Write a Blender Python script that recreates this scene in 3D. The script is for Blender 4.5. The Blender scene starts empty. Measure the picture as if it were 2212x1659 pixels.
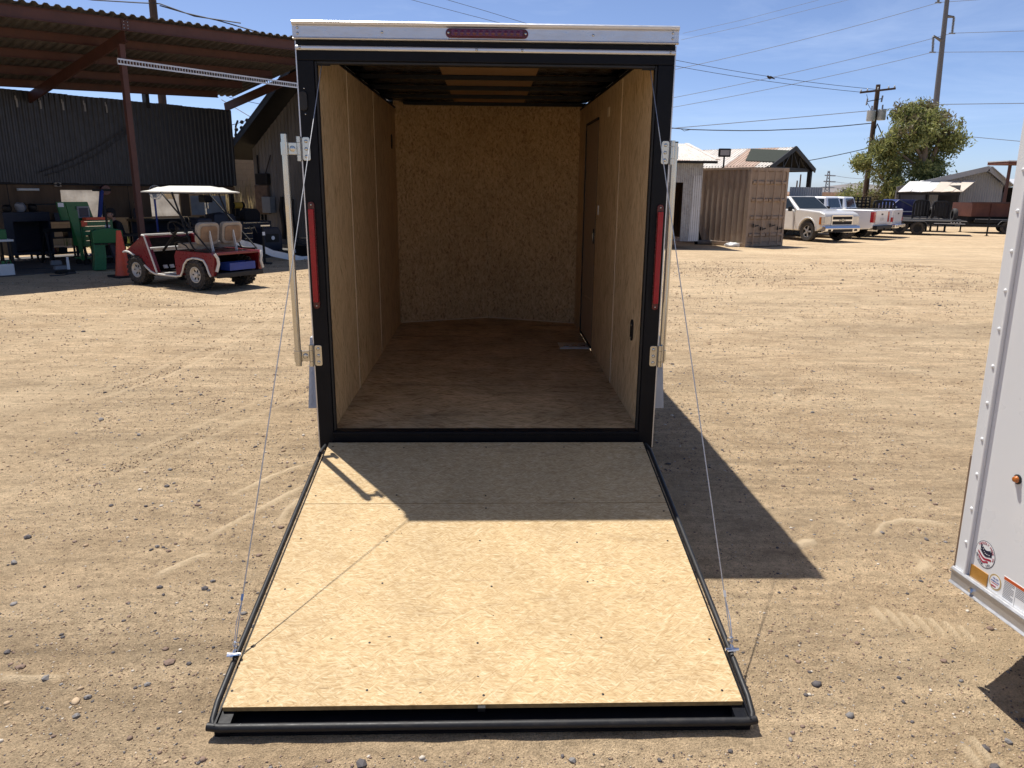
import bpy, math, random
import numpy as np
from mathutils import Vector, Matrix, Euler
random.seed(7); RNG = np.random.default_rng(7)
scene = bpy.context.scene
COL = scene.collection
PI = math.pi
# ------------------------------------------------------------------ camera
CP = Vector((0.01057, -3.96446, 1.70516))
CR = Vector((0.99953354, -0.02933382, 0.00849937))
CU = Vector((-0.00098337, 0.24724268, 0.96895309))
CF = Vector((0.0305245, 0.96850947, -0.2470985))
FPX = 1632.7557           # focal length in pixels of a 2212 x 1659 picture
cam_data = bpy.data.cameras.new('camera')
cam_data.sensor_width = 36.0
cam_data.lens = FPX / 2212 * 36
cam_data.clip_start = 0.05; cam_data.clip_end = 20000
cam = bpy.data.objects.new('camera', cam_data); COL.objects.link(cam)
cam.matrix_world = Matrix(((CR.x, CU.x, -CF.x, CP.x), (CR.y, CU.y, -CF.y, CP.y), (CR.z, CU.z, -CF.z, CP.z), (0, 0, 0, 1)))
scene.camera = cam
# ------------------------------------------------------------------ light
SUN_TO = Vector((-0.63, 0.795, 2.47)).normalized()      # towards the sun, read from the trailer's shadow
SUN_EL = math.asin(SUN_TO.z)
SUN_AZ = math.atan2(SUN_TO.x, SUN_TO.y)                  # from +Y, clockwise
world = bpy.data.worlds.new('World'); scene.world = world; world.use_nodes = True
wn, wl = world.node_tree.nodes, world.node_tree.links
wn.clear()
w_out = wn.new('ShaderNodeOutputWorld'); w_bg = wn.new('ShaderNodeBackground')
w_sky = wn.new('ShaderNodeTexSky'); w_sky.sky_type = 'NISHITA'; w_sky.sun_disc = False
w_sky.sun_elevation = SUN_EL; w_sky.sun_rotation = SUN_AZ
w_sky.altitude = 350; w_sky.air_density = 0.55; w_sky.dust_density = 0.9; w_sky.ozone_density = 2.2
SKY_STRENGTH = 0.116
w_bg.inputs['Strength'].default_value = SKY_STRENGTH
# thin cirrus: noise over the direction, the same all round the sky
w_tc = wn.new('ShaderNodeTexCoord'); w_map = wn.new('ShaderNodeMapping'); w_map.inputs['Scale'].default_value = (1.3, 1.3, 9.0)
w_map.inputs['Location'].default_value = (0.35, 0.2, 0.1)
w_nz = wn.new('ShaderNodeTexNoise'); w_nz.inputs['Scale'].default_value = 1.9; w_nz.inputs['Detail'].default_value = 7; w_nz.inputs['Roughness'].default_value = 0.62
w_nz.inputs['Distortion'].default_value = 0.6
w_rmp = wn.new('ShaderNodeValToRGB'); w_rmp.color_ramp.elements[0].position = 0.50; w_rmp.color_ramp.elements[1].position = 0.86
w_rmp.color_ramp.elements[1].color = (0.22, 0.22, 0.22, 1)
w_mix = wn.new('ShaderNodeMixRGB'); w_mix.inputs['Color2'].default_value = (7.0, 8.0, 9.6, 1)
wl.new(w_tc.outputs['Generated'], w_map.inputs['Vector']); wl.new(w_map.outputs['Vector'], w_nz.inputs['Vector'])
wl.new(w_nz.outputs['Fac'], w_rmp.inputs['Fac']); wl.new(w_rmp.outputs['Color'], w_mix.inputs['Fac'])
w_wb = wn.new('ShaderNodeMixRGB'); w_wb.blend_type = 'MULTIPLY'; w_wb.inputs['Fac'].default_value = 1.0; w_wb.inputs['Color2'].default_value = (1.0, 1.01, 1.09, 1)   # the camera's white balance
wl.new(w_sky.outputs['Color'], w_wb.inputs['Color1']); wl.new(w_wb.outputs['Color'], w_mix.inputs['Color1']); wl.new(w_mix.outputs['Color'], w_bg.inputs['Color'])
wl.new(w_bg.outputs['Background'], w_out.inputs['Surface'])
sun_data = bpy.data.lights.new('sun', 'SUN'); sun_data.energy = 5.0; sun_data.angle = math.radians(0.53); sun_data.color = (1.0, 0.955, 0.88)
sun = bpy.data.objects.new('sun', sun_data); COL.objects.link(sun)
sun.rotation_euler = SUN_TO.to_track_quat('Z', 'Y').to_euler(); sun.location = (0, 0, 30)
scene.view_settings.view_transform = 'Standard'; scene.view_settings.look = 'None'
scene.view_settings.exposure = 0.38; scene.view_settings.gamma = 1.0; scene.view_settings.use_curve_mapping = False
scene.render.engine = 'CYCLES'
scene.cycles.max_bounces = 10; scene.cycles.diffuse_bounces = 8
# ------------------------------------------------------------------ picture pixels (2212 wide) to places
def ray(px, py): return CR * ((px - 1106) / FPX) + CU * ((829.5 - py) / FPX) + CF
def on_plane(px, py, pt, n):
    d = ray(px, py); n = Vector(n); return CP + d * ((Vector(pt) - CP).dot(n) / d.dot(n))
def on_y(px, py, y): return on_plane(px, py, (0, y, 0), (0, 1, 0))
def sstep(a, b, t):
    t = np.clip((t - a) / (b - a), 0, 1); return t * t * (3 - 2 * t)
def terrain(x, y):      # the yard falls a little towards the parked trucks
    return -0.32 * sstep(21, 31, np.hypot(x, y + 4)) * sstep(0, 6, x)
def gp(px, py, z=None):
    if z is not None: return on_plane(px, py, (0, 0, z), (0, 0, 1))
    z = 0.0
    for _ in range(12):
        p = on_plane(px, py, (0, 0, z), (0, 0, 1)); z = float(terrain(p.x, p.y))
    return p
def ground_at(x, y): return Vector((x, y, float(terrain(x, y))))
# ------------------------------------------------------------------ mesh builder
class MB:
    def __init__(s): s.v = []; s.f = []; s.m = []; s.mi = 0
    def add(s, vs, fs):
        o = len(s.v); s.v += [tuple(v) for v in vs]
        for f in fs: s.f.append(tuple(i + o for i in f)); s.m.append(s.mi)
        return s
    def box(s, x0, x1, y0, y1, z0, z1):
        return s.add([(x0,y0,z0),(x1,y0,z0),(x1,y1,z0),(x0,y1,z0),(x0,y0,z1),(x1,y0,z1),(x1,y1,z1),(x0,y1,z1)],
            [(0,3,2,1),(4,5,6,7),(0,1,5,4),(1,2,6,5),(2,3,7,6),(3,0,4,7)])
    def obox(s, c, size, M=None):
        a, b, d = (q / 2 for q in size); c = Vector(c)
        vs = [Vector((x, y, z)) for z in (-d, d) for x, y in ((-a,-b),(a,-b),(a,b),(-a,b))]
        if M is not None: vs = [M @ v for v in vs]
        return s.add([v + c for v in vs], [(0,3,2,1),(4,5,6,7),(0,1,5,4),(1,2,6,5),(2,3,7,6),(3,0,4,7)])
    def bar(s, p0, p1, w, h, up=(0, 0, 1)):
        p0, p1 = Vector(p0), Vector(p1); d = (p1 - p0).normalized(); up = Vector(up)
        if abs(d.dot(up)) > 0.98: up = Vector((1, 0, 0))
        r = d.cross(up).normalized(); u = r.cross(d)
        vs = [p + r * (a * w / 2) + u * (b * h / 2) for p in (p0, p1) for a, b in ((-1,-1),(1,-1),(1,1),(-1,1))]
        return s.add(vs, [(0,1,2,3),(7,6,5,4),(0,4,5,1),(1,5,6,2),(2,6,7,3),(3,7,4,0)])
    def tube(s, pts, r, n=8, closed=False, cap=True):
        pts = [Vector(p) for p in pts]; N = len(pts); rs = r if isinstance(r, (list, tuple)) else [r] * N
        vs = []; ref = None
        for i, p in enumerate(pts):
            a = pts[(i - 1) % N] if (i or closed) else p; b = pts[(i + 1) % N] if (i < N - 1 or closed) else p
            d = (b - a).normalized()
            if ref is None: ref = Vector((0, 0, 1)) if abs(d.z) < 0.9 else Vector((1, 0, 0))
            x = d.cross(ref).normalized(); y = x.cross(d); ref = y
            vs += [p + x * (math.cos(2*PI*k/n) * rs[i]) + y * (math.sin(2*PI*k/n) * rs[i]) for k in range(n)]
        fs = []
        for i in range(N if closed else N - 1):
            j = (i + 1) % N
            for k in range(n):
                l = (k + 1) % n; fs.append((i*n+k, i*n+l, j*n+l, j*n+k))
        if cap and not closed: fs += [tuple(range(n))[::-1], tuple((N-1)*n + k for k in range(n))]
        return s.add(vs, fs)
    def cyl(s, p0, p1, r0, r1=None, n=14): return s.tube([p0, p1], [r0, r0 if r1 is None else r1], n)
    def prism(s, poly, axis, a, b):
        n = len(poly)
        mk = {'x': lambda u, v, t: (t, u, v), 'y': lambda u, v, t: (u, t, v), 'z': lambda u, v, t: (u, v, t)}[axis]
        vs = [mk(u, v, t) for t in (a, b) for u, v in poly]
        area = sum(poly[i][0]*poly[(i+1)%n][1] - poly[(i+1)%n][0]*poly[i][1] for i in range(n))
        if axis == 'y': area = -area
        if b < a: area = -area
        q = list(range(n)); fs = [tuple(q[::-1]), tuple(n + i for i in q)] + [(i, (i+1)%n, n+(i+1)%n, n+i) for i in q]
        if area < 0: fs = [f[::-1] for f in fs]
        return s.add(vs, fs)
    def lathe(s, prof, c, axis=(0, 0, 1), n=20):
        M = Vector(axis).to_track_quat('Z', 'Y').to_matrix(); c = Vector(c); vs = []
        for r, z in prof: vs += [c + M @ Vector((r*math.cos(2*PI*k/n), r*math.sin(2*PI*k/n), z)) for k in range(n)]
        fs = [(i*n+k, i*n+(k+1)%n, (i+1)*n+(k+1)%n, (i+1)*n+k) for i in range(len(prof)-1) for k in range(n)]
        return s.add(vs, fs)
    def torus(s, c, axis, R, r, n=20, m=8):
        M = Vector(axis).to_track_quat('Z', 'Y').to_matrix(); c = Vector(c)
        return s.tube([c + M @ Vector((R*math.cos(2*PI*k/n), R*math.sin(2*PI*k/n), 0)) for k in range(n)], r, m, closed=True)
    def ball(s, c, rx, ry=None, rz=None, n=12, m=8):
        ry = rx if ry is None else ry; rz = rx if rz is None else rz; c = Vector(c)
        vs = [c + Vector((rx*math.sin(PI*i/m)*math.cos(2*PI*k/n), ry*math.sin(PI*i/m)*math.sin(2*PI*k/n), rz*math.cos(PI*i/m))) for i in range(1, m) for k in range(n)]
        vs += [c + Vector((0, 0, rz)), c - Vector((0, 0, rz))]
        fs = [(i*n+k, (i+1)*n+k, (i+1)*n+(k+1)%n, i*n+(k+1)%n) for i in range(m-2) for k in range(n)]
        t, b = (m-1)*n, (m-1)*n + 1
        fs += [(t, k, (k+1)%n) for k in range(n)] + [(b, (m-2)*n+(k+1)%n, (m-2)*n+k) for k in range(n)]
        return s.add(vs, fs)
    def xf(s, M): s.v = [tuple(M @ Vector(v)) for v in s.v]; return s
    def mesh(s, name, mat):
        me = bpy.data.meshes.new(name); me.from_pydata(s.v, [], s.f)
        for m in (mat if isinstance(mat, (list, tuple)) else [mat]): me.materials.append(m)
        if any(s.m): me.polygons.foreach_set('material_index', s.m)
        me.update(); return me
    def build(s, name, mat, parent=None, smooth=False, bev=0, seg=2):
        me = s.mesh(name, mat); o = bpy.data.objects.new(name, me); COL.objects.link(o)
        if smooth:
            me.polygons.foreach_set('use_smooth', [True] * len(me.polygons))
            try: me.set_sharp_from_angle(angle=math.radians(40))
            except Exception: pass
        if bev:
            m = o.modifiers.new('bevel', 'BEVEL'); m.width = bev; m.segments = seg; m.limit_method = 'ANGLE'; m.angle_limit = math.radians(35)
        if parent is not None: o.parent = parent
        return o
def tag(o, label, cat, group=None, kind=None):
    if label: o['label'] = label
    if cat: o['category'] = cat
    if group: o['group'] = group
    if kind: o['kind'] = kind
    return o
def thing(name, label, cat, loc=(0, 0, 0), rot=(0, 0, 0), group=None):
    o = bpy.data.objects.new(name, None); COL.objects.link(o); o.location = loc; o.rotation_euler = rot
    o.empty_display_size = 0.2
    return tag(o, label, cat, group)
def inst(src, parent=None, loc=None, rot=None, scale=None):
    o = src.copy(); COL.objects.link(o)
    if parent is not None: o.parent = parent
    if loc is not None: o.location = loc
    if rot is not None: o.rotation_euler = rot
    if scale is not None: o.scale = scale
    return o
def rounded(hw, hh, r, n=4):
    pts = []
    for cx, cy, a0 in ((hw-r, hh-r, 0), (-hw+r, hh-r, PI/2), (-hw+r, -hh+r, PI), (hw-r, -hh+r, 1.5*PI)):
        pts += [(cx + r*math.cos(a0 + PI/2*k/n), cy + r*math.sin(a0 + PI/2*k/n)) for k in range(n+1)]
    return pts
def text_mesh(txt, size, M, name, mat, parent, ext=0.0008, align='CENTER'):
    cu = bpy.data.curves.new('lettering', 'FONT'); cu.body = txt; cu.size = size; cu.extrude = ext; cu.align_x = align; cu.align_y = 'CENTER'
    cu.resolution_u = 2
    o = bpy.data.objects.new('lettering_tmp', cu); COL.objects.link(o)
    bpy.context.view_layer.update()
    me = bpy.data.meshes.new_from_object(o.evaluated_get(bpy.context.evaluated_depsgraph_get()))
    bpy.data.objects.remove(o); me.transform(M); me.materials.clear(); me.materials.append(mat)
    q = bpy.data.objects.new(name, me); COL.objects.link(q); q.parent = parent
    return q
def join_mesh(objs, name):
    vs, fs = [], []
    for o in objs:
        k = len(vs); vs += [tuple(v.co) for v in o.data.vertices]; fs += [tuple(i + k for i in p.vertices) for p in o.data.polygons]
    mat = objs[0].data.materials[0]; par = objs[0].parent
    for o in objs: bpy.data.objects.remove(o)
    mb = MB(); mb.add(vs, fs); return mb.build(name, mat, par)
# ------------------------------------------------------------------ materials
def new_mat(name):
    m = bpy.data.materials.new(name); m.use_nodes = True; nt = m.node_tree
    return m, nt, nt.nodes['Principled BSDF']
def coords(nt, scale=(1, 1, 1), rot=(0, 0, 0), kind='Object'):
    tc = nt.nodes.new('ShaderNodeTexCoord'); mp = nt.nodes.new('ShaderNodeMapping')
    mp.inputs['Scale'].default_value = scale; mp.inputs['Rotation'].default_value = rot
    nt.links.new(tc.outputs[kind], mp.inputs['Vector']); return mp.outputs['Vector']
def noise(nt, vec, scale, detail=4, rough=0.55, dist=0.0):
    n = nt.nodes.new('ShaderNodeTexNoise'); n.inputs['Scale'].default_value = scale; n.inputs['Detail'].default_value = detail
    n.inputs['Roughness'].default_value = rough; n.inputs['Distortion'].default_value = dist
    if vec is not None: nt.links.new(vec, n.inputs['Vector'])
    return n.outputs['Fac']
def ramp(nt, fac, stops):
    r = nt.nodes.new('ShaderNodeValToRGB'); e = r.color_ramp.elements
    while len(e) < len(stops): e.new(0.5)
    for el, (p, c) in zip(e, stops): el.position = p; el.color = (c, c, c, 1) if isinstance(c, (int, float)) else (*c, 1)
    nt.links.new(fac, r.inputs['Fac']); return r.outputs['Color']
def mixc(nt, fac, a, b, mode='MIX'):
    m = nt.nodes.new('ShaderNodeMixRGB'); m.blend_type = mode
    for k, val in (('Fac', fac), ('Color1', a), ('Color2', b)):
        if isinstance(val, (int, float)): m.inputs[k].default_value = val if k == 'Fac' else (val, val, val, 1)
        elif isinstance(val, tuple): m.inputs[k].default_value = (*val, 1)
        else: nt.links.new(val, m.inputs[k])
    return m.outputs['Color']
def bump(nt, bs, height, strength=0.3, dist=0.01):
    b = nt.nodes.new('ShaderNodeBump'); b.inputs['Strength'].default_value = strength; b.inputs['Distance'].default_value = dist
    nt.links.new(height, b.inputs['Height']); nt.links.new(b.outputs['Normal'], bs.inputs['Normal'])
def mat(name, col, rough=0.5, metal=0.0, var=0.12, scale=6.0, bmp=0.0, bscale=60.0, dirt=None, coat=0.0, stretch=(1, 1, 1), spec=0.5):
    """painted or bare surface: colour, broad tonal wear and a fine relief"""
    m, nt, bs = new_mat(name); v = coords(nt, stretch)
    n1 = noise(nt, v, scale, 5, 0.6); n2 = noise(nt, v, scale * 6, 3, 0.6)
    c = mixc(nt, ramp(nt, n1, [(0.3, 0.0), (0.7, 1.0)]), tuple(q * (1 - var) for q in col), tuple(min(1, q * (1 + var)) for q in col))
    if dirt: c = mixc(nt, ramp(nt, n2, [(0.48, 0.0), (0.72, dirt[1])]), c, dirt[0])
    nt.links.new(c, bs.inputs['Base Color']); bs.inputs['Metallic'].default_value = metal
    nt.links.new(ramp(nt, n2, [(0.25, max(0.02, rough - 0.08)), (0.75, min(1, rough + 0.1))]), bs.inputs['Roughness'])
    bs.inputs['Specular IOR Level'].default_value = spec
    if coat: bs.inputs['Coat Weight'].default_value = coat; bs.inputs['Coat Roughness'].default_value = 0.08
    if bmp: bump(nt, bs, noise(nt, v, bscale, 4, 0.6), bmp, 0.004)
    return m
def osb(name, cols, axis='z', along=9.0, across=75.0, rough=0.75, stain=0.2, swirl=1.0, strand=0.5, fleck=0.5, con=1.0, smudge=0.0):
    """strand board: layers of long thin flakes lying mostly one way, turned in the plane of the board"""
    m, nt, bs = new_mat(name)
    tc = nt.nodes.new('ShaderNodeTexCoord')
    g = {'z': (along, across, across), 'x': (across, across, along), 'y': (across, across, along)}[axis]
    def turned(deg, off, mul=1.0, warp=0.02):
        nz = nt.nodes.new('ShaderNodeTexNoise'); nz.inputs['Scale'].default_value = 5.0; nz.inputs['Detail'].default_value = 2
        ofs = nt.nodes.new('ShaderNodeMapping'); ofs.inputs['Location'].default_value = (off, off*1.7, off*0.6)
        nt.links.new(tc.outputs['Object'], ofs.inputs['Vector']); nt.links.new(ofs.outputs['Vector'], nz.inputs['Vector'])
        sub = nt.nodes.new('ShaderNodeVectorMath'); sub.operation = 'SUBTRACT'; sub.inputs[1].default_value = (0.5, 0.5, 0.5); nt.links.new(nz.outputs['Color'], sub.inputs[0])
        sc = nt.nodes.new('ShaderNodeVectorMath'); sc.operation = 'SCALE'; sc.inputs['Scale'].default_value = warp*swirl*4; nt.links.new(sub.outputs['Vector'], sc.inputs[0])
        ad = nt.nodes.new('ShaderNodeVectorMath'); nt.links.new(ofs.outputs['Vector'], ad.inputs[0]); nt.links.new(sc.outputs['Vector'], ad.inputs[1])
        r = nt.nodes.new('ShaderNodeMapping'); a = math.radians(deg); r.inputs['Rotation'].default_value = {'z': (0,0,a), 'x': (a,0,0), 'y': (0,a,0)}[axis]
        nt.links.new(ad.outputs['Vector'], r.inputs['Vector'])
        mp = nt.nodes.new('ShaderNodeMapping'); mp.inputs['Scale'].default_value = tuple(q*mul for q in g); nt.links.new(r.outputs['Vector'], mp.inputs['Vector']); return mp.outputs['Vector']
    stops = [(0.5-0.20/con, cols[0]), (0.5-0.06/con, cols[1]), (0.5+0.04/con, cols[2]), (0.5+0.18/con, cols[3])]
    v1, v2, v3 = turned(4, 0.0), turned(38, 3.1), turned(-42, 7.7)
    c1, c2, c3 = (ramp(nt, noise(nt, v, 1.0, 5, 0.62), stops) for v in (v1, v2, v3))
    base = mixc(nt, ramp(nt, noise(nt, v2, 0.45, 3, 0.5), [(0.50, 0.0), (0.56, 0.85)]), c1, c2)
    base = mixc(nt, ramp(nt, noise(nt, v3, 0.40, 3, 0.5), [(0.52, 0.0), (0.58, 0.85)]), base, c3)
    # single flakes that stand out, pale or dark
    for deg, off, mul in ((10, 1.3, 0.6), (-24, 5.2, 0.7), (58, 9.4, 1.0)):
        vo = nt.nodes.new('ShaderNodeTexVoronoi'); vo.inputs['Scale'].default_value = 1.0; nt.links.new(turned(deg, off, mul, 0.01), vo.inputs['Vector'])
        sp = nt.nodes.new('ShaderNodeSeparateColor'); nt.links.new(vo.outputs['Color'], sp.inputs['Color'])
        edge = ramp(nt, vo.outputs['Distance'], [(0.30, 1.0), (0.46, 0.0)])
        for ch, lo, amt, col in (('Red', 0.80, strand, cols[3]), ('Green', 0.88, strand*0.8, cols[0])):
            f = nt.nodes.new('ShaderNodeMath'); f.operation = 'MULTIPLY'; nt.links.new(edge, f.inputs[0]); nt.links.new(ramp(nt, sp.outputs[ch], [(lo, 0.0), (lo+0.02, amt)]), f.inputs[1])
            base = mixc(nt, f.outputs[0], base, col)
    vf = turned(0, 2.2, 0.42); dk = noise(nt, vf, 1.0, 2, 0.5)
    base = mixc(nt, ramp(nt, dk, [(0.74, 0.0), (0.78, fleck)]), base, tuple(q*0.35 for q in cols[0]))
    if smudge: base = mixc(nt, ramp(nt, noise(nt, turned(0, 4.4, 0.10), 1.0, 5, 0.65), [(0.58, 0.0), (0.70, smudge)]), base, tuple(q*0.45 for q in cols[0]))
    big = ramp(nt, noise(nt, tc.outputs['Object'], 2.3, 5, 0.65), [(0.35, 1 - stain), (0.65, 1.0)])
    base = mixc(nt, 1.0, base, big, 'MULTIPLY')
    nt.links.new(base, bs.inputs['Base Color']); bs.inputs['Roughness'].default_value = rough; bs.inputs['Specular IOR Level'].default_value = 0.25
    bump(nt, bs, noise(nt, v1, 1.0, 4, 0.6), 0.25, 0.0015)
    return m
M = {}
def setup_materials():
    M['osb_ramp'] = osb('strand_board_pale', [(0.31, 0.195, 0.088), (0.46, 0.318, 0.158), (0.55, 0.40, 0.215), (0.70, 0.56, 0.36)], 'z', 24, 165, stain=0.16, strand=0.30, smudge=0.26, swirl=0.8)
    M['osb_floor'] = osb('strand_board_floor', [(0.35, 0.21, 0.09), (0.65, 0.445, 0.225), (0.74, 0.525, 0.28), (0.81, 0.60, 0.345)], 'z', 7, 62, stain=0.34, swirl=0.8, strand=0.4, con=1.5, smudge=0.55, fleck=0.8)
    M['osb_wall'] = osb('strand_board_wall', [(0.38, 0.235, 0.11), (0.64, 0.45, 0.24), (0.71, 0.515, 0.285), (0.78, 0.58, 0.33)], 'x', 5, 70, stain=0.12, swirl=0.4, strand=0.4, fleck=0.95, con=1.4)
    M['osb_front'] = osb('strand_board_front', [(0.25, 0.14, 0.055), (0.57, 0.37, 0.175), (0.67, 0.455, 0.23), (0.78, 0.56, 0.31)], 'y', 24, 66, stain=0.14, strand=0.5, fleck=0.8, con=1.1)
    M['osb_edge'] = mat('strand_board_edge', (0.36, 0.22, 0.08), 0.85, var=0.3, scale=40, bmp=0.5)
    M['seam'] = mat('pale_wood_strip', (0.78, 0.64, 0.44), 0.7, var=0.15)
    M['floor_reflection'] = mat('floor_reflection_brown', (0.40, 0.24, 0.11), 0.6, var=0.12)  # brown of the floor mirrored in the roof sheet, put into colour
    M['black_paint'] = mat('black_frame_paint', (0.006, 0.0065, 0.009), 0.42, var=0.25, bmp=0.05, bscale=180, spec=0.15)
    M['black_sheet'] = mat('black_roof_sheet', (0.02, 0.022, 0.028), 0.25, metal=0.6, var=0.2, bmp=0.25, bscale=5, stretch=(0.4, 3, 1))
    M['rubber'] = mat('black_rubber', (0.014, 0.014, 0.015), 0.5, var=0.25, bmp=0.1, dirt=((0.07, 0.06, 0.05), 0.2), spec=0.35)
    M['tyre'] = mat('tyre_rubber', (0.022, 0.021, 0.020), 0.8, var=0.3, bmp=0.3, dirt=((0.16, 0.12, 0.085), 0.6))
    M['alu'] = mat('mill_aluminium', (0.62, 0.625, 0.64), 0.34, metal=0.75, var=0.06, bmp=0.04, bscale=30, stretch=(1, 6, 6), dirt=((0.45, 0.42, 0.38), 0.15))
    M['zinc'] = mat('zinc_plated_steel', (0.52, 0.51, 0.47), 0.20, metal=1.0, var=0.05, scale=2)
    M['chrome'] = mat('bright_chrome', (0.75, 0.76, 0.78), 0.12, metal=1.0, var=0.05)
    M['checker'] = mat('checker_plate_aluminium', (0.52, 0.52, 0.52), 0.5, metal=0.35, var=0.1)
    M['red_lens'] = mat('red_lens_plastic', (0.30, 0.002, 0.012), 0.2, var=0.12, scale=30, spec=0.4)
    M['dim_lens'] = mat('unlit_red_lens', (0.10, 0.004, 0.022), 0.12, var=0.2, scale=40, coat=0.6)
    M['dark_red'] = mat('dark_red_plastic', (0.09, 0.004, 0.006), 0.25, var=0.2)
    M['amber'] = mat('amber_plastic', (0.40, 0.11, 0.008), 0.15, var=0.15, coat=0.5)
    M['amber_dull'] = mat('amber_reflector', (0.42, 0.20, 0.035), 0.3, var=0.1, scale=50, coat=0.3)
    M['white_paint'] = mat('white_trailer_skin', (0.74, 0.74, 0.73), 0.30, var=0.03, scale=1.2, coat=0.2, dirt=((0.66, 0.63, 0.58), 0.06))
    M['cable'] = mat('steel_cable', (0.42, 0.42, 0.43), 0.4, metal=0.9, var=0.3, scale=300)
    M['sticker_white'] = mat('sticker_white', (0.78, 0.78, 0.77), 0.4, var=0.02)
    M['sticker_navy'] = mat('sticker_navy', (0.012, 0.014, 0.04), 0.4, var=0.05)
    M['sticker_red'] = mat('sticker_red', (0.36, 0.02, 0.05), 0.4, var=0.05)
    M['sticker_orange'] = mat('sticker_orange', (0.55, 0.10, 0.02), 0.4, var=0.05)
    M['sticker_gold'] = mat('sticker_gold', (0.45, 0.33, 0.16), 0.4, var=0.1)
    M['sticker_grey'] = mat('sticker_grey_print', (0.25, 0.25, 0.26), 0.5, var=0.1)
    M['sticker_blue'] = mat('sticker_blue', (0.06, 0.10, 0.33), 0.4, var=0.05)
    M['red_steel'] = mat('red_oxide_steel', (0.062, 0.021, 0.016), 0.6, var=0.25, scale=3, bmp=0.1, dirt=((0.10, 0.045, 0.03), 0.4))
    M['corr_dark'] = mat('dark_corrugated_steel', (0.045, 0.048, 0.056), 0.4, metal=0.6, var=0.2, scale=1.2, stretch=(1, 1, 0.3), dirt=((0.05, 0.05, 0.052), 0.5))
    M['corr_roof'] = mat('galvanised_roof_sheet', (0.15, 0.14, 0.13), 0.5, metal=0.55, var=0.25, scale=1.5, dirt=((0.15, 0.09, 0.06), 0.5))
    M['galv'] = mat('galvanised_rail', (0.55, 0.57, 0.60), 0.4, metal=0.6, var=0.1)
    M['ply_brown'] = mat('weathered_plywood', (0.10, 0.062, 0.035), 0.8, var=0.3, scale=2.5, stretch=(3, 3, 0.4), bmp=0.1)
    M['block'] = mat('tan_block', (0.42, 0.31, 0.19), 0.9, var=0.15, scale=2.0, bmp=0.4, bscale=70)
    M['mortar'] = mat('mortar', (0.30, 0.225, 0.15), 0.95, var=0.15)
    M['corr_grey'] = mat('grey_corrugated_siding', (0.34, 0.345, 0.35), 0.5, metal=0.25, var=0.22, scale=1.3, stretch=(1.5, 1.5, 0.35), dirt=((0.20, 0.16, 0.13), 0.5))
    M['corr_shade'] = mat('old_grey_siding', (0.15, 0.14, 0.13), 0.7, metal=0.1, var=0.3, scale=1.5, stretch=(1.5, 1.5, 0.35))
    M['roof_rust'] = mat('rust_streaked_white_roof', (0.60, 0.56, 0.50), 0.6, var=0.12, scale=0.9, stretch=(2.2, 0.35, 0.35), dirt=((0.36, 0.22, 0.15), 0.6))
    M['roof_rusty'] = mat('rusty_roof_sheet', (0.40, 0.27, 0.20), 0.7, var=0.25, scale=1.3, stretch=(2.2, 0.35, 0.35), dirt=((0.52, 0.46, 0.40), 0.4))
    M['container'] = mat('tan_container_paint', (0.30, 0.222, 0.158), 0.55, var=0.12, scale=1.0, stretch=(1, 1, 0.5), dirt=((0.16, 0.10, 0.065), 0.45))
    M['black'] = mat('black_steel', (0.010, 0.010, 0.011), 0.5, var=0.3, dirt=((0.05, 0.04, 0.03), 0.2), spec=0.25)
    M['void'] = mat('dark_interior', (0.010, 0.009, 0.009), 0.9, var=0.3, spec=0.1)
    M['cart_red'] = mat('dark_red_fibreglass', (0.16, 0.007, 0.012), 0.3, var=0.10, coat=0.3, scale=2, dirt=((0.18, 0.07, 0.055), 0.12))
    M['cart_white'] = mat('off_white_plastic', (0.66, 0.64, 0.58), 0.5, var=0.07, dirt=((0.36, 0.30, 0.23), 0.4))
    M['cart_seat'] = mat('worn_beige_vinyl', (0.34, 0.295, 0.235), 0.65, var=0.15, dirt=((0.22, 0.16, 0.11), 0.5))
    M['foam'] = mat('seat_foam_brown', (0.25, 0.165, 0.10), 0.85, var=0.25, bmp=0.3)
    M['blue_box'] = mat('blue_plastic', (0.015, 0.045, 0.26), 0.4, var=0.1)
    M['green'] = mat('bright_green_enamel', (0.012, 0.14, 0.038), 0.35, var=0.1, dirt=((0.02, 0.05, 0.03), 0.4))
    M['green_dull'] = mat('dull_green_enamel', (0.02, 0.15, 0.055), 0.45, var=0.15, dirt=((0.02, 0.05, 0.03), 0.5))
    M['navy'] = mat('navy_steel', (0.008, 0.011, 0.024), 0.5, var=0.2)
    M['orange'] = mat('traffic_orange', (0.72, 0.09, 0.03), 0.5, var=0.1, dirt=((0.25, 0.10, 0.06), 0.4))
    M['cloth_black'] = mat('black_cotton', (0.010, 0.010, 0.012), 0.9, var=0.2, bmp=0.2)
    M['skin'] = mat('skin', (0.36, 0.20, 0.14), 0.55, var=0.08)
    M['hair'] = mat('dark_hair', (0.02, 0.014, 0.01), 0.7, var=0.2)
    M['denim'] = mat('dark_denim', (0.02, 0.025, 0.04), 0.9, var=0.2)
    M['white_box'] = mat('white_plastic', (0.68, 0.69, 0.68), 0.45, var=0.05)
    M['tan_metal'] = mat('silver_tan_car_paint', (0.66, 0.635, 0.59), 0.32, metal=0.2, var=0.03, coat=0.7, dirt=((0.40, 0.34, 0.26), 0.12))
    M['car_white'] = mat('white_car_paint', (0.80, 0.80, 0.80), 0.3, var=0.02, coat=0.6, dirt=((0.5, 0.45, 0.38), 0.12))
    M['glass'] = mat('dark_tinted_glass', (0.02, 0.026, 0.028), 0.05, var=0.1, spec=0.4)
    M['tail_red'] = mat('tail_lamp_red', (0.42, 0.01, 0.02), 0.15, var=0.1, coat=0.6)
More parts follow.
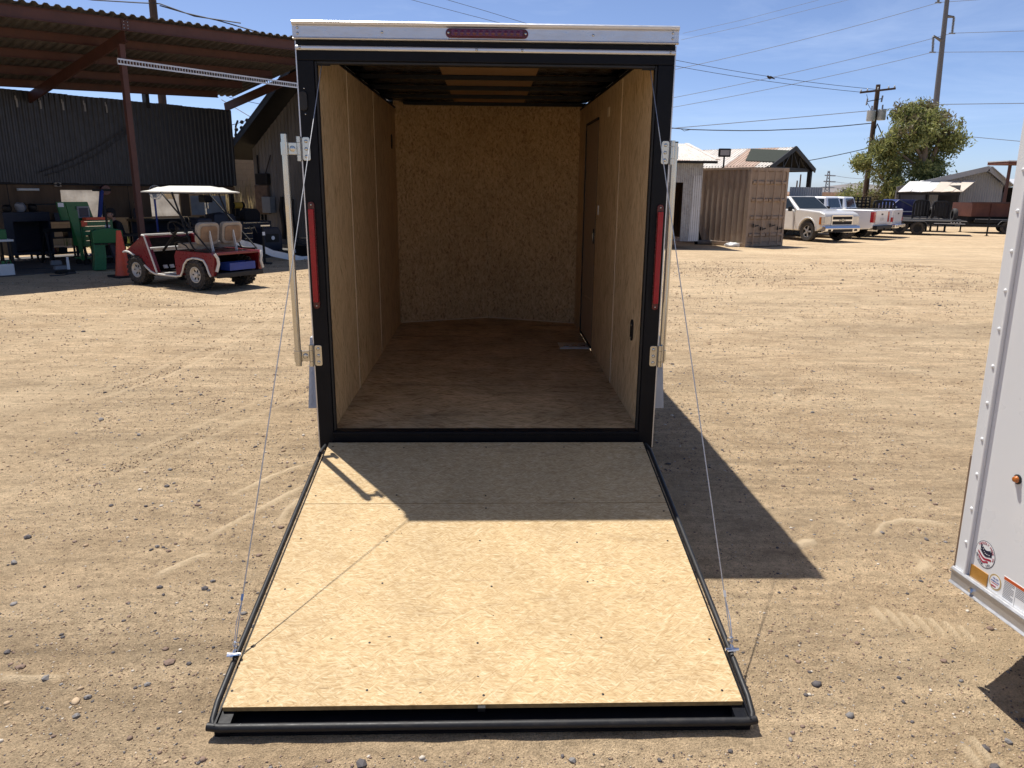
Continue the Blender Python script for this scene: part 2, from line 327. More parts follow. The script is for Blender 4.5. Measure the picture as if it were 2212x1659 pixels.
    M['lamp_clear'] = mat('clear_lamp', (0.62, 0.60, 0.55), 0.15, metal=0.3, var=0.1, coat=0.6)
    M['wheel_alloy'] = mat('grey_alloy', (0.34, 0.33, 0.32), 0.4, metal=0.8, var=0.1, dirt=((0.2, 0.15, 0.11), 0.3))
    M['cart_rim'] = mat('dusty_silver_rim', (0.50, 0.48, 0.44), 0.45, metal=0.3, var=0.1, dirt=((0.25, 0.19, 0.14), 0.3))
    M['pole_wood'] = mat('dark_creosote_pole', (0.075, 0.047, 0.032), 0.85, var=0.25, scale=2, stretch=(6, 6, 0.5), bmp=0.3)
    M['pole_steel'] = mat('grey_weathered_steel_pole', (0.13, 0.13, 0.135), 0.5, metal=0.4, var=0.12)
    M['transformer'] = mat('pale_grey_enamel', (0.42, 0.46, 0.48), 0.4, var=0.06)
    M['wire'] = mat('black_wire', (0.03, 0.03, 0.033), 0.6, var=0.1)
    M['line_far'] = mat('grey_conductor', (0.20, 0.23, 0.27), 0.6, metal=0.2, var=0.05)
    M['bark'] = mat('grey_brown_bark', (0.20, 0.155, 0.115), 0.9, var=0.25, scale=4, stretch=(4, 4, 0.6), bmp=0.5)
    M['rust_red'] = mat('rust_red_steel', (0.115, 0.038, 0.022), 0.75, var=0.25, scale=2)
    M['gable_grey'] = mat('grey_steel_siding', (0.27, 0.28, 0.295), 0.5, metal=0.2, var=0.1, scale=0.8)
    M['gable_roof'] = mat('pale_ribbed_roof', (0.58, 0.58, 0.57), 0.45, metal=0.3, var=0.08)
    M['tan_far'] = mat('distant_tan_building', (0.42, 0.32, 0.24), 0.8, var=0.1)
    M['sign_dark'] = mat('dark_sign_back', (0.05, 0.055, 0.07), 0.6, var=0.2)
    M['fence'] = mat('grey_fence_fabric', (0.17, 0.18, 0.18), 0.8, var=0.25)
    M['mountain'] = mat('bare_desert_mountain', (0.17, 0.155, 0.15), 0.95, var=0.15, scale=0.004)
    m, nt, bs = new_mat('milky_plastic_film'); v = coords(nt); c = ramp(nt, noise(nt, v, 3, 5, 0.6), [(0.35, (0.42, 0.38, 0.33)), (0.65, (0.62, 0.58, 0.52))])
    nt.links.new(c, bs.inputs['Base Color']); bs.inputs['Roughness'].default_value = 0.4; tr = nt.nodes.new('ShaderNodeBsdfTranslucent'); nt.links.new(c, tr.inputs['Color']); mx = nt.nodes.new('ShaderNodeMixShader'); mx.inputs['Fac'].default_value = 0.55
    nt.links.new(bs.outputs['BSDF'], mx.inputs[1]); nt.links.new(tr.outputs['BSDF'], mx.inputs[2]); nt.links.new(mx.outputs['Shader'], nt.nodes['Material Output'].inputs['Surface']); M['plastic_film'] = m
    # foliage: two greens told apart leaf by leaf
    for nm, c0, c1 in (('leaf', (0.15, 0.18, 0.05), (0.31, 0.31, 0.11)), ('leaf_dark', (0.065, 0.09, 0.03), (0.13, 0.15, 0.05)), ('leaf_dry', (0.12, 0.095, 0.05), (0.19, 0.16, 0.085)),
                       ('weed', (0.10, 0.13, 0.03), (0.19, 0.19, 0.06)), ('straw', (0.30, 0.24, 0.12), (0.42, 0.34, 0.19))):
        m, nt, bs = new_mat(nm + '_foliage')
        g = nt.nodes.new('ShaderNodeNewGeometry')
        c = ramp(nt, g.outputs['Random Per Island'], [(0.0, c0), (1.0, c1)])
        nt.links.new(c, bs.inputs['Base Color']); bs.inputs['Roughness'].default_value = 0.6
        tr = nt.nodes.new('ShaderNodeBsdfTranslucent'); nt.links.new(c, tr.inputs['Color'])
        mx = nt.nodes.new('ShaderNodeMixShader'); mx.inputs['Fac'].default_value = 0.4
        nt.links.new(bs.outputs['BSDF'], mx.inputs[1]); nt.links.new(tr.outputs['BSDF'], mx.inputs[2])
        nt.links.new(mx.outputs['Shader'], nt.nodes['Material Output'].inputs['Surface'])
        M[nm] = m
    # dirt: several scales of tone, pale loose sand where the wheels turned it up
    m, nt, bs = new_mat('packed_dirt'); v = coords(nt)
    n0 = noise(nt, v, 0.35, 5, 0.6, 0.5); n1 = noise(nt, v, 2.2, 6, 0.65, 0.4); n2 = noise(nt, v, 26, 6, 0.7); n3 = noise(nt, v, 160, 4, 0.7)
    vs = coords(nt, (0.5, 1.6, 1)); n4 = noise(nt, vs, 7, 6, 0.7, 0.8)
    c = ramp(nt, n1, [(0.28, (0.395, 0.280, 0.166)), (0.52, (0.490, 0.360, 0.222)), (0.75, (0.555, 0.420, 0.266))])
    c = mixc(nt, ramp(nt, n0, [(0.35, 0.0), (0.7, 0.55)]), c, (0.505, 0.384, 0.242))
    c = mixc(nt, 0.75, c, ramp(nt, n4, [(0.30, 0.74), (0.62, 1.16)]), 'MULTIPLY')
    c = mixc(nt, 0.8, c, ramp(nt, n2, [(0.30, 0.72), (0.60, 1.20)]), 'MULTIPLY')
    c = mixc(nt, 0.85, c, ramp(nt, n3, [(0.34, 0.62), (0.60, 1.34)]), 'MULTIPLY')
    vl = coords(nt, (0.16, 0.75, 1), (0, 0, 0.22)); n5 = noise(nt, vl, 1.3, 7, 0.62, 1.2)
    c = mixc(nt, 0.8, c, ramp(nt, n5, [(0.32, 0.74), (0.50, 1.0), (0.68, 1.10)]), 'MULTIPLY')
    n6 = noise(nt, coords(nt, (0.35, 2.6, 1), (0, 0, -0.12)), 2.2, 6, 0.7, 1.0); c = mixc(nt, 0.8, c, ramp(nt, n6, [(0.34, 0.80), (0.60, 1.08)]), 'MULTIPLY')
    vo = nt.nodes.new('ShaderNodeTexVoronoi'); vo.inputs['Scale'].default_value = 38; nt.links.new(v, vo.inputs['Vector'])
    sp = nt.nodes.new('ShaderNodeSeparateColor'); nt.links.new(vo.outputs['Color'], sp.inputs['Color'])
    speck = nt.nodes.new('ShaderNodeMath'); speck.operation = 'MULTIPLY'
    nt.links.new(ramp(nt, vo.outputs['Distance'], [(0.16, 1.0), (0.24, 0.0)]), speck.inputs[0]); nt.links.new(ramp(nt, sp.outputs['Red'], [(0.86, 0.0), (0.88, 0.8)]), speck.inputs[1])
    c = mixc(nt, speck.outputs[0], c, (0.13, 0.10, 0.085))
    at = nt.nodes.new('ShaderNodeAttribute'); at.attribute_name = 'loose_sand'
    c = mixc(nt, at.outputs['Fac'], c, (0.78, 0.61, 0.40))
    nt.links.new(c, bs.inputs['Base Color']); bs.inputs['Roughness'].default_value = 0.95; bs.inputs['Specular IOR Level'].default_value = 0.15
    h = mixc(nt, 0.35, mixc(nt, 0.55, n2, n3), n4)
    bump(nt, bs, h, 1.0, 0.055)
    M['dirt'] = m
setup_materials()
# ------------------------------------------------------------------ the yard
def vnoise(x, y, f, seed):
    x = x * f + seed * 17.3; y = y * f + seed * 7.9
    xi = np.floor(x).astype(np.int64); yi = np.floor(y).astype(np.int64); fx = x - xi; fy = y - yi
    def h(a, b):
        n = (a * 374761393 + b * 668265263 + seed * 1442695) & 0x7fffffff
        n = ((n ^ (n >> 13)) * 1274126177) & 0x7fffffff
        return ((n ^ (n >> 16)) & 0xffff) / 65535.0
    fx = fx*fx*(3-2*fx); fy = fy*fy*(3-2*fy)
    return (h(xi,yi)*(1-fx)+h(xi+1,yi)*fx)*(1-fy) + (h(xi,yi+1)*(1-fx)+h(xi+1,yi+1)*fx)*fy
def seg_dist(x, y, pts):
    best = np.full(x.shape, 1e9); tt = np.zeros(x.shape); n = len(pts) - 1
    for i, (a, b) in enumerate(zip(pts[:-1], pts[1:])):
        dx, dy = b[0]-a[0], b[1]-a[1]; t = np.clip(((x-a[0])*dx+(y-a[1])*dy)/(dx*dx+dy*dy), 0, 1)
        d = np.hypot(x-a[0]-t*dx, y-a[1]-t*dy); tt = np.where(d < best, (i+t)/n, tt); best = np.minimum(best, d)
    return best, tt
RIDGES = [([(440,1165),(540,1108),(670,1036)], 0.030), ([(488,1072),(580,1030),(668,997)], 0.026), ([(596,1128),(618,1100),(655,1068)], 0.022),
          ([(330,1250),(400,1212),(455,1190)], 0.03), ([(1890,1160),(1905,1132),(1950,1122),(2062,1134)], 0.030), ([(1765,1172),(1740,1168),(1712,1180)], 0.06),
          ([(2076,1545),(2110,1600),(2150,1640),(2212,1662)], 0.014), ([(1985,1235),(2000,1215),(1992,1205)], 0.035),
          ([(2060,1560),(2100,1630),(2130,1659)], 0.010), ([(0,1460),(60,1468),(140,1462)], 0.03)]
for k in range(7): RIDGES.append(([(1885 + 30*k, 1300 + 7*k), (1915 + 32*k, 1345 + 6*k)], 0.017))
RIDGES = [([(gp(*q, 0.0).x, gp(*q, 0.0).y) for q in pts], w) for pts, w in RIDGES]
def axis(lo, hi, step, far, g):
    a = list(np.arange(lo, hi, step)); s = step; p = a[-1]
    while p < far: s *= g; p += s; a.append(p)
    s = step; p = a[0]; b = []
    while p > -far: s *= g; p -= s; b.append(p)
    return np.array(b[::-1] + a)
gx = axis(-3.0, 3.0, 0.024, 6000, 1.10); gy = axis(-3.5, 3.6, 0.026, 6000, 1.10)
GX, GY = np.meshgrid(gx, gy)
def ground_relief(x, y):
    near = np.clip(1 - np.hypot(x, y) / 60, 0, 1)
    z = 0.028*(vnoise(x,y,0.45,1)-0.5) + 0.016*(vnoise(x,y,1.6,2)-0.5) + 0.009*(vnoise(x,y,5.5,3)-0.5) + 0.006*(vnoise(x,y,14,4)-0.5)
    d = np.minimum(np.hypot(x - 0, y + 0.9) / 1.4, 1); z = z * near * (0.35 + 0.65 * d)
    # ruts where trucks have turned across the yard
    for k in range(5):
        c = 8 + 3.1*k + 0.10*(x - 3)**2*0.05 + 1.1*np.sin(x*0.23 + k*1.7); q = np.abs(y - c)
        z = z + np.where(x > 2.2, 1, 0.3) * (0.030*np.exp(-(q-0.28)**2/0.012) - 0.034*np.exp(-q**2/0.03)) * np.clip((y-3)/4, 0, 1) * near
    return z
GZ = ground_relief(GX, GY) - 0.008 + terrain(GX, GY)
sand = np.zeros_like(GX)
for pts, w in RIDGES:
    d, t = seg_dist(GX, GY, pts); wob = 0.6 + 0.8 * vnoise(GX, GY, 6, 9)
    e = np.exp(-(d/(0.62*w*wob))**3) * np.clip(np.minimum(t, 1-t)*6, 0, 1); GZ += 0.016 * e; sand = np.maximum(sand, 0.95 * e)
# tyre tracks: two bands with lugs, pressed a few millimetres into the dirt
for pts, hw_, dep in (([(-3.4,-1.6),(-2.3,0.6),(-1.6,2.6),(-1.5,5.5),(-2.4,10)],0.10,0.007),([(-4.9,-1.2),(-3.8,1.0),(-3.1,3.0),(-3.0,5.8),(-3.9,10)],0.10,0.006),([(2.6,2.2),(4.2,4.2),(6.4,5.9),(9.4,7.2),(14,8)],0.11,0.006),([(2.2,5.2),(5.0,7.0),(9,8.6),(15,9.6)],0.12,0.010),([(-9,6.2),(-5,5.0),(-1.8,4.6)],0.11,0.008)):
    d, t = seg_dist(GX, GY, pts); L_ = sum(math.hypot(b[0]-a[0], b[1]-a[1]) for a, b in zip(pts[:-1], pts[1:])); band = np.clip((hw_-d)/0.03, 0, 1); rim = np.exp(-((d-hw_-0.02)/0.025)**2); patchy = np.clip(vnoise(GX, GY, 0.8, 21)*1.8-0.35, 0, 1)
    GZ += patchy*(-dep*band*(0.7+0.3*np.sign(np.sin(t*L_*2*PI/0.075+d*30))) + dep*0.8*rim); sand = np.maximum(sand, 0.32*patchy*rim)
sand = np.clip(sand + 0.30*np.clip(vnoise(GX,GY,0.30,5)*1.7-0.9,0,1)*np.clip((GY-4)/6,0,1) + 0.25*np.clip(vnoise(GX,GY*2.2,1.2,6)*2-1.25,0,1), 0, 0.9)
NX, NY = len(gx), len(gy)
idx = np.arange(NX*NY).reshape(NY, NX)
faces = np.stack([idx[:-1,:-1], idx[:-1,1:], idx[1:,1:], idx[1:,:-1]], -1).reshape(-1, 4)
me = bpy.data.meshes.new('ground'); me.vertices.add(NX*NY); me.vertices.foreach_set('co', np.stack([GX, GY, GZ], -1).ravel())
me.loops.add(faces.size); me.loops.foreach_set('vertex_index', faces.ravel())
me.polygons.add(len(faces)); me.polygons.foreach_set('loop_start', np.arange(len(faces))*4); me.polygons.foreach_set('loop_total', np.full(len(faces), 4))
me.polygons.foreach_set('use_smooth', np.ones(len(faces), bool)); me.update(calc_edges=True)
at = me.attributes.new('loose_sand', 'FLOAT', 'POINT'); at.data.foreach_set('value', sand.ravel().astype(np.float32))
me.materials.append(M['dirt']); ground = bpy.data.objects.new('ground', me); COL.objects.link(ground)
tag(ground, 'bare tan dirt yard with tyre tracks and scattered gravel', 'ground', kind='structure')
def gz(x, y):
    x = np.array(x, float); y = np.array(y, float); return ground_relief(x, y) - 0.008 + terrain(x, y)
# stones: a rough faceted pebble, many sizes
def pebble(seed):
    r = random.Random(seed); t = (1 + 5**0.5)/2
    vs = [(-1,t,0),(1,t,0),(-1,-t,0),(1,-t,0),(0,-1,t),(0,1,t),(0,-1,-t),(0,1,-t),(t,0,-1),(t,0,1),(-t,0,-1),(-t,0,1)]
    fs = [(0,11,5),(0,5,1),(0,1,7),(0,7,10),(0,10,11),(1,5,9),(5,11,4),(11,10,2),(10,7,6),(7,1,8),(3,9,4),(3,4,2),(3,2,6),(3,6,8),(3,8,9),(4,9,5),(2,4,11),(6,2,10),(8,6,7),(9,8,1)]
    s = (r.uniform(.8,1.3), r.uniform(.7,1.0), r.uniform(.42,.7))
    return np.array([[c/1.9*s[i]*r.uniform(.82,1.15) for i, c in enumerate(v)] for v in vs]), np.array(fs)
PEB = [pebble(k) for k in range(9)]
ST = [mat('dark_stone', (0.085, 0.075, 0.075), 0.8, var=0.3, scale=40, bmp=0.3), mat('brown_stone', (0.20, 0.135, 0.10), 0.85, var=0.3, scale=40, bmp=0.3),
      mat('pale_stone', (0.52, 0.46, 0.38), 0.85, var=0.2, scale=40, bmp=0.3), mat('grey_stone', (0.20, 0.185, 0.175), 0.8, var=0.3, scale=40, bmp=0.3)]
def clear(x, y): return not (abs(x) < 0.93 and -1.95 < y < 0.1)
ST += [mat('dirt_clod', (0.45, 0.33, 0.21), 0.95, var=0.2, scale=60), mat('dark_dirt_clod', (0.38, 0.265, 0.165), 0.95, var=0.2, scale=60)]
OCT = np.array([(1,0,0),(-1,0,0),(0,1,0),(0,-1,0),(0,0,1),(0,0,-1)], float); OCF = np.array([(0,2,4),(2,1,4),(1,3,4),(3,0,4),(2,0,5),(1,2,5),(3,1,5),(0,3,5)])
def scatter(n, region, size, shapes, weights, sink, patch=0.6):
    """stones over a region, thinned by a patchy noise; returns vertices, triangles and material slots"""
    X, Y = region(n*2); keep = (vnoise(X, Y, 1.3, 11) > RNG.random(len(X))*patch) & ~((np.abs(X) < 0.93) & (Y > -1.95) & (Y < 0.1)); X, Y = X[keep][:n], Y[keep][:n]; n = len(X)
    S = size(Y); Z = gz(X, Y); A = RNG.random(n)*2*PI; K = RNG.integers(0, len(shapes), n); V, F, Mi = [], [], []; o = 0
    slot = RNG.choice(len(weights), n, p=np.array(weights)/sum(weights))
    for k, (P, Fc) in enumerate(shapes):
        i = np.where(K == k)[0]; q = P[None]*S[i][:,None,None]*RNG.uniform(0.8,1.2,(len(i),1,3)); c, s_ = np.cos(A[i])[:,None], np.sin(A[i])[:,None]
        v = np.stack([q[...,0]*c-q[...,1]*s_+X[i][:,None], q[...,0]*s_+q[...,1]*c+Y[i][:,None], q[...,2]+(Z[i]+S[i]*sink)[:,None]], -1); m = P.shape[0]
        V.append(v.reshape(-1,3)); F.append((Fc[None]+(np.arange(len(i))*m)[:,None,None]).reshape(-1,3)+o); o += len(i)*m; Mi.append(np.repeat(slot[i], len(Fc)))
    return np.concatenate(V), np.concatenate(F), np.concatenate(Mi)
def near(n): y = -3.3+6.8*RNG.random(n)**1.5; return RNG.uniform(-2.7,2.7,n)*(0.55+0.11*(y+3.9)), y
def wide(n): return RNG.uniform(-9,11,n), 0.5+15*RNG.random(n)**1.3
OCS = [(OCT*np.array(RNG.uniform(0.6,1.2,3))+RNG.uniform(-.15,.15,(6,3)), OCF) for _ in range(6)]
g1 = scatter(15000, near, lambda y: np.minimum(0.017, 0.0021*np.exp(np.abs(RNG.normal(0,0.70,len(y))))), PEB, (0.26,0.36,0.12,0.16,0.06,0.04), 0.12)
g2 = scatter(9000, wide, lambda y: np.minimum(0.022, 0.0030*np.exp(np.abs(RNG.normal(0,0.6,len(y)))))*(0.9+0.06*y), PEB, (0.22,0.34,0.10,0.12,0.12,0.10), 0.12)
g3 = scatter(52000, near, lambda y: RNG.uniform(0.0016,0.0048,len(y)), OCS, (0.05,0.13,0.07,0.03,0.44,0.28), 0.2, 0.45)
g4 = scatter(26000, wide, lambda y: RNG.uniform(0.004,0.011,len(y))*(0.8+0.05*y), OCS, (0.03,0.12,0.05,0.02,0.48,0.30), 0.15, 0.5)
gv, gf, gmi, o = [], [], [], 0
for V, F, Mi in (g1, g2, g3, g4): gv.append(V); gf.append(F+o); gmi.append(Mi); o += len(V)
gv, gf, gmi = np.concatenate(gv), np.concatenate(gf), np.concatenate(gmi)
gm = bpy.data.meshes.new('gravel'); gm.vertices.add(len(gv)); gm.vertices.foreach_set('co', gv.ravel()); gm.loops.add(gf.size); gm.loops.foreach_set('vertex_index', gf.ravel().astype(np.int32))
gm.polygons.add(len(gf)); gm.polygons.foreach_set('loop_start', np.arange(len(gf))*3); gm.polygons.foreach_set('loop_total', np.full(len(gf), 3))
for m in ST: gm.materials.append(m)
gm.polygons.foreach_set('material_index', gmi.astype(np.int32)); gm.update(calc_edges=True); gravel = bpy.data.objects.new('gravel', gm); COL.objects.link(gravel)
tag(gravel, 'small dark and brown gravel and dirt crumbs strewn over the yard', 'gravel', kind='stuff')
# the larger stones one can pick out
big = [(780,1648,.026),(1237,1640,.020),(1440,1613,.020),(1578,1620,.014),(190,1505,.022),(345,1418*.0+1270,.018),(165,1545,.02),(45,1440,.022),(442,1270,.026),(460,1253,.02),(360,1048+0,.022),(340,1180,.02),
       (2040,1420,.018),(2128,1610,.026),(2180,1595,.022),(2150,1650,.024),(100,1465,.030),(365,1430,.026),(408,1430,.016),(318,1475,.02),(1990,1250,.014),(1560,1505,.016),(1810,1300,.012),(60,1160,.03),(30,1215,.03),(15,1405,.018),(545,1350,.016),(560,1195,.02),(240,1090,.022),(300,940,.03),(180,715,.035),(218,905,.035)]
stone0 = []
for k in range(5):
    P, Fc = PEB[k]; mb = MB(); mb.add([tuple(v) for v in P], [tuple(f) for f in Fc]); stone0.append(mb.mesh('stone', ST[(0, 3, 1, 0, 3)[k]]))
for i, (px, py, s) in enumerate(big):
    p = gp(px, py, 0.0)
    if not clear(p.x, p.y): continue
    o = bpy.data.objects.new('stone', stone0[i % 5]); COL.objects.link(o); z = float(gz(p.x, p.y))
    o.location = (p.x, p.y, z + s*0.16); o.scale = (s*.72, s*.72, s*.72); o.rotation_euler = (0, 0, random.random()*6)
    tag(o, 'rough grey-brown stone, larger than the gravel around it, lying on the bare dirt', 'stone', 'larger stones on the dirt')
# ------------------------------------------------------------------ the open cargo trailer
TILT = 0.012
TR = thing('cargo_trailer', 'black enclosed cargo trailer with its rear ramp lowered, strand board lined inside', 'trailer', (0, 0, 0.0226), (TILT, 0, 0))
HW = 0.915
mb = MB()
for s in (-1, 1):
    x0, x1 = sorted((s*HW, s*0.836)); mb.box(x0, x1, 0, 0.075, 0.302, 2.285)
mb.box(-HW, HW, 0.001, 0.075, 2.285, 2.44)
fr = mb.build('rear_frame', M['black_paint'], TR, bev=0.004)
mb = MB(); mb.box(-0.836, 0.836, 0.003, 0.06, 0.338, 0.404); mb.box(-0.836, 0.836, -0.012, 0.003, 0.388, 0.404)
mb.build('sill', M['black_paint'], TR, bev=0.003)
mb = MB()
for s in (-1, 1): mb.box(*sorted((s*0.836, s*0.824)), 0.012, 0.05, 0.404, 2.285)
mb.box(-0.824, 0.824, 0.012, 0.05, 2.272, 2.285)
mb.build('door_gasket', M['rubber'], TR, bev=0.003)
# header trims
mb = MB(); prof = [(-0.004,2.376),(-0.022,2.376),(-0.026,2.381),(-0.016,2.386),(-0.016,2.436),(-0.027,2.441),(-0.030,2.452),(-0.022,2.459),(0.10,2.462),(0.10,2.452),(-0.004,2.447)]
mb.prism(prof, 'x', -0.925, 0.925); trim = mb.build('roof_trim', M['alu'], TR, bev=0.0015)
mb = MB(); mb.prism([(0.0,2.330),(-0.010,2.330),(-0.014,2.336),(-0.014,2.345),(-0.010,2.350),(0.0,2.350)], 'x', -0.916, 0.916); dr = mb.build('drip_strip', M['alu'], TR, bev=0.001)
mb = MB(); mb.lathe([(0.0065,0),(0.0065,0.002),(0.005,0.0045),(0.002,0.006),(0,0.006)], (0,0,0), (0,-1,0), 10); riv = mb.mesh('rivet', M['zinc'])
def stud(name, me, parent, loc, rot=None):
    o = bpy.data.objects.new(name, me); COL.objects.link(o); o.parent = parent; o.location = loc
    if rot: o.rotation_euler = rot
    return o
for x, z in ((-0.90,2.427),(-0.90,2.402),(0.895,2.427),(0.895,2.402),(-0.50,2.412),(0.51,2.412)): stud('rivet', riv, trim, (x,-0.0155,z))
for x in (-0.895, -0.05, 0.17, 0.89): stud('rivet', riv, dr, (x,-0.0135,2.340))
mb = MB(); mb.box(-0.32,0.30,-0.0165,-0.016,2.396,2.3965)
# third brake lamp
mb = MB(); mb.prism([(x, z+2.412) for x, z in rounded(0.197, 0.021, 0.020, 6)], 'y', -0.016, -0.024); bl = mb.build('brake_lamp', M['dark_red'], TR, bev=0.002)
mb = MB(); mb.prism([(x, z+2.413) for x, z in rounded(0.170, 0.0155, 0.004, 2)], 'y', -0.024, -0.034); mb.build('lens', M['dim_lens'], bl, bev=0.002)
for k in range(11):
    mb = MB(); mb.lathe([(0.0115,0),(0.011,0.002),(0.006,0.0045),(0,0.005)], (-0.148+0.0296*k, -0.034, 2.413), (0,-1,0), 12); mb.build('lens_cell', M['dim_lens'], bl, smooth=True)
for x in (-0.184, 0.184): stud('screw', riv, bl, (x,-0.024,2.412))
# tail lamps
for s in (-1, 1):
    cx = s*0.886; mb = MB(); mb.prism([(x+cx, z+1.352) for x, z in rounded(0.0165, 0.272, 0.016, 5)], 'y', 0.0, -0.008); t = mb.build('tail_lamp', M['dark_red'], TR, bev=0.002)
    mb = MB(); mb.prism([(x+cx, z+1.352) for x, z in rounded(0.0135, 0.236, 0.003, 2)], 'y', -0.008, -0.024); mb.build('lens', M['red_lens'], t, bev=0.004)
    for dz in (-0.256, 0.256): stud('screw', riv, t, (cx, -0.008, 1.352+dz), None).scale = (0.7,)*3
# round rubber bung on the left post
mb = MB(); mb.prism([(x-0.893, z+2.10) for x, z in rounded(0.019, 0.045, 0.018, 5)], 'y', 0, -0.012); b = mb.build('rubber_bumper', M['rubber'], TR, bev=0.004)
for dz in (0.058, -0.06): stud('screw', riv, b, (-0.888, 0.0, 2.10+dz)).scale = (0.6,)*3
# outer skin
yv = 3.42
plan = [(-HW,0.075),(-HW,yv),(0,yv+0.42),(HW,yv),(HW,0.075)]
mb = MB()
for a, b in zip(plan[:-1], plan[1:]):
    d = Vector((b[0]-a[0], b[1]-a[1], 0)).normalized(); n = Vector((d.y, -d.x, 0))*0.004
    mb.add([(a[0],a[1],0.30),(b[0],b[1],0.30),(b[0],b[1],2.43),(a[0],a[1],2.43),(a[0]+n.x,a[1]+n.y,0.30),(b[0]+n.x,b[1]+n.y,0.30),(b[0]+n.x,b[1]+n.y,2.43),(a[0]+n.x,a[1]+n.y,2.43)],
           [(0,1,2,3),(7,6,5,4),(0,4,5,1),(1,5,6,2),(2,6,7,3),(3,7,4,0)])
mb.build('outer_skin', M['black_paint'], TR)
mb = MB(); mb.prism([(-HW-.012,0.02),(-HW-.012,yv),(0,yv+0.43),(HW+.012,yv),(HW+.012,0.02)], 'z', 2.440, 2.452); mb.build('roof', M['alu'], TR)
for s in (-1, 1):
    mb = MB(); mb.box(*sorted((s*(HW+0.0005), s*(HW+0.006))), 0.004, 0.045, 0.31, 2.372); mb.build('corner_trim', M['alu'], TR)
    mb = MB(); mb.box(*sorted((s*(HW+0.004), s*(HW+0.018))), 0.02, yv, 2.39, 2.44); mb.build('eave_trim', M['alu'], TR)
# inner lining: every sheet its own board
def sheet(name, x0, x1, y0, y1, z0, z1, m): mb = MB(); mb.box(x0,x1,y0,y1,z0,z1); return mb.build(name, m, TR)
ZF, ZC = 0.394, 2.362
for y0, y1 in ((0.06, 0.935), (0.940, 2.005), (2.010, 3.34)):
    sheet('wall_panel', -0.858, -0.846, y0, y1, ZF, ZC, M['osb_wall'])
    if y1 < 3: mb = MB(); mb.box(-0.846,-0.8435,y1-0.004,y1+0.009,ZF,ZC); mb.build('seam_strip', M['seam'], TR)
for y0, y1 in ((0.06, 1.08), (1.085, 2.085), (2.835, 3.36)):
    sheet('wall_panel', 0.846, 0.858, y0, y1, ZF, ZC, M['osb_wall'])
sheet('wall_panel', 0.846, 0.858, 2.089, 2.831, 2.21, ZC, M['osb_wall'])
mb = MB(); mb.box(0.8435,0.846,1.076,1.089,ZF,ZC); mb.build('seam_strip', M['seam'], TR)
for yy in (0.10,0.90,0.975,1.97,2.04,3.28):
    for zz in (0.55,1.0,1.45,1.9,2.25): stud('screw', riv, TR, (-0.846,yy,zz), (0,0,PI/2)).scale = (0.55,0.4,0.55)
for yy in (0.10,1.04,1.12,2.04):
    for zz in (0.55,1.0,1.45,1.9,2.25): stud('screw', riv, TR, (0.846,yy,zz), (0,0,-PI/2)).scale = (0.55,0.4,0.55)
# side door seen from inside
dm = mat('door_inner_skin', (0.40, 0.29, 0.19), 0.5, metal=0.1, var=0.08)
door = sheet('side_door', 0.845, 0.866, 2.108, 2.812, 0.43, 2.19, dm)
mb = MB(); mb.box(0.8455,0.868,2.090,2.104,0.412,2.206); mb.box(0.836,0.868,2.814,2.830,0.412,2.206); mb.box(0.836,0.868,2.106,2.814,2.192,2.208); mb.box(0.836,0.868,2.106,2.814,0.412,0.428)
mb.build('door_gasket', M['rubber'], door)
mb = MB(); mb.box(0.838,0.845,2.135,2.185,1.255,1.372); lt = mb.build('latch', M['black'], door, bev=0.002)
mb = MB(); mb.box(0.832,0.838,2.150,2.168,1.285,1.34); mb.build('latch_lever', M['zinc'], lt)
for k in range(7): mb = MB(); mb.ball((0.845, 2.70-0.09*k, 0.78+0.004*k), 0.004, n=8, m=5); mb.build('rivet', M['zinc'], door)
mb = MB(); mb.box(0.838,0.846,1.935,1.965,1.49,1.56); mb.build('switch_plate', M['white_box'], TR, bev=0.002)
mb = MB(); mb.prism([(y+1.62, z+2.205) for y, z in rounded(0.045, 0.032, 0.01)], 'x', 0.846, 0.842); mb.build('cover_plate', M['seam'], TR)
for s, y, z in ((-1, 3.02, 2.06), (1, 0.372, 0.90)):
    mb = MB(); mb.prism([(a+y, b+z) for a, b in rounded(0.034, 0.062, 0.033, 6)], 'x', s*0.846, s*0.838); v = mb.build('vent', M['black'], TR, bev=0.002)
    for dz in (0.03, -0.045): mb = MB(); mb.ball((s*0.838, y, z+dz), 0.004, n=8, m=5); mb.build('screw', M['zinc'], v)
mb = MB(); mb.box(0.60,0.845,2.16,2.40,0.396,0.400); mb.box(0.60,0.845,2.16,2.172,0.400,0.408); st = mb.build('threshold_plate', M['alu'], TR)
for k in range(3): mb = MB(); mb.box(0.64+0.07*k,0.68+0.07*k,2.24,2.28,0.400,0.404); mb.build('tread', M['zinc'], st)
# floor boards
for y0, y1 in ((0.06, 1.10), (1.103, 2.32)): sheet('floor_board', -0.846, 0.846, y0, y1, ZF-0.018, ZF, M['osb_floor'])
mb = MB(); mb.prism([(-0.846,2.323),(0.846,2.323),(0.846,3.40),(0.0,3.66),(-0.846,3.40)], 'z', ZF-0.018, ZF); mb.build('floor_board', M['osb_floor'], TR)
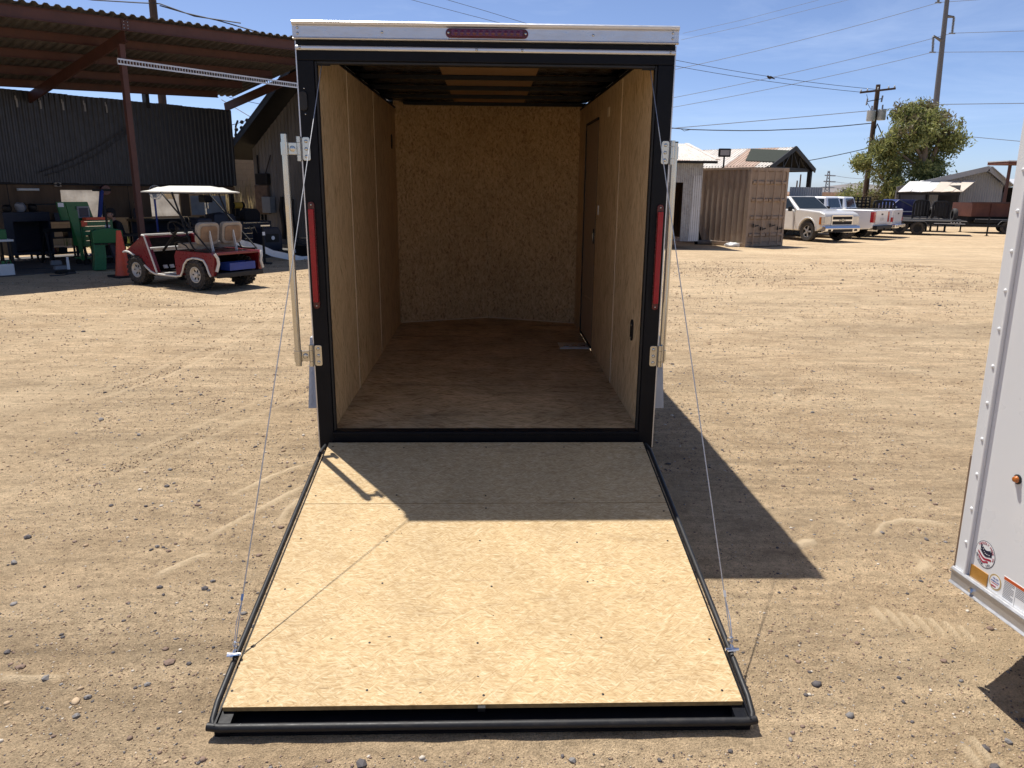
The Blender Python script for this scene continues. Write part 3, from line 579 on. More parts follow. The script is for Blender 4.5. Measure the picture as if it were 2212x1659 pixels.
# nose wall: two sheets meeting at a batten
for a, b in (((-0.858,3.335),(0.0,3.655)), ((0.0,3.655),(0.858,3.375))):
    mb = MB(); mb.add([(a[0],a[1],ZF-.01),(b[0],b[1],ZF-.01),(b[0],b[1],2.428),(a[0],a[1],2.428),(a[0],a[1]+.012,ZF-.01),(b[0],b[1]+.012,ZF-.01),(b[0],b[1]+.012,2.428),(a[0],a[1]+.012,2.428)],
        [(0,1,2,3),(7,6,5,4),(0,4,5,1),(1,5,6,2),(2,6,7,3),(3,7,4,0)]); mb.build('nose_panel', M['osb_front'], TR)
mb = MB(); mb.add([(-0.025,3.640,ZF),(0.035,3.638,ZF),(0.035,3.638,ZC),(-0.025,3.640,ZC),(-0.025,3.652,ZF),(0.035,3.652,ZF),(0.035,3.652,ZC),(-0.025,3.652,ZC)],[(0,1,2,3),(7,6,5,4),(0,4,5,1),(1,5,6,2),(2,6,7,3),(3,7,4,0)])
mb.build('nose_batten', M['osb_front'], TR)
mb = MB()
for s in (-1, 1): mb.tube([(s*0.844,3.335,ZF+.004),(0.005,3.645,ZF+.004)], 0.004, 5)
mb.build('floor_bead', M['seam'], TR)
# ceiling: steel bows, brown strips painted as the floor's reflection, dark roof sheet beyond
mb = MB(); mb.prism([(-0.90,0.06),(0.90,0.06),(0.90,3.40),(0,3.80),(-0.90,3.40)], 'z', 2.430, 2.437); mb.build('ceiling_sheet', M['black_sheet'], TR)
by = [0.36 + 0.605*k for k in range(6)]
for y in by:
    mb = MB(); mb.prism([(y-.030,2.424),(y-.030,2.420),(y-.020,2.420),(y-.016,2.396),(y+.016,2.396),(y+.020,2.420),(y+.030,2.420),(y+.030,2.424)], 'x', -0.895, 0.895); mb.build('roof_bow', M['black_paint'], TR)
for y0, y1 in zip([0.08]+by[:-1], by): sheet('floor_reflection', -0.305, 0.325, y0+.031, y1-.031, 2.424, 2.4295, M['floor_reflection'])
for s in (-1, 1): mb = MB(); mb.box(*sorted((s*0.895, s*0.838)), 0.076, 3.36, 2.362, 2.375); mb.build('ceiling_rail', M['black_paint'], TR)
# hinged locking bars swung out of the way
mb = MB(); mb.lathe([(0.0075,0),(0.0085,0.001),(0.0085,0.003),(0.006,0.0055),(0.0,0.0065)], (0,0,0), (0,-1,0), 12); boltm = mb.mesh('bolt', M['zinc'])
def lock_bar(s, out):
    bx, byy = (s*0.995, -0.022) if out else (s*0.945, 0.018)
    zt, zb = (1.945, 0.778) if out else (1.925, 0.790)
    mb = MB(); mb.cyl((bx,byy,zb),(bx,byy,zt), 0.0165, n=18); bar = mb.build('locking_bar', M['zinc'], TR, smooth=True)
    mb = MB(); mb.cyl((bx,byy,zt),(bx,byy,zt+0.006), 0.0175, n=18); mb.build('end_cap', M['rubber'], bar)
    for zc in (1.877, 0.830):
        hx = s*0.929
        mb = MB(); mb.prism([(x*1.0 + s*0.893, z+zc) for x, z in rounded(0.019, 0.056, 0.010, 4)], 'y', -0.0005, -0.006); hb = mb.build('hinge_bracket', M['zinc'], TR, bev=0.0015)
        mb.v = []
        mb = MB()
        for z0, z1 in ((-0.058,-0.030),(-0.028,0.028),(0.030,0.058)): mb.cyl((hx,-0.008,zc+z0),(hx,-0.008,zc+z1), 0.0115, n=14)
        mb.build('knuckle', M['zinc'], hb, smooth=True)
        for dz in (-0.036, 0, 0.036): stud('bolt', boltm, hb, (s*0.893,-0.006,zc+dz))
        mb = MB(); a = Vector((hx,-0.010 if out else -0.002,zc)); b = Vector((bx,byy-(0.0 if out else 0.002),zc)); mb.bar(a + (a-b)*-0.1, b, 0.006, 0.056); lk = mb.build('hinge_leaf', M['zinc'], hb, bev=0.0015)
        mb = MB(); mb.cyl((bx,byy,zc-0.03),(bx,byy,zc+0.03), 0.0205, n=16); mb.build('clamp_collar', M['zinc'], hb, smooth=True)
        if out:
            o = stud('bolt', boltm, hb, (s*0.957,-0.019,zc)); o.scale = (1.7,1.2,1.7)
lock_bar(-1, True); lock_bar(1, False)
# fenders, wheels, chassis
mb = MB()
for k, (ax_, rz) in enumerate((((0,0),0),)): mb.obox((0,0,0), (0.030,0.006,0.004), Matrix.Rotation(0.8,3,'Z'))
lug = mb.mesh('tread_lug', M['checker'])
for s in (-1, 1):
    pr = [(0.95,0.25),(1.11,0.70),(1.76,0.70),(1.92,0.25)]; mb = MB(); x0, x1 = sorted((s*0.921, s*1.195))
    for a, b in zip(pr[:-1], pr[1:]):
        d = Vector((0, b[0]-a[0], b[1]-a[1])).normalized(); n = Vector((0, -d.z, d.y))*0.004
        mb.add([(x,p[0],p[1]) for p in (a,b) for x in (x0,x1)] + [(x,p[0]-n.y,p[1]-n.z) for p in (a,b) for x in (x0,x1)], [(0,1,3,2),(6,7,5,4),(0,2,6,4),(1,5,7,3),(0,4,5,1),(2,3,7,6)])
    mb.prism([(0.95,0.25),(1.11,0.70),(1.76,0.70),(1.92,0.25),(1.86,0.25),(1.73,0.64),(1.14,0.64),(1.01,0.25)], 'x', s*1.195, s*1.199)
    fe = mb.build('fender', M['checker'], TR)
    tm = MB()
    for a, b in zip(pr[:-1], pr[1:]):
        A, B = Vector((0,*a)), Vector((0,*b)); L = (B-A).length; d = (B-A)/L; n = Vector((0,-d.z,d.y)); nr, j = int(L/0.026), 0
        for r in range(nr):
            for c in range(9):
                x = x0 + 0.018 + 0.030*c; p = A + d*((r+0.5)*L/nr) + n*0.0015 + Vector((x,0,0)); ang = 0.75 if (r+c) % 2 else -0.75
                R = Matrix((Vector((1,0,0)), d, n)).transposed() @ Matrix.Rotation(ang, 3, 'Z'); tm.obox(p, (0.026,0.005,0.004), R)
    t = tm.build('tread_pattern', M['checker'], fe); t['kind'] = 'stuff'
    wx = s*1.06; wc = (wx, 1.435, 0.292)
    mb = MB(); prof = [(0.20,-0.095),(0.30,-0.10),(0.325,-0.075),(0.330,-0.03),(0.330,0.03),(0.325,0.075),(0.30,0.10),(0.20,0.095)]
    mb.lathe(prof, wc, (1,0,0), 32); w = mb.build('wheel', M['tyre'], TR, smooth=True)
    mb = MB(); mb.lathe([(0.20,-0.06),(0.20,0.06),(0.18,0.075),(0.08,0.05),(0.05,0.09),(0,0.09)], wc, (s,0,0), 24); mb.build('rim', M['white_paint'], w, smooth=True)
mb = MB()
for x in (-0.78, 0.78): mb.box(x-0.025, x+0.025, 0.03, 3.5, 0.27, 0.372)
for y in (0.5, 1.1, 1.7, 2.3, 2.9): mb.box(-0.75, 0.75, y-0.02, y+0.02, 0.30, 0.372)
mb.box(-0.95, 0.95, 1.40, 1.47, 0.255, 0.30); mb.bar((-0.78,3.3,0.32),(0,4.85,0.32),0.05,0.08); mb.bar((0.78,3.3,0.32),(0,4.85,0.32),0.05,0.08); mb.box(-0.03,0.03,4.45,5.0,0.29,0.37)
mb.build('chassis', M['black_paint'], TR)
mb = MB(); mb.cyl((0,4.5,-0.055),(0,4.5,0.85),0.028,n=12); mb.cyl((0,4.5,-0.075),(0,4.5,-0.055),0.09,n=12); mb.build('tongue_jack', M['zinc'], TR)
# ramp door, lowered on the dirt
mb = MB(); SL = 1.803
mb.box(-0.868,-0.82,-1.868,-0.005,-0.058,-0.019); mb.box(0.82,0.868,-1.868,-0.005,-0.058,-0.019)
for y in (-0.04,-0.45,-0.90,-1.35,-1.76): mb.box(-0.82,0.82,y-0.02,y+0.02,-0.058,-0.0185)
mb.box(-0.868,0.868,-1.868,-1.78,-0.056,-0.046); mb.box(-0.868,-0.862,-1.868,-0.01,-0.0185,-0.010); mb.box(0.862,0.868,-1.868,-0.01,-0.0185,-0.010)
RAMP = mb.build('ramp_door', M['black_paint'], TR); RAMP.location = (0,-0.03,0.352); RAMP.rotation_euler = (math.asin(0.1587),0,0)
for y0, y1 in ((-0.603,-0.004),(-SL,-0.6065)):
    mb = MB(); mb.box(-0.857,0.857,y0,y1,-0.018,0.0)
    bd = mb.build('ramp_board', [M['osb_ramp'], M['osb_edge']], RAMP)
    for p in bd.data.polygons:
        if abs(p.normal.z) < 0.5: p.material_index = 1
for s in (-1, 1): mb = MB(); mb.tube([(s*0.868,-0.02,-0.004),(s*0.880,-0.10,0.001),(s*0.880,-1.62,0.001),(s*0.881,-1.78,-0.004),(s*0.880,-1.838,-0.018),(s*0.872,-1.860,-0.024)], 0.0105, 12); mb.build('side_seal', M['rubber'], RAMP, smooth=True)
mb = MB(); mb.tube([(-0.890,-1.858,-0.024),(-0.85,-1.864,-0.024),(0.85,-1.864,-0.024),(0.888,-1.857,-0.024)], 0.0138, 14); mb.build('bottom_seal', M['rubber'], RAMP, smooth=True)
mb = MB(); mb.box(-0.025,0.0,-1.816,-1.803,-0.020,-0.003); mb.build('mark', M['black'], RAMP)
mb = MB(); mb.lathe([(0.0045,0),(0.0045,0.0012),(0.002,0.0018),(0,0.0018)], (0,0,0), (0,0,1), 8); scr = mb.mesh('screw', M['black'])
for yy in (-0.05,-0.55,-0.66,-0.90,-1.20,-1.52,-1.75):
    for xx in (-0.82,-0.42,0.0,0.42,0.82):
        if random.random() < 0.85: stud('screw', scr, RAMP, (xx+random.uniform(-.03,.03), yy+random.uniform(-.02,.02), 0.0))
# scuffs of chipped strand on the ramp
for k in range(14):
    mb = MB(); x, y = random.uniform(-.8,.8), random.uniform(-1.78,-.65); a = random.uniform(-.5,.5); l = random.uniform(.004,.012)
    mb.obox((x,y,0.0006),(l,0.003,0.001),Matrix.Rotation(a,3,'Z')); mb.build('splinter', M['black'], RAMP)
Rm = Matrix.Translation((0,-0.03,0.352)) @ Matrix.Rotation(math.asin(0.1587),4,'X')
for s in (-1, 1):
    low = Rm @ Vector((s*0.882,-1.585,0.022)); top = Vector((s*0.803,0.03,2.270))
    mb = MB(); mb.cyl(low, top, 0.0022, n=6); cb = mb.build('lift_cable', M['cable'], TR)
    d = (top-low).normalized(); p = low + d*0.19
    mb = MB(); mb.bar(p-d*0.012, p+d*0.012, 0.010, 0.008); mb.tube([low+d*0.19, low+d*0.10+Vector((s*0.008,0,0)), low+d*0.02+Vector((s*0.004,0,0))], 0.0018, 5); mb.build('cable_clamp', M['chrome'], cb)
    mb = MB(); mb.torus(low+d*0.03, (0,1,0.2), 0.010, 0.003, 14, 6); mb.cyl(low+Vector((-0.024,0,-0.004)), low+Vector((0.024,0,-0.004)), 0.006, n=8); mb.cyl(low+Vector((-0.02,-0.016,0.0)), low+Vector((0.018,-0.014,0.004)), 0.0045, n=8)
    mb.obox(low+Vector((s*0.004,0,-0.016)), (0.010,0.05,0.03)); mb.build('eye_bolt', M['chrome'], cb)
    mb = MB(); mb.obox((s*0.80,0.03,2.272),(0.075,0.02,0.012)); mb.build('cable_anchor', M['black'], cb)
for s in (-1, 1):
    mb = MB(); mb.box(*sorted((s*0.845,s*0.80)), -0.028, 0.004, 0.305, 0.342); mb.cyl((s*0.845,-0.022,0.335),(s*0.76,-0.022,0.335),0.012,n=10); mb.build('ramp_hinge', M['black_paint'], TR)
# ------------------------------------------------------------------ white trailer beside it
c0 = Vector((1.702,-1.53,0.0)); WA = math.atan2(-0.998, 0.062)      # side runs from the front corner back past the camera
WT = thing('white_trailer', 'white riveted enclosed trailer with V nose and round flag sticker', 'trailer', (c0.x+0.001, c0.y-0.012, 0.0), (0, -0.020, WA))
# local: x back along the side, y to the trailer's far side (left of x), z up; visible face at y = 0 looking to -y
WL, WW, WB, WH = 4.2, 1.85, 0.372, 2.35
# the visible side has outward normal local -y? x direction is (0.062,-0.998); its left is (0.998,0.062), so the body lies at +y
mb = MB(); mb.box(0.0,WL,0.0,0.02,WB+.03,WH); side = mb.build('side_skin', M['white_paint'], WT)
mb = MB()
mb.box(0.0,WL,WW-0.02,WW,WB+.03,WH); mb.box(WL-0.02,WL,0.02,WW-.02,WB+.03,WH)
mb.add([(0,0.0,WB+.03),(-0.52,WW/2,WB+.03),(0,WW,WB+.03),(0,0.0,WH),(-0.52,WW/2,WH),(0,WW,WH)], [(0,3,4,1),(1,4,5,2)])
mb.prism([(0.001,0.001),(WL,0.001),(WL,WW),(0,WW),(-0.52,WW/2)], 'z', WH, WH+.02); mb.prism([(0.001,0.021),(WL-.03,0.021),(WL-.03,WW-.03),(0,WW-.03),(-0.5,WW/2)], 'z', WB+.02, WB+.03)
mb.build('body', M['white_paint'], WT)
mb = MB(); mb.prism([(-0.010,-0.004),(0.042,-0.004),(0.046,-0.014),(0.056,-0.014),(0.056,0.0),(0.0,0.0),(-0.006,0.02),(-0.05,0.10),(-0.056,0.097)], 'z', WB+.028, WH+.01); ct = mb.build('corner_trim', M['white_paint'], WT, bev=0.003)
mb = MB(); mb.lathe([(0.0062,0),(0.0062,0.0012),(0.005,0.0034),(0.002,0.0046),(0,0.0046)], (0,0,0), (0,-1,0), 12); wr = mb.mesh('screw', M['white_paint'])
for k in range(15): stud('screw', wr, ct, (0.026+0.002*math.sin(k), -0.004, 0.515+0.127*k))
mb = MB(); mb.prism([(0.0,WB+.034),(-0.012,WB+.034),(-0.020,WB+.026),(-0.014,WB+.018),(-0.014,WB-.018),(-0.022,WB-.026),(-0.010,WB-.032),(0.0,WB-.032)], 'x', -0.012, WL); br = mb.build('bottom_rail', M['alu'], WT, bev=0.0015)
mb = MB(); mb.lathe([(0.010,0),(0.010,0.003),(0.007,0.010),(0,0.010)], (0,0,0), (0,-1,0), 6); hx = mb.mesh('bolt', M['chrome'])
for k in range(12): stud('bolt', hx, br, (0.10+0.34*k,-0.014,WB-.004))
mb = MB(); mb.add([(-0.014,0.004,WB),(-0.53,WW/2,WB),(-0.014,0.004,0.82),(-0.53,WW/2,0.82),(-0.020,-0.002,WB),(-0.545,WW/2,WB),(-0.020,-0.002,0.82),(-0.545,WW/2,0.82)],[(0,1,3,2),(4,6,7,5),(0,2,6,4),(1,5,7,3),(0,4,5,1),(2,3,7,6)]); mb.build('stone_guard', mat('sand_reflection_guard', (0.30,0.22,0.16), 0.35, metal=0.5), WT)  # brown base colour stands in for sand reflected in the metal
mb = MB(); mb.lathe([(0.016,0),(0.016,0.004),(0.012,0.006)], (0.205,0.0,0.816), (0,-1,0), 18); mk = mb.build('marker_lamp', M['rubber'], WT, smooth=True)
mb = MB(); mb.lathe([(0.012,0.004),(0.0115,0.008),(0.008,0.015),(0.003,0.017),(0,0.017)], (0.205,0.0,0.816), (0,-1,0), 18); mb.build('lens', M['amber'], mk, smooth=True)
mb = MB(); mb.prism([(x+0.106,z+0.427) for x, z in rounded(0.042,0.024,0.002,2)], 'y', 0.0, -0.003); mb.build('amber_reflector', M['amber_dull'], WT)
def disc(cx, cz, r, y, m, name, par, n=32): mb = MB(); mb.prism([(cx+r*math.cos(2*PI*k/n), cz+r*math.sin(2*PI*k/n)) for k in range(n)], 'y', y, y-0.0006); return mb.build(name, m, par)
SX, SZ, SR = 0.119, 0.512, 0.047
sk = disc(SX,SZ,SR,0.0,M['sticker_navy'],'flag_sticker',WT); disc(SX,SZ,SR*0.955,-0.0006,M['sticker_white'],'sticker_face',sk)
def facing(x, y, z, roll=0.0): return Matrix.Translation((x,y,z)) @ Matrix.Rotation(PI/2,4,'X') @ Matrix.Rotation(roll,4,'Z')
def arc_text(txt, R, a0, a1, size, m, flip=False):
    ls = []
    for i, ch in enumerate(txt):
        if ch == ' ': continue
        a = a0 + (a1-a0)*i/(len(txt)-1)
        ls.append(text_mesh(ch, size, facing(SX+R*math.cos(a), -0.0016, SZ+R*math.sin(a), a-PI/2 if not flip else a+PI/2), 'letter', m, sk, 0.0002))
    join_mesh(ls, 'lettering')
arc_text('PROUDLY MADE IN', SR*0.82, math.radians(140), math.radians(-8), 0.0115, M['sticker_red'])
arc_text('ARIZONA, USA', SR*0.82, math.radians(198), math.radians(312), 0.0115, M['sticker_navy'], True)
def wave(t): return 0.006*math.sin(t*2*PI*0.9+2.2)
def band(x0, x1, z0, z1, slope, m, nm, y=-0.0013):
    mb = MB(); n = 10; top = []; bot = []
    for k in range(n+1):
        t = k/n; x = x0+(x1-x0)*t; w = wave(t) - slope*t; top.append((SX+x, SZ+z1+w)); bot.append((SX+x, SZ+z0+w))
    mb.prism(top + bot[::-1], 'y', y, y-0.0004); mb.build(nm, m, sk)
band(-0.024,0.031,0.004,0.027,0.010,M['sticker_navy'],'canton'); 
mb = MB()
for k in range(13):
    t = (k*0.62) % 1; x = -0.021+0.048*t; z = 0.008+0.016*((k*0.37) % 1)+wave(t)-0.010*t; mb.prism([(SX+x+(0.0019 if j % 2 == 0 else 0.0008)*math.sin(j*PI/5), SZ+z+(0.0019 if j % 2 == 0 else 0.0008)*math.cos(j*PI/5)) for j in range(10)], 'y', -0.0017, -0.0020)
mb.build('stars', M['sticker_white'], sk)
band(-0.033,0.031,-0.008,-0.001,0.012,M['sticker_red'],'stripe'); band(-0.029,0.018,-0.022,-0.015,0.010,M['sticker_red'],'stripe')
# round badge and warning label
BX, BZ, BR = 0.182, 0.441, 0.028
bg = disc(BX,BZ,BR,0.0,M['sticker_gold'],'round_badge',WT); disc(BX,BZ,BR*0.80,-0.0006,M['sticker_white'],'badge_face',bg)
text_mesh('WE ARE', 0.0075, facing(BX,-0.0015,BZ+0.012), 'lettering', M['sticker_blue'], bg, 0.0002)
text_mesh('AMERICAN', 0.0080, facing(BX,-0.0015,BZ+0.002), 'lettering', M['sticker_blue'], bg, 0.0002)
mb = MB(); mb.box(BX-0.016,BX+0.014,-0.0016,-0.0012,BZ-0.006,BZ-0.004); mb.box(BX-0.015,BX+0.006,-0.0016,-0.0012,BZ-0.018,BZ-0.013); mb.build('print', M['sticker_red'], bg)
mb = MB(); mb.box(0.216,0.384,-0.0008,0,0.400,0.484); wl_ = mb.build('warning_label', M['sticker_white'], WT)
mb = MB(); mb.box(0.218,0.382,-0.0014,-0.0008,0.472,0.482); mb.build('header_band', M['sticker_orange'], wl_)
mb = MB()
for c in range(3):
    for r in range(11):
        if c and r > 5: continue
        mb.box(0.221+0.055*c,0.221+0.055*c+0.045-0.012*((r*7+c*3) % 5 == 4),-0.0013,-0.0008,0.4665-0.0055*r,0.4688-0.0055*r)
    if c: mb.box(0.221+0.055*c-.003,0.221+0.055*c-.002,-0.0013,-0.0008,0.402,0.471)
mb.build('printed_lines', M['sticker_grey'], wl_)
for s, yw in ((1, 0.0), (-1, WW)):
    mb = MB(); cy = 0.10 if s == 1 else WW-0.10
    mb.lathe([(0.20,-0.09),(0.30,-0.095),(0.33,-0.06),(0.33,0.06),(0.30,0.095),(0.20,0.09)], (2.6,cy,0.325), (0,1,0), 28); w = mb.build('wheel', M['tyre'], WT, smooth=True)
    mb = MB(); mb.lathe([(0.20,-0.05),(0.20,0.05),(0.06,0.03),(0,0.03)], (2.6,cy,0.325), (0,-s,0), 20); mb.build('rim', M['white_paint'], w)
mb = MB(); mb.box(2.57,2.63,0.1,WW-.1,0.30,0.385); mb.box(0.6,0.66,0.9,0.96,0.0,0.385); mb.box(0.3,3.9,0.9,0.96,0.33,0.386); mb.build('chassis', M['black_paint'], WT)
# ------------------------------------------------------------------ left side: open workshop shed, local x along its front edge, y inwards
SA = math.atan2(0.7725, 0.635); SO = Vector((-8.61, 10.85, 0)); SU = Vector((0.635, 0.7725, 0)); SV = Vector((-0.7725, 0.635, 0))
def SW(u, v, z=0.0): return SO + SU*u + SV*v + Vector((0, 0, z))
def sp(px, py, v):
    p = on_plane(px, py, SO + SV*v, SV) - SO; return (p.dot(SU), v, p.z)
def corr(width, length, pitch, amp, flat=0.3):
    """ribbed sheet in x (across) and y (along the ribs), thickness both ways"""
    pts = []; n = max(1, round(width/pitch)); p = width/n
    for k in range(n):
        x = k*p; pts += [(x, 0), (x+p*flat, 0), (x+p*0.5, amp), (x+p*(0.5+flat), amp)]
    pts.append((width, 0)); mb = MB(); m = len(pts)
    vs = [(x, y, z) for y in (0, length) for x, z in pts] + [(x, y, z-0.002) for y in (0, length) for x, z in pts]
    fs = [(i, i+1, m+i+1, m+i) for i in range(m-1)] + [(2*m+i, 3*m+i, 3*m+i+1, 2*m+i+1) for i in range(m-1)] + [(i, 2*m+i, 2*m+i+1, i+1) for i in range(m-1)] + [(m+i, m+i+1, 3*m+i+1, 3*m+i) for i in range(m-1)]
    mb.add(vs, fs); return mb
SH = thing('workshop_shed', 'open-sided workshop shed with red steel beams and dark corrugated walls', 'shed', SO, (0, 0, SA))
def roof_z(u, v): return 4.87 + 0.048*u - 0.172*v
me_sheet = corr(1.0, 5.35, 0.2, 0.045).mesh('roof_sheet', M['corr_roof'])
sl = math.atan(0.172); ul = math.atan(0.048)
for k in range(17):
    u = -6.0 + 0.8*k; o = bpy.data.objects.new('roof_sheet', me_sheet); COL.objects.link(o); o.parent = SH
    o.location = (u, -0.10, roof_z(u, -0.10)+0.004*(k % 2)); o.rotation_euler = (-sl, -ul, 0)
def beam(name, p0, p1, h, m, parent, w=0.06):
    """a steel channel: web and two flanges"""
    mb = MB(); p0, p1 = Vector(p0), Vector(p1); d = (p1-p0).normalized(); r = d.cross(Vector((0,0,1))).normalized(); u = r.cross(d)
    mb.bar(p0, p1, 0.008, h); mb.bar(p0+u*(h/2)+r*0.022, p1+u*(h/2)+r*0.022, 0.05, 0.008); mb.bar(p0-u*(h/2)+r*0.022, p1-u*(h/2)+r*0.022, 0.05, 0.008)
    return mb.build(name, m, parent)
fas = mat('faded_red_primer', (0.072, 0.026, 0.020), 0.6, var=0.2, scale=2)
for a, b, m in ((-6, 2.19, M['red_steel']), (2.21, 7.7, fas)):
    beam('fascia_beam', (a, 0, roof_z(a,0)-0.14), (b, 0, roof_z(b,0)-0.14), 0.21, m, SH)
mb = MB(); mb.box(2.12,2.28,-0.022,-0.010,roof_z(2.2,0)-0.23,roof_z(2.2,0)-0.05); pl = mb.build('splice_plate', M['red_steel'], SH)
for i in range(2):
    for j in range(3): mb = MB(); mb.ball((2.16+0.08*i,-0.024,roof_z(2.2,0)-0.20+0.06*j),0.012,n=8,m=5); mb.build('bolt', M['zinc'], pl)
for v in (1.25, 2.45, 3.65, 4.7):
    beam('purlin', (-6, v, roof_z(-6,v)-0.11), (7.62-0.12*v, v, roof_z(7.6,v)-0.11), 0.17, M['red_steel'], SH)
for u in (-3.4, 2.2, 7.5):
    beam('rafter', (u, 0.05, roof_z(u,0)-0.32), (u, 5.1, roof_z(u,5.1)-0.32), 0.22, M['red_steel'], SH)
    mb = MB(); mb.bar((u,0.26,0),(u,0.26,roof_z(u,0.26)-0.42),0.11,0.11); mb.build('column', fas if u > 0 else M['red_steel'], SH)
    mb = MB(); mb.bar((u,5.12,0),(u,5.12,roof_z(u,5.1)-0.42),0.11,0.11); mb.build('column', M['black'], SH)
mb = MB(); mb.bar((5.15,5.12,3.8),(5.15,5.12,4.3),0.2,0.1); mb.build('wall_post', M['black'], SH)
beam('wall_girt', (-6,5.12,1.80), (7.6,5.12,1.80), 0.10, M['black'], SH)
me_wall = corr(0.76, 2.15, 0.125, 0.03).mesh('wall_sheet', M['corr_dark'])
for k in range(18):
    o = bpy.data.objects.new('wall_sheet', me_wall); COL.objects.link(o); o.parent = SH; o.location = (-6.0+0.76*k, 5.06, 1.80+0.010*(k % 2)); o.rotation_euler = (PI/2, 0, 0)
for px, py in ((37,219),(88,223),(137,226),(184,229),(231,232),(276,235)):
    q = sp(px, py, 5.0); mb = MB(); mb.box(q[0]-0.02,q[0]+0.018,5.018,5.022,q[2]-0.13,q[2]+0.07); mb.box(q[0]-0.035,q[0]-0.005,5.018,5.022,q[2]+0.03,q[2]+0.13); mb.build('tape_strip', M['sticker_grey'], SH)
# plywood band under the sheets, with the openings left free
for a, b in ((-6,-3.6),(-3.58,-1.2),(-1.18,0.6),(0.62,1.45),(1.47,2.64),(3.68,4.35),(4.37,4.95),(5.83,6.1)):
    mb = MB(); mb.box(a,b,5.06,5.075,0.93,1.76); mb.build('plywood_panel', M['ply_brown'], SH)
for a, b in ((2.64,3.68),(4.95,5.83),(6.1,7.6)): mb = MB(); mb.box(a,b,5.062,5.077,1.64,1.76); mb.build('plywood_panel', M['ply_brown'], SH)
mb = MB(); mb.box(6.12,7.24,5.02,5.04,0.96,1.50); mb.build('white_board', mat('pale_grey_board', (0.30,0.32,0.34), 0.6), SH)
for a, b, t in ((2.66,3.66,0.02),(4.97,5.81,0.03)):   # plastic sheeting stretched over the openings
    n_ = 16; mb = MB(); mb.add([(a+(b-a)*i/n_, 5.10+0.012*math.sin(i*1.9+j*0.7)+0.01*math.sin(j*2.3), 0.94+0.72*j/6) for j in range(7) for i in range(n_+1)], [(j*(n_+1)+i, j*(n_+1)+i+1, (j+1)*(n_+1)+i+1, (j+1)*(n_+1)+i) for j in range(6) for i in range(n_)])
    mb.build('plastic_sheeting', M['plastic_film'], SH, smooth=True)
for u in (1.46, 3.66, 4.36): mb = MB(); mb.bar((u,5.10,0.0),(u,5.10,1.78),0.07,0.07); mb.build('wall_stud', M['black'], SH)
# e-track rail hanging from the column
a, b = Vector((2.05,0.17,4.165)), Vector((7.3,0.17,4.165)); mb = MB(); n = 84; dx = (b.x-a.x)/n
mb.bar(a+Vector((0,0,0.045)), b+Vector((0,0,0.045)), 0.012, 0.030); mb.bar(a-Vector((0,0,0.045)), b-Vector((0,0,0.045)), 0.012, 0.030)
for k in range(n+1): mb.bar(a+Vector((k*dx,0,-0.032)), a+Vector((k*dx,0,0.032)), 0.012, 0.030, up=(0,1,0))
rail = mb.build('slotted_rail', M['galv']); rail.location = SO; rail.rotation_euler = (0,0,SA); tag(rail, 'long galvanised slotted rail fixed across the red column', 'rail')
mb = MB()
for k in range(24):
    pass
# cables drooping over the corrugated wall
def wire(name, pts, r, m, label, n=14, sag=0.0, cat='cable', group=None):
    P = [Vector(p) for p in pts]
    if len(P) == 2 and sag: P = [P[0].lerp(P[1], k/n) - Vector((0,0,sag*4*(k/n)*(1-k/n))) for k in range(n+1)]
    mb = MB(); mb.tube(P, r, 5); o = mb.build(name, m); return tag(o, label, cat, group)
wire('electric_cable', [SW(*sp(85,372,4.95)), SW(*sp(285,268,4.95))], 0.012, M['wire'], 'black cord looped across the dark corrugated shed wall', sag=0.12)
wire('electric_cable', [SW(*sp(95,380,4.94)), SW(*sp(285,278,4.94))], 0.010, M['wire'], 'lower of two black cords along the dark corrugated wall', sag=0.16)
wire('electric_cable', [SW(-2,4.98,1.86), SW(7.6,4.98,1.80)], 0.012, M['wire'], 'black cable run along the foot of the corrugated wall', sag=0.06)
# block wall beyond the shed
BW = thing('block_wall', 'tall tan concrete block wall behind the workshop shed', 'wall', SW(0,9.2), (0,0,SA))
mb = MB(); mb.box(-12,14,0.02,0.18,-0.1,3.50); mb.build('core', M['mortar'], BW)
mb = MB(); mb.box(0.004,0.396,0,0.04,0.004,0.196); blk = mb.mesh('block', M['block']); cnt = 0; rest = MB()
for r in range(17):
    for c in range(36):
        u = 13.6-0.4*c-(0.2 if r % 2 else 0); z = 0.2*r
        if (u > 9.0 or (r < 6 and u > -2)) and cnt < 300:
            o = bpy.data.objects.new('block', blk); COL.objects.link(o); o.parent = BW; o.location = (u, random.uniform(0,0.006), z); cnt += 1
        else: rest.box(u+.004,u+.396,0.002,0.04,z+.004,z+.196)
o = rest.build('blocks_beyond', M['block'], BW); o['kind'] = 'stuff'
mb = MB(); mb.box(-12,14,-0.02,0.2,3.44,3.50); mb.build('coping', M['block'], BW)
# weeds and straw between shed and wall
def tuft(mb, c, n, h, spread, r):
    for _ in range(n):
        a = r.random()*2*PI; b = c + Vector((r.gauss(0,spread), r.gauss(0,spread), 0)); hh = h*r.uniform(0.5,1.1); t = Vector((math.cos(a),math.sin(a),0))*hh*r.uniform(0.1,0.5); w = Vector((-math.sin(a),math.cos(a),0))*r.uniform(0.008,0.018)
        mb.add([b-w, b+w, b+t*0.5+w*0.8+Vector((0,0,hh*0.6)), b+t*0.5-w*0.8+Vector((0,0,hh*0.6)), b+t+Vector((0,0,hh))], [(0,1,2,3),(3,2,4)])
r = random.Random(3); mb = MB()
for k in range(110): tuft(mb, SW(r.uniform(4.2,9), r.uniform(6.6,8.9)), 14, 0.32, 0.16, r)
o = mb.build('weeds', M['weed']); tag(o, 'yellow-green weeds growing between shed and block wall', 'weeds', kind='stuff')
mb = MB()
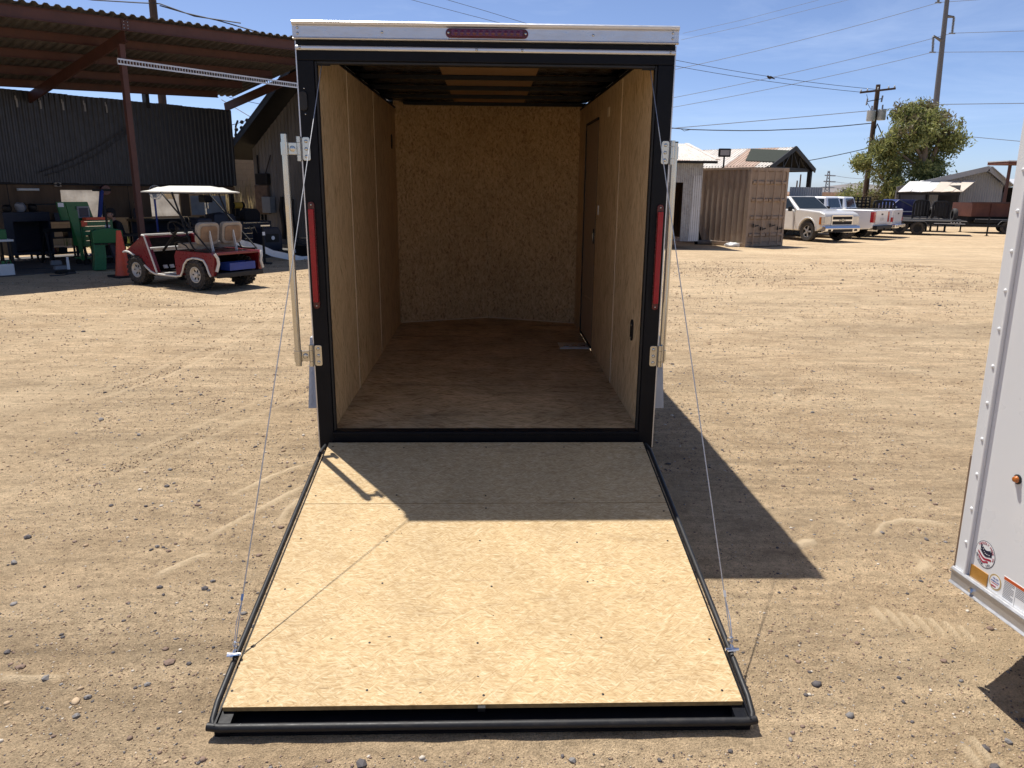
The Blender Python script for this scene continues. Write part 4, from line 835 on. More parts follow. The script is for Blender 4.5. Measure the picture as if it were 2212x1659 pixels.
for k in range(60): tuft(mb, SW(r.uniform(8.3,12.0), r.uniform(7.2,9.0), r.choice((0,0.2,0.5,1.0,1.5))*max(0,r.random())), 26, 0.75, 0.20, r)
o = mb.build('dry_brush', M['straw']); tag(o, 'dry straw-coloured brush piled against the tan block wall', 'brush', kind='stuff')
# gabled shed next to it, seen from its shaded end
G2 = thing('gabled_shed', 'dark weathered corrugated shed with steep gable and wall-mounted electrical boxes', 'shed', SW(9.0,2.5), (0,0,SA))
def g2z(v): return 2.66 + 0.64*(4.2-abs(v))
nsh = 0
v = -3.55
while v < 3.54:
    w = min(0.71, 3.55-v); za, zb = g2z(v)-0.12, g2z(v+w)-0.12; mb = MB(); n = 8; pts = []
    for k in range(n+1): pts.append((v+w*k/n, 0.0 if k % 2 else 0.022, g2z(v+w*k/n)-0.12))
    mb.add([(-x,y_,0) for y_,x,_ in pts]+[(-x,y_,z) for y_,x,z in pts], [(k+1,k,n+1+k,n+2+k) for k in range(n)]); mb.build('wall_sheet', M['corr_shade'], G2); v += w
for s in (-1, 1):
    mb = MB(); mb.add([(-0.75,0,g2z(0)),(5.5,0,g2z(0)),(5.5,s*4.25,g2z(4.25)),(-0.75,s*4.25,g2z(4.25)),(-0.75,0,g2z(0)+.06),(5.5,0,g2z(0)+.06),(5.5,s*4.25,g2z(4.25)+.06),(-0.75,s*4.25,g2z(4.25)+.06)],
        [(0,1,2,3),(7,6,5,4),(0,4,5,1),(1,5,6,2),(2,6,7,3),(3,7,4,0)] if s < 0 else [(3,2,1,0),(4,5,6,7),(1,5,4,0),(2,6,5,1),(3,7,6,2),(0,4,7,3)]); mb.build('roof_slope', M['black'], G2)
    mb = MB(); mb.bar((-0.72,0,g2z(0)-.08),(-0.72,s*4.25,g2z(4.25)-.08),0.05,0.14); mb.build('barge_board', M['black'], G2)
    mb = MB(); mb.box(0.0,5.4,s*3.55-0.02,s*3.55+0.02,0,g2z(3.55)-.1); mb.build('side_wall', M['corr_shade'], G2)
def g2p(px, py):
    p = on_plane(px, py, SW(9.0,2.5), SU) - SW(9.0,2.5); return p.dot(SV), p.z
def wallbox(name, x0, y0, x1, y1, dep, m, lab=None):
    (v0, z1), (v1, z0) = g2p(x0, y0), g2p(x1, y1); v0, v1 = sorted((v0, v1)); mb = MB(); mb.box(-0.03-dep,-0.028,v0,v1,z0,z1); return mb.build(name, m, G2, bev=0.008)
wallbox('meter_panel', 557, 400, 588, 462, 0.10, mat('rusted_panel',(0.10,0.065,0.045),0.7,var=0.4))
fb = wallbox('fuse_box', 578, 425, 598, 460, 0.20, mat('grey_box',(0.17,0.19,0.21),0.5)); wallbox('upper_cabinet', 559, 375, 586, 399, 0.12, M['black']); wallbox('conduit_box', 548, 452, 559, 463, 0.1, M['black'])
for x0, y0, x1, y1 in ((558,335,562,375),(577,463,581,540),(570,463,573,540)): wallbox('conduit', x0, y0, x1, y1, 0.05, M['black'])
mb = MB(); q = [g2p(578,375), g2p(585,350), g2p(589,335)]; mb.tube([(-0.08,v,z) for v,z in q], 0.02, 6); mb.build('conduit', M['black'], G2)
for i, (x, yt) in enumerate(((612,425),(624,415),(634,430))):
    v, z = g2p(x, yt); mb = MB(); mb.tube([(-0.05,v,z),(-0.09,v+0.05,z-0.4),(-0.07,v-0.03,z-0.9),(-0.06,v+0.02,z-1.3)], 0.06, 6); mb.build('hanging_hose', M['black'], G2, smooth=True)
mb = MB()
for k in range(5): mb.ball((-0.70-0.08*(k % 2), 3.35-0.16*k, g2z(3.35-0.16*k)+0.12+0.05*(k % 2)), 0.06, n=8, m=6)
mb.tube([(-0.7,3.4,g2z(3.4)),(-0.72,3.3,g2z(3.3)+0.35),(-0.7,3.2,g2z(3.2)+0.45)], 0.03, 6); mb.build('service_head', M['black'], G2)
# a round pole and its wires behind the shed
mb = MB(); p = on_y(331, 20, 24.0); mb.tube([(p.x,p.y,0),(p.x,p.y,8.6)], [0.15,0.12], 10); up = mb.build('utility_pole', M['pole_wood']); tag(up, 'wooden pole rising behind the corrugated shed roof', 'pole')
for i, (q, lab) in enumerate((([(120,-12),(200,0),(300,6),(345,8),(420,35),(520,50)], 'bundled black service cable over the shed roof'), ([(345,12),(400,28),(470,44),(560,70)], 'thin service wire from the pole over the roof'))):
    wire('service_cable', [on_y(*k, 23.9) for k in q], 0.02, M['wire'], lab)
wire('service_wire', [SW(*sp(478,215,8.5)), SW(*sp(545,255,8.5)), SW(*sp(553,280,8.5))], 0.014, M['cart_white'], 'pale twisted wire dropping to the gabled shed service head')
wire('service_wire', [SW(*sp(500,270,8.6)), SW(*sp(600,225,8.6))], 0.012, M['wire'], 'dark wire slung from the shed wall to the gable', sag=0.08)
wire('service_wire', [SW(*sp(495,210,8.7)), SW(*sp(640,238,8.7))], 0.010, M['wire'], 'straight dark wire crossing behind the gable', sag=0.03)
mb = MB(); mb.box(-7.0,7.9,0.95,5.3,-0.06,0.012); slabf = mb.build('workshop_slab', mat('shade_dark_concrete',(0.085,0.078,0.072),0.8,var=0.35,scale=1.2,bmp=0.15)); slabf.location = SO; slabf.rotation_euler = (0,0,SA); tag(slabf, 'dark concrete slab under the workshop shed, tone deepened as shade', 'floor', kind='structure')  # slab colour darkened to deepen the shade under the roof
# ------------------------------------------------------------------ what stands in the workshop
def sthing(name, label, cat, u, v, rot=0.0, group=None): return thing(name, label, cat, SW(u, v, float(gz(*SW(u,v).xy))), (0, 0, SA+rot), group)
# dark cabinet
t = sthing('steel_cabinet', 'navy steel cabinet on legs with open black front', 'cabinet', 1.15, 3.6)
mb = MB(); mb.box(-0.45,0.45,-0.30,-0.27,0.22,1.15); b = MB()
b.box(-0.48,-0.44,-0.3,0.3,0.2,1.15); b.box(0.44,0.48,-0.3,0.3,0.2,1.15); b.box(-0.44,0.44,-0.3,0.3,1.10,1.15); b.box(-0.44,0.44,-0.3,0.3,0.2,0.26); b.box(-0.44,0.44,0.27,0.3,0.26,1.10); b.build('carcass', M['navy'], t)
mb = MB(); mb.box(-0.44,-0.30,-0.3,-0.28,0.26,1.10); mb.box(-0.30,0.44,-0.3,-0.28,0.95,1.10); mb.build('door_frame', M['navy'], t)
for x in (-0.44, 0.44):
    for y in (-0.26, 0.26): mb = MB(); mb.box(x-.025,x+.025,y-.025,y+.025,0,0.2); mb.build('leg', M['black'], t)
for x, rr, m, nm, lab in ((-0.28,0.10,'black','tool_bag','black tool bag on the navy cabinet'),(0.0,0.13,'sticker_grey','plastic_bag','crumpled pale plastic bag on the navy cabinet'),(0.25,0.11,'black','helmet','black welding helmet on the navy cabinet')):
    p = SW(1.15+x,3.6,1.15+float(gz(*SW(1.15,3.6).xy))); mb = MB(); mb.ball((0,0,rr*0.8), rr*1.1, rr*0.9, rr*0.8, 10, 7); mb.v = [(a+0.02*math.sin(31*a+17*b_), b_+0.02*math.sin(23*c), max(0.0,c)+0.012*math.sin(41*b_)) for a,b_,c in mb.v]
    o = mb.build(nm, M[m], smooth=True); o.location = p; tag(o, lab, nm.split('_')[-1])
# left bench corner with a green case
t = sthing('work_table', 'pale-topped work table holding a small green case', 'table', -0.05, 2.0)
mb = MB(); mb.box(-0.9,0.30,-0.3,0.3,0.62,0.66); mb.build('table_top', M['white_box'], t)
for x in (-0.85,0.25):
    for y in (-0.26,0.26): mb = MB(); mb.box(x-.02,x+.02,y-.02,y+.02,0,0.62); mb.build('leg', M['black'], t)
mb = MB(); mb.box(-0.22,0.20,-0.14,0.14,0,0.20); mb.box(-0.06,0.04,-0.03,0.03,0.20,0.23); o = mb.build('plastic_case', M['green'], bev=0.015); o.location = SW(-0.02,1.95,0.66+float(gz(*SW(-.05,2).xy))); o.rotation_euler = (0,0,SA); tag(o, 'small green plastic case on the pale work table', 'case')
# jug on the floor
t = sthing('fluid_jug', 'white plastic jug with green cap on the shaded dirt', 'jug', -0.18, 1.08)
mb = MB(); mb.box(-0.13,0.13,-0.09,0.09,0,0.24); mb.build('body', M['white_box'], t, bev=0.02); mb = MB(); mb.cyl((-0.03,0,0.24),(-0.03,0,0.30),0.03,n=12); mb.build('cap', M['green'], t); mb = MB(); mb.tube([(0.02,0,0.23),(0.04,0,0.30),(0.10,0,0.30),(0.11,0,0.23)],0.012,6); mb.build('handle', M['green'], t)
# tool cart
t = sthing('tool_cart', 'bright green tool cart with drawers and raised lid panel', 'tool cart', 2.05, 2.3)
mb = MB(); mb.box(-0.30,0.42,-0.22,0.25,0.42,0.99); mb.build('drawer_cabinet', M['green'], t, bev=0.01)
for k in range(5):
    mb = MB(); mb.box(-0.27,0.39,-0.238,-0.222,0.46+0.105*k,0.555+0.105*k); d = mb.build('drawer', M['green'], t, bev=0.005); mb = MB(); mb.box(-0.22,0.34,-0.252,-0.238,0.543+0.105*k,0.553+0.105*k); mb.build('handle', M['chrome'], d)
mb = MB(); mb.prism([(-0.50,0.99),(0.20,0.99),(0.10,1.39),(-0.56,1.39)], 'y', 0.20, 0.25); mb.build('lid_panel', M['green'], t)
mb = MB(); mb.prism([(-0.36,0.12),(-0.31,0.12),(-0.33,1.20),(-0.56,1.39),(-0.50,0.99),(-0.42,0.6)], 'y', -0.25, -0.20); mb.build('side_bracket', M['green'], t)
mb = MB(); mb.box(-0.16,0.10,0.15,0.196,1.03,1.29); mb.build('printed_sheet', M['sticker_grey'], t)
mb = MB(); mb.box(-0.13,0.07,0.146,0.15,1.06,1.26); mb.build('print', M['sticker_navy'], t)
mb = MB(); mb.box(-0.54,-0.42,0.19,0.198,1.28,1.37); mb.build('label_sheet', M['sticker_white'], t)
mb = MB(); mb.box(-0.1,0.34,-0.1,0.1,0.992,1.05); mb.build('tool_tray', M['orange'], t); mb = MB(); mb.box(-0.28,-0.16,-0.25,-0.1,0.86,0.99); mb.build('holder', M['orange'], t)
for x in (-0.25,0.37):
    for y in (-0.18,0.2): mb = MB(); mb.cyl((x,y-.02,0.06),(x,y+.02,0.06),0.06,n=14); mb.box(x-.02,x+.02,y-.025,y+.025,0.10,0.42); mb.build('caster', M['black'], t)
mb = MB(); mb.box(-0.33,0.40,-0.2,0.22,0.14,0.17); mb.build('shelf', M['green_dull'], t)
# green machine stand with arched hood
t = sthing('machine_stand', 'green sheet-metal machine stand with arched hood and blade guard', 'machine', 1.62, 0.72, -0.25)
arch = [(-0.24,0.58),(0.34,0.58),(0.34,0.84)] + [(0.34-0.58*k/8, 0.84+0.05*math.sin(PI*k/8)) for k in range(1,8)] + [(-0.24,0.82)]
mb = MB(); mb.prism(arch, 'y', -0.14, 0.14); mb.build('hood', M['green'], t, bev=0.015)
mb = MB(); mb.prism([(-0.24,0.58),(-0.02,0.58),(-0.02,0.30),(-0.05,0.02),(-0.28,0.02),(-0.24,0.30)], 'y', -0.13, 0.13); mb.build('cabinet', M['green_dull'], t, bev=0.015)
mb = MB(); mb.prism([(0.06,0.58),(0.16,0.58),(0.30,0.01),(0.20,0.01)], 'y', -0.10, -0.07); mb.prism([(0.06,0.58),(0.16,0.58),(0.30,0.01),(0.20,0.01)], 'y', 0.07, 0.10); mb.build('splayed_leg', M['navy'], t)
mb = MB(); mb.box(-0.22,0.36,-0.16,0.16,0.555,0.58); mb.build('table_plate', M['black'], t)
mb = MB(); mb.cyl((0.09,0.02,0.86),(0.085,0.02,1.35),0.022,n=10); mb.build('lever', M['black'], t)
for x in (-0.10, 0.02): mb = MB(); mb.box(x,x+0.06,-0.165,-0.16,0.562,0.574); mb.build('scale_plate', M['chrome'], t)
# black bench, cup, stool and seated person
zb = float(gz(*SW(2.6,1.6).xy))
t = sthing('workbench', 'low black steel workbench carrying a cup', 'workbench', 2.75, 1.6)
mb = MB(); mb.box(-0.95,0.9,-0.28,0.28,0.66,0.70); mb.build('bench_top', M['black'], t)
for x in (-0.9,0.85):
    for y in (-0.24,0.24): mb = MB(); mb.box(x-.03,x+.03,y-.03,y+.03,0,0.66); mb.build('leg', M['black'], t)
mb = MB(); mb.box(-0.9,0.85,-0.02,0.02,0.2,0.24); mb.build('stretcher', M['navy'], t)
q = sp(237,519,1.5); t = thing('drink_cup', 'large white and blue disposable cup standing on the black bench', 'cup', SW(2.05,1.45,zb+0.70), (0,0,SA))
mb = MB(); mb.lathe([(0.040,0),(0.052,0.20)], (0,0,0), n=16); mb.build('cup_wall', M['white_box'], t, smooth=True); mb = MB(); mb.lathe([(0.0465,0.07),(0.0525,0.17)], (0,0,0), n=16); mb.build('printed_band', M['sticker_blue'], t)
mb = MB(); mb.lathe([(0.054,0.20),(0.054,0.215),(0.03,0.225),(0,0.225)], (0,0,0), n=16); mb.build('lid', M['white_box'], t); mb = MB(); mb.cyl((0.01,0,0.22),(0.02,0,0.30),0.005,n=6); mb.build('straw', M['black'], t)
t = sthing('work_stool', 'low stool with green seat under the seated worker', 'stool', 2.78, 2.3)
mb = MB(); mb.cyl((0,0,0.38),(0,0,0.43),0.19,n=18); mb.build('seat', M['green'], t, smooth=True); mb = MB(); mb.cyl((0,0,0.05),(0,0,0.38),0.03,n=10); mb.build('post', M['black'], t)
for k in range(4): mb = MB(); a = k*PI/2+.4; mb.bar((0,0,0.06),(0.2*math.cos(a),0.2*math.sin(a),0.03),0.03,0.03); mb.build('leg', M['black'], t)
# person: faces -x of the shed, torso leaning to the bench, forearms forward
PP = thing('person', 'person in black cap and black long-sleeved shirt sitting at the bench', 'person', SW(2.78,2.3,zb), (0,0,SA+PI))
def skin_fig(name, verts, edges, mat_, parent, sub=2):
    me = bpy.data.meshes.new(name); me.from_pydata([v[0] for v in verts], edges, []); o = bpy.data.objects.new(name, me); COL.objects.link(o); o.parent = parent; me.materials.append(mat_)
    m = o.modifiers.new('skin', 'SKIN'); m.use_smooth_shade = True
    for i, v in enumerate(verts): rr = v[1]; me.skin_vertices[0].data[i].radius = rr if isinstance(rr, tuple) else (rr, rr); me.skin_vertices[0].data[i].use_root = (i == 0)
    s = o.modifiers.new('sub', 'SUBSURF'); s.levels = sub; s.render_levels = sub; return o
# local x forward, y left
V_ = [((0,0,0.50),(0.15,0.12)), ((0.05,0,0.66),(0.14,0.11)), ((0.11,0,0.80),(0.16,0.12)), ((0.15,0,0.91),(0.13,0.10)), ((0.18,0,0.99),0.055),
      ((0.15,0.17,0.90),0.068), ((0.22,0.26,0.72),0.056), ((0.44,0.20,0.68),0.045), ((0.15,-0.17,0.90),0.068), ((0.22,-0.26,0.72),0.056), ((0.44,-0.20,0.68),0.045),
      ((0.05,0.10,0.47),0.095), ((0.42,0.14,0.47),0.075), ((0.44,0.14,0.12),0.055), ((0.46,0.14,0.06),0.05), ((0.58,0.15,0.04),0.04),
      ((0.05,-0.10,0.47),0.095), ((0.42,-0.14,0.47),0.075), ((0.40,-0.14,0.12),0.055), ((0.42,-0.14,0.06),0.05), ((0.54,-0.15,0.04),0.04)]
E_ = [(0,1),(1,2),(2,3),(3,4),(3,5),(5,6),(6,7),(3,8),(8,9),(9,10),(0,11),(11,12),(12,13),(13,14),(14,15),(0,16),(16,17),(17,18),(18,19),(19,20)]
skin_fig('body', V_, E_, M['cloth_black'], PP)
hc = Vector((0.23,0,1.12))
mb = MB(); mb.ball(hc, 0.095, 0.075, 0.115, 16, 12)
mb.v = [tuple(Vector(v)+Vector((0.012*max(0,1-abs(v[2]-1.06)/0.05) if v[0] > hc.x else 0,0,0))) for v in mb.v]
mb.ball((hc.x+0.098,0,1.105), 0.018, 0.013, 0.022, 8, 6); mb.ball((hc.x-0.005,0.076,1.11),0.016,0.010,0.028,8,6); mb.ball((hc.x-0.005,-0.076,1.11),0.016,0.010,0.028,8,6); mb.tube([(0.18,0,0.97),(0.20,0,1.05)],0.05,10); mb.tube([(0.165,0,0.92),(0.18,0,0.97)],0.05,8)
mb.build('head', M['skin'], PP, smooth=True)
for y in (0.03,-0.03): mb = MB(); mb.ball((hc.x+0.087,y,1.135),0.012,0.014,0.009,8,6); mb.build('eye', M['hair'], PP)
mb = MB(); mb.ball((hc.x+0.088,0,1.058),0.012,0.026,0.006,8,6); mb.build('mouth', mat('lip',(0.25,0.10,0.08),0.5), PP)
mb = MB(); mb.ball(hc+Vector((-0.018,0,0.0)), 0.090, 0.082, 0.10, 14, 10); mb.v = [v for v in mb.v]; mb.build('hair', M['hair'], PP, smooth=True)
mb = MB(); mb.lathe([(0.098,0.035),(0.100,0.06),(0.090,0.105),(0.055,0.135),(0,0.142)], hc+Vector((-0.005,0,0)), n=20); mb.prism([(hc.x+0.07,-0.075),(hc.x+0.15,-0.065),(hc.x+0.185,0),(hc.x+0.15,0.065),(hc.x+0.07,0.075)], 'z', hc.z+0.035, hc.z+0.044); mb.build('cap', M['cloth_black'], PP, smooth=True)
for s in (1,-1):
    w0 = Vector((0.44,s*0.20,0.68)); V2 = [(tuple(w0),0.030),((0.49,s*0.19,0.675),(0.038,0.018))]; E2 = [(0,1)]
    for k, (dy, L) in enumerate(((-0.030,0.052),(-0.010,0.060),(0.010,0.056),(0.028,0.044))):
        i = len(V2); V2 += [((0.525,s*0.19+dy,0.675),0.010),((0.525+L*0.6,s*0.19+dy,0.665),0.009),((0.525+L,s*0.19+dy,0.640),0.008)]; E2 += [(1,i),(i,i+1),(i+1,i+2)]
    i = len(V2); V2 += [((0.50,s*0.15,0.67),0.011),((0.53,s*0.135,0.66),0.009)]; E2 += [(1,i),(i,i+1)]
    skin_fig('hand', V2, E2, M['skin'], PP, 1)
# traffic cone
t = sthing('traffic_cone', 'tall faded orange traffic cone on a black base', 'cone', 1.22, -0.80)
mb = MB(); mb.lathe([(0.155,0.03),(0.14,0.10),(0.045,0.88),(0.038,0.90)], (0,0,0), n=24); mb.build('cone_body', M['orange'], t, smooth=True)
mb = MB(); mb.prism(rounded(0.23,0.23,0.05), 'z', 0, 0.035); mb.build('base', M['rubber'], t); 
# fan on a blue stand
t = sthing('pedestal_fan', 'round pedestal fan on a blue post beside the column', 'fan', 4.1, 3.2)
mb = MB(); mb.cyl((0,0,0),(0,0,1.45),0.025,n=10); mb.build('post', M['blue_box'], t); mb = MB(); mb.cyl((0,0,0),(0,0,0.03),0.2,n=16); mb.build('base', M['black'], t)
mb = MB(); [mb.torus((0,-0.08,1.62),(0,1,0),rr,0.008,20,5) for rr in (0.05,0.11,0.17)]; [mb.tube([(0,-0.08,1.62),(0.17*math.cos(a),-0.08,1.62+0.17*math.sin(a))],0.005,4) for a in [k*PI/8 for k in range(16)]]; mb.build('guard', M['transformer'], t)
mb = MB()
for k in range(4): mb.obox((0.07*math.cos(k*PI/2),-0.02,1.62+0.07*math.sin(k*PI/2)),(0.13,0.01,0.09),Matrix.Rotation(-k*PI/2,3,'Y') @ Matrix.Rotation(0.5,3,'X'))
mb.cyl((0,-0.03,1.62),(0,0.1,1.62),0.05,n=12); mb.build('blades', M['transformer'], t)
# long rear bench with machines
t = sthing('rear_workbench', 'long dark workbench along the back wall under machines', 'workbench', 5.6, 4.45)
mb = MB(); mb.box(-1.5,1.9,-0.35,0.35,0.86,0.92); mb.build('bench_top', M['black'], t); mb = MB(); mb.box(-1.5,1.9,0.1,0.14,0.3,0.86); mb.build('back_panel', M['navy'], t)
for x in (-1.45,0.2,1.85):
    for y in (-0.3,0.3): mb = MB(); mb.box(x-.03,x+.03,y-.03,y+.03,0,0.86); mb.build('leg', M['black'], t)
zr = float(gz(*SW(5.6,4.45).xy))+0.92
t = thing('drill_press', 'black bench drill press in front of the pale board', 'drill', SW(6.2,4.4,zr), (0,0,SA))
mb = MB(); mb.cyl((0,0,0),(0,0,0.62),0.03,n=10); mb.build('column', M['zinc'], t); mb = MB(); mb.box(-0.13,0.13,-0.15,0.15,0,0.03); mb.build('base', M['black'], t); mb = MB(); mb.box(-0.12,0.12,-0.2,0.16,0.42,0.62); mb.build('head', M['black'], t, bev=0.03); mb = MB(); mb.cyl((0,-0.12,0.25),(0,-0.12,0.42),0.025,n=8); mb.build('spindle', M['zinc'], t); mb = MB(); mb.tube([(0.1,-0.1,0.5),(0.22,-0.2,0.46)],0.01,5); mb.build('handle', M['black'], t)
t = thing('bench_grinder', 'yellow bench grinder on a post beside the pale board', 'grinder', SW(7.15,4.3,zr), (0,0,SA))
mb = MB(); mb.box(-0.05,0.05,-0.05,0.05,0,0.24); mb.build('post', M['black'], t); mb = MB(); mb.cyl((-0.12,0,0.33),(0.12,0,0.33),0.095,n=16); mb.build('motor', mat('machine_yellow',(0.42,0.26,0.03),0.5), t, smooth=True)
for x in (-0.17,0.17): mb = MB(); mb.cyl((x-.025,0,0.33),(x+.025,0,0.33),0.10,n=16); mb.build('wheel_guard', M['black'], t)
# tarped machine
t = MB(); n, m_ = 24, 8; vs = []
for j in range(m_+1):
    f_ = j/m_; z = 1.12*(1-f_)**1.0 if j < m_ else 0.0
    for k in range(n):
        a = 2*PI*k/n; ww = (0.34+0.10*f_)*(1 if j else 0.0) if j != 1 else 0.30; rr = 1.0/max(abs(math.cos(a)),abs(math.sin(a)))**0.75
        vs.append((ww*rr*math.cos(a)*(1+0.06*f_*math.sin(5*a+1)), 0.8*ww*rr*math.sin(a)*(1+0.06*f_*math.sin(7*a)), z if j != 1 else 1.06))
t.add(vs, [(j*n+k, (j+1)*n+k, (j+1)*n+(k+1)%n, j*n+(k+1)%n) for j in range(m_) for k in range(n)])
o = t.build('covered_machine', M['navy'], smooth=True); o.location = SW(5.5,2.6,float(gz(*SW(5.5,2.6).xy))); o.rotation_euler = (0,0,SA); tag(o, 'machine hidden under a draped navy cover', 'machine')
# tool chest with bag
t = sthing('tool_chest', 'dark blue tool chest below a black bag beside the gable', 'tool chest', 6.55, 2.8)
mb = MB(); mb.box(-0.5,0.5,-0.25,0.25,0.08,0.86); mb.build('carcass', M['navy'], t, bev=0.01)
for k in range(5): mb = MB(); mb.box(-0.46,0.46,-0.265,-0.252,0.14+0.14*k,0.265+0.14*k); d = mb.build('drawer', M['navy'], t); mb = MB(); mb.box(-0.4,0.4,-0.28,-0.266,0.25+0.14*k,0.26+0.14*k); mb.build('handle', M['zinc'], d)
mb = MB(); mb.prism([(-0.24,0),(0.24,0),(0.26,0.20),(0.16,0.32),(-0.14,0.34),(-0.24,0.24)], 'y', -0.14, 0.14); o = mb.build('shoulder_bag', M['cloth_black'], bev=0.03); o.location = SW(6.55,2.8,0.86+float(gz(*SW(6.55,2.8).xy))); o.rotation_euler = (0,0,SA); tag(o, 'black shoulder bag on the dark blue tool chest', 'bag')
# jack stand with T handle
t = sthing('support_stand', 'slim steel roller stand with T handle and round base', 'stand', 4.72, -0.42)
mb = MB(); mb.cyl((0,0,0.02),(0,0,0.86),0.03,n=10); mb.build('post', M['black'], t); mb = MB(); mb.cyl((0,0,0),(0,0,0.025),0.17,n=18); mb.build('base', M['black'], t); mb = MB(); mb.bar((-0.05,0,0.88),(0.20,0,0.88),0.03,0.03); mb.build('handle', M['zinc'], t); mb = MB(); mb.box(-0.035,0.035,-0.036,-0.031,0.66,0.74); mb.build('label_plate', M['sticker_white'], t)
# pale bent steel boom coming from behind the trailer
t = sthing('steel_drawbar', 'pale bent flat-steel drawbar with bolted pivot beside the golf cart', 'drawbar', 5.2, -0.1)
def tl(px, py, v): q = sp(px, py, v); return Vector((q[0]-5.2, v+0.1, q[2]))
A_, B_, C_, D_ = tl(507,520,-0.1), tl(566,536,-0.1), tl(588,546,-0.12), tl(655,560,-0.15)
for p, q, m in ((A_,B_,'galv'),(B_,C_,'white_paint'),(C_,D_,'white_paint')): mb = MB(); mb.bar(p, q+(q-p).normalized()*0.01, 0.02, 0.15); mb.build('flat_bar', M[m], t)
mb = MB(); mb.obox(D_+Vector((0.1,0,-0.01)),(0.36,0.03,0.19)); mb.build('pivot_plate', M['white_paint'], t, bev=0.01); mb = MB(); mb.cyl(D_+Vector((0.03,-0.03,0)),D_+Vector((0.03,0.03,0)),0.025,n=10); mb.build('bolt', M['zinc'], t)
E1, F1 = tl(632,541,0.5), tl(720,552,0.5); mb = MB(); mb.bar(E1, F1+Vector((0.5,0,0)), 0.06, 0.09); mb.build('cross_bar', M['white_paint'], t)
mb = MB(); mb.box(D_.x+0.25,D_.x+0.9,-0.2,0.7,0,0.32); mb.build('base_frame', M['black'], t); mb = MB(); mb.bar(A_+Vector((0.1,0.04,-.05)),(A_.x+0.1,0.04,0.0),0.04,0.04); mb.build('prop', M['black'], t)
# floor clutter in the shade
r = random.Random(5)
def hose(u, v, n, rad, label):
    pts = []; a = r.random()*6
    for k in range(n): a += r.uniform(-0.7,1.0); u += 0.11*math.cos(a); v += 0.07*math.sin(a); p = SW(u,v); pts.append((p.x,p.y,float(gz(p.x,p.y))+rad))
    wire('air_hose', pts, rad, M['wire'], label, cat='hose')
hose(0.4,0.5,16,0.014,'dark coiled hose on the shaded dirt near the jug'); hose(0.9,1.6,18,0.012,'dark hose lying between cabinet and green machine'); hose(2.6,0.5,12,0.012,'dark hose in front of the black bench')
for i, (u, v, sx, sy, sz, m, lab) in enumerate(((0.75,0.7,0.36,0.16,0.06,'black','flat black scrap plate lying near the green machine'),(1.0,1.5,0.26,0.2,0.08,'sticker_grey','grey parts tray on the shaded floor'),(1.35,2.6,0.22,0.14,0.10,'sticker_grey','pale tool case on the floor by the cabinet'),
        (2.3,0.1,0.36,0.2,0.09,'dark_red','crumpled pinkish carton beside the traffic cone'),(2.75,0.6,0.5,0.12,0.05,'zinc','metal offcut lying under the black bench'),(0.95,1.0,0.05,0.04,0.30,'white_box','white level leaning by the green machine'))):
    p = SW(u,v); mb = MB(); mb.prism(rounded(sx/2,sy/2,min(sx,sy)*0.18,3), 'z', 0, sz*0.8); mb.prism([(a*0.85,b*0.8) for a,b in rounded(sx/2,sy/2,min(sx,sy)*0.18,3)], 'z', sz*0.8, sz)
    o = mb.build('shop_item', M[m]); o.location = (p.x,p.y,float(gz(p.x,p.y))); o.rotation_euler = (0,0,SA+r.uniform(-.4,.4)); o.name = ('scrap_plate','parts_tray','tool_case','carton','metal_offcut','spirit_level')[i]; tag(o, lab, ('plate','tray','case','carton','offcut','level')[i])
# more shop clutter in the shade
t = sthing('parts_rack', 'dark open steel rack with bins between cabinet and tool cart', 'rack', 2.1, 4.4)
for x in (-0.5,0.5):
    for y in (-0.18,0.18): mb = MB(); mb.box(x-.02,x+.02,y-.02,y+.02,0,1.35); mb.build('upright', M['black'], t)
for k, z in enumerate((0.12,0.5,0.9,1.3)):
    mb = MB(); mb.box(-0.52,0.52,-0.2,0.2,z,z+.03); sh_ = mb.build('shelf', M['black'], t)
    for j in range(4):
        if (j+k) % 4 != 3 and z < 1.2: mb = MB(); x = -0.40+0.25*j; mb.prism([(x-.09,z+.03),(x+.09,z+.03),(x+.10,z+.16+.05*((j*k) % 3)),(x-.10,z+.16+.05*((j*k) % 3))],'y',-0.16,0.14); mb.build('bin', M[('navy','black','black','dark_red')[(j*3+k) % 4]], sh_)
t = sthing('saw_horse', 'dark steel saw horse standing in front of the parts rack', 'saw horse', 1.72, 3.0)
mb = MB(); mb.bar((-0.4,0,0.75),(0.4,0,0.75),0.08,0.08); mb.build('beam', M['black'], t)
for x in (-0.35,0.35):
    for s_ in (-1,1): mb = MB(); mb.bar((x,0,0.74),(x*1.15,s_*0.28,0.0),0.04,0.04); mb.build('leg', M['black'], t)
t = sthing('gas_cylinder', 'dark tall gas cylinder chained by the wall post', 'gas cylinder', 4.38, 4.75)
mb = MB(); mb.lathe([(0,0),(.11,0),(.115,.02),(.115,1.05),(.09,1.17),(.035,1.22),(.035,1.28)],(0,0,0),n=18); mb.build('bottle', M['navy'], t, smooth=True); mb = MB(); mb.cyl((0,0,1.28),(0,0,1.36),.03,n=10); mb.cyl((-.06,0,1.33),(.06,0,1.33),.015,n=8); mb.build('valve', M['zinc'], t)
t = sthing('parts_crate', 'black steel parts crate standing behind the golf cart', 'crate', 3.75, 1.0)
for sx in (-1, 1): mb = MB(); mb.box(sx*0.42-.02,sx*0.42+.02,-0.25,0.25,0.0,0.80); mb.build('side', M['black'], t)
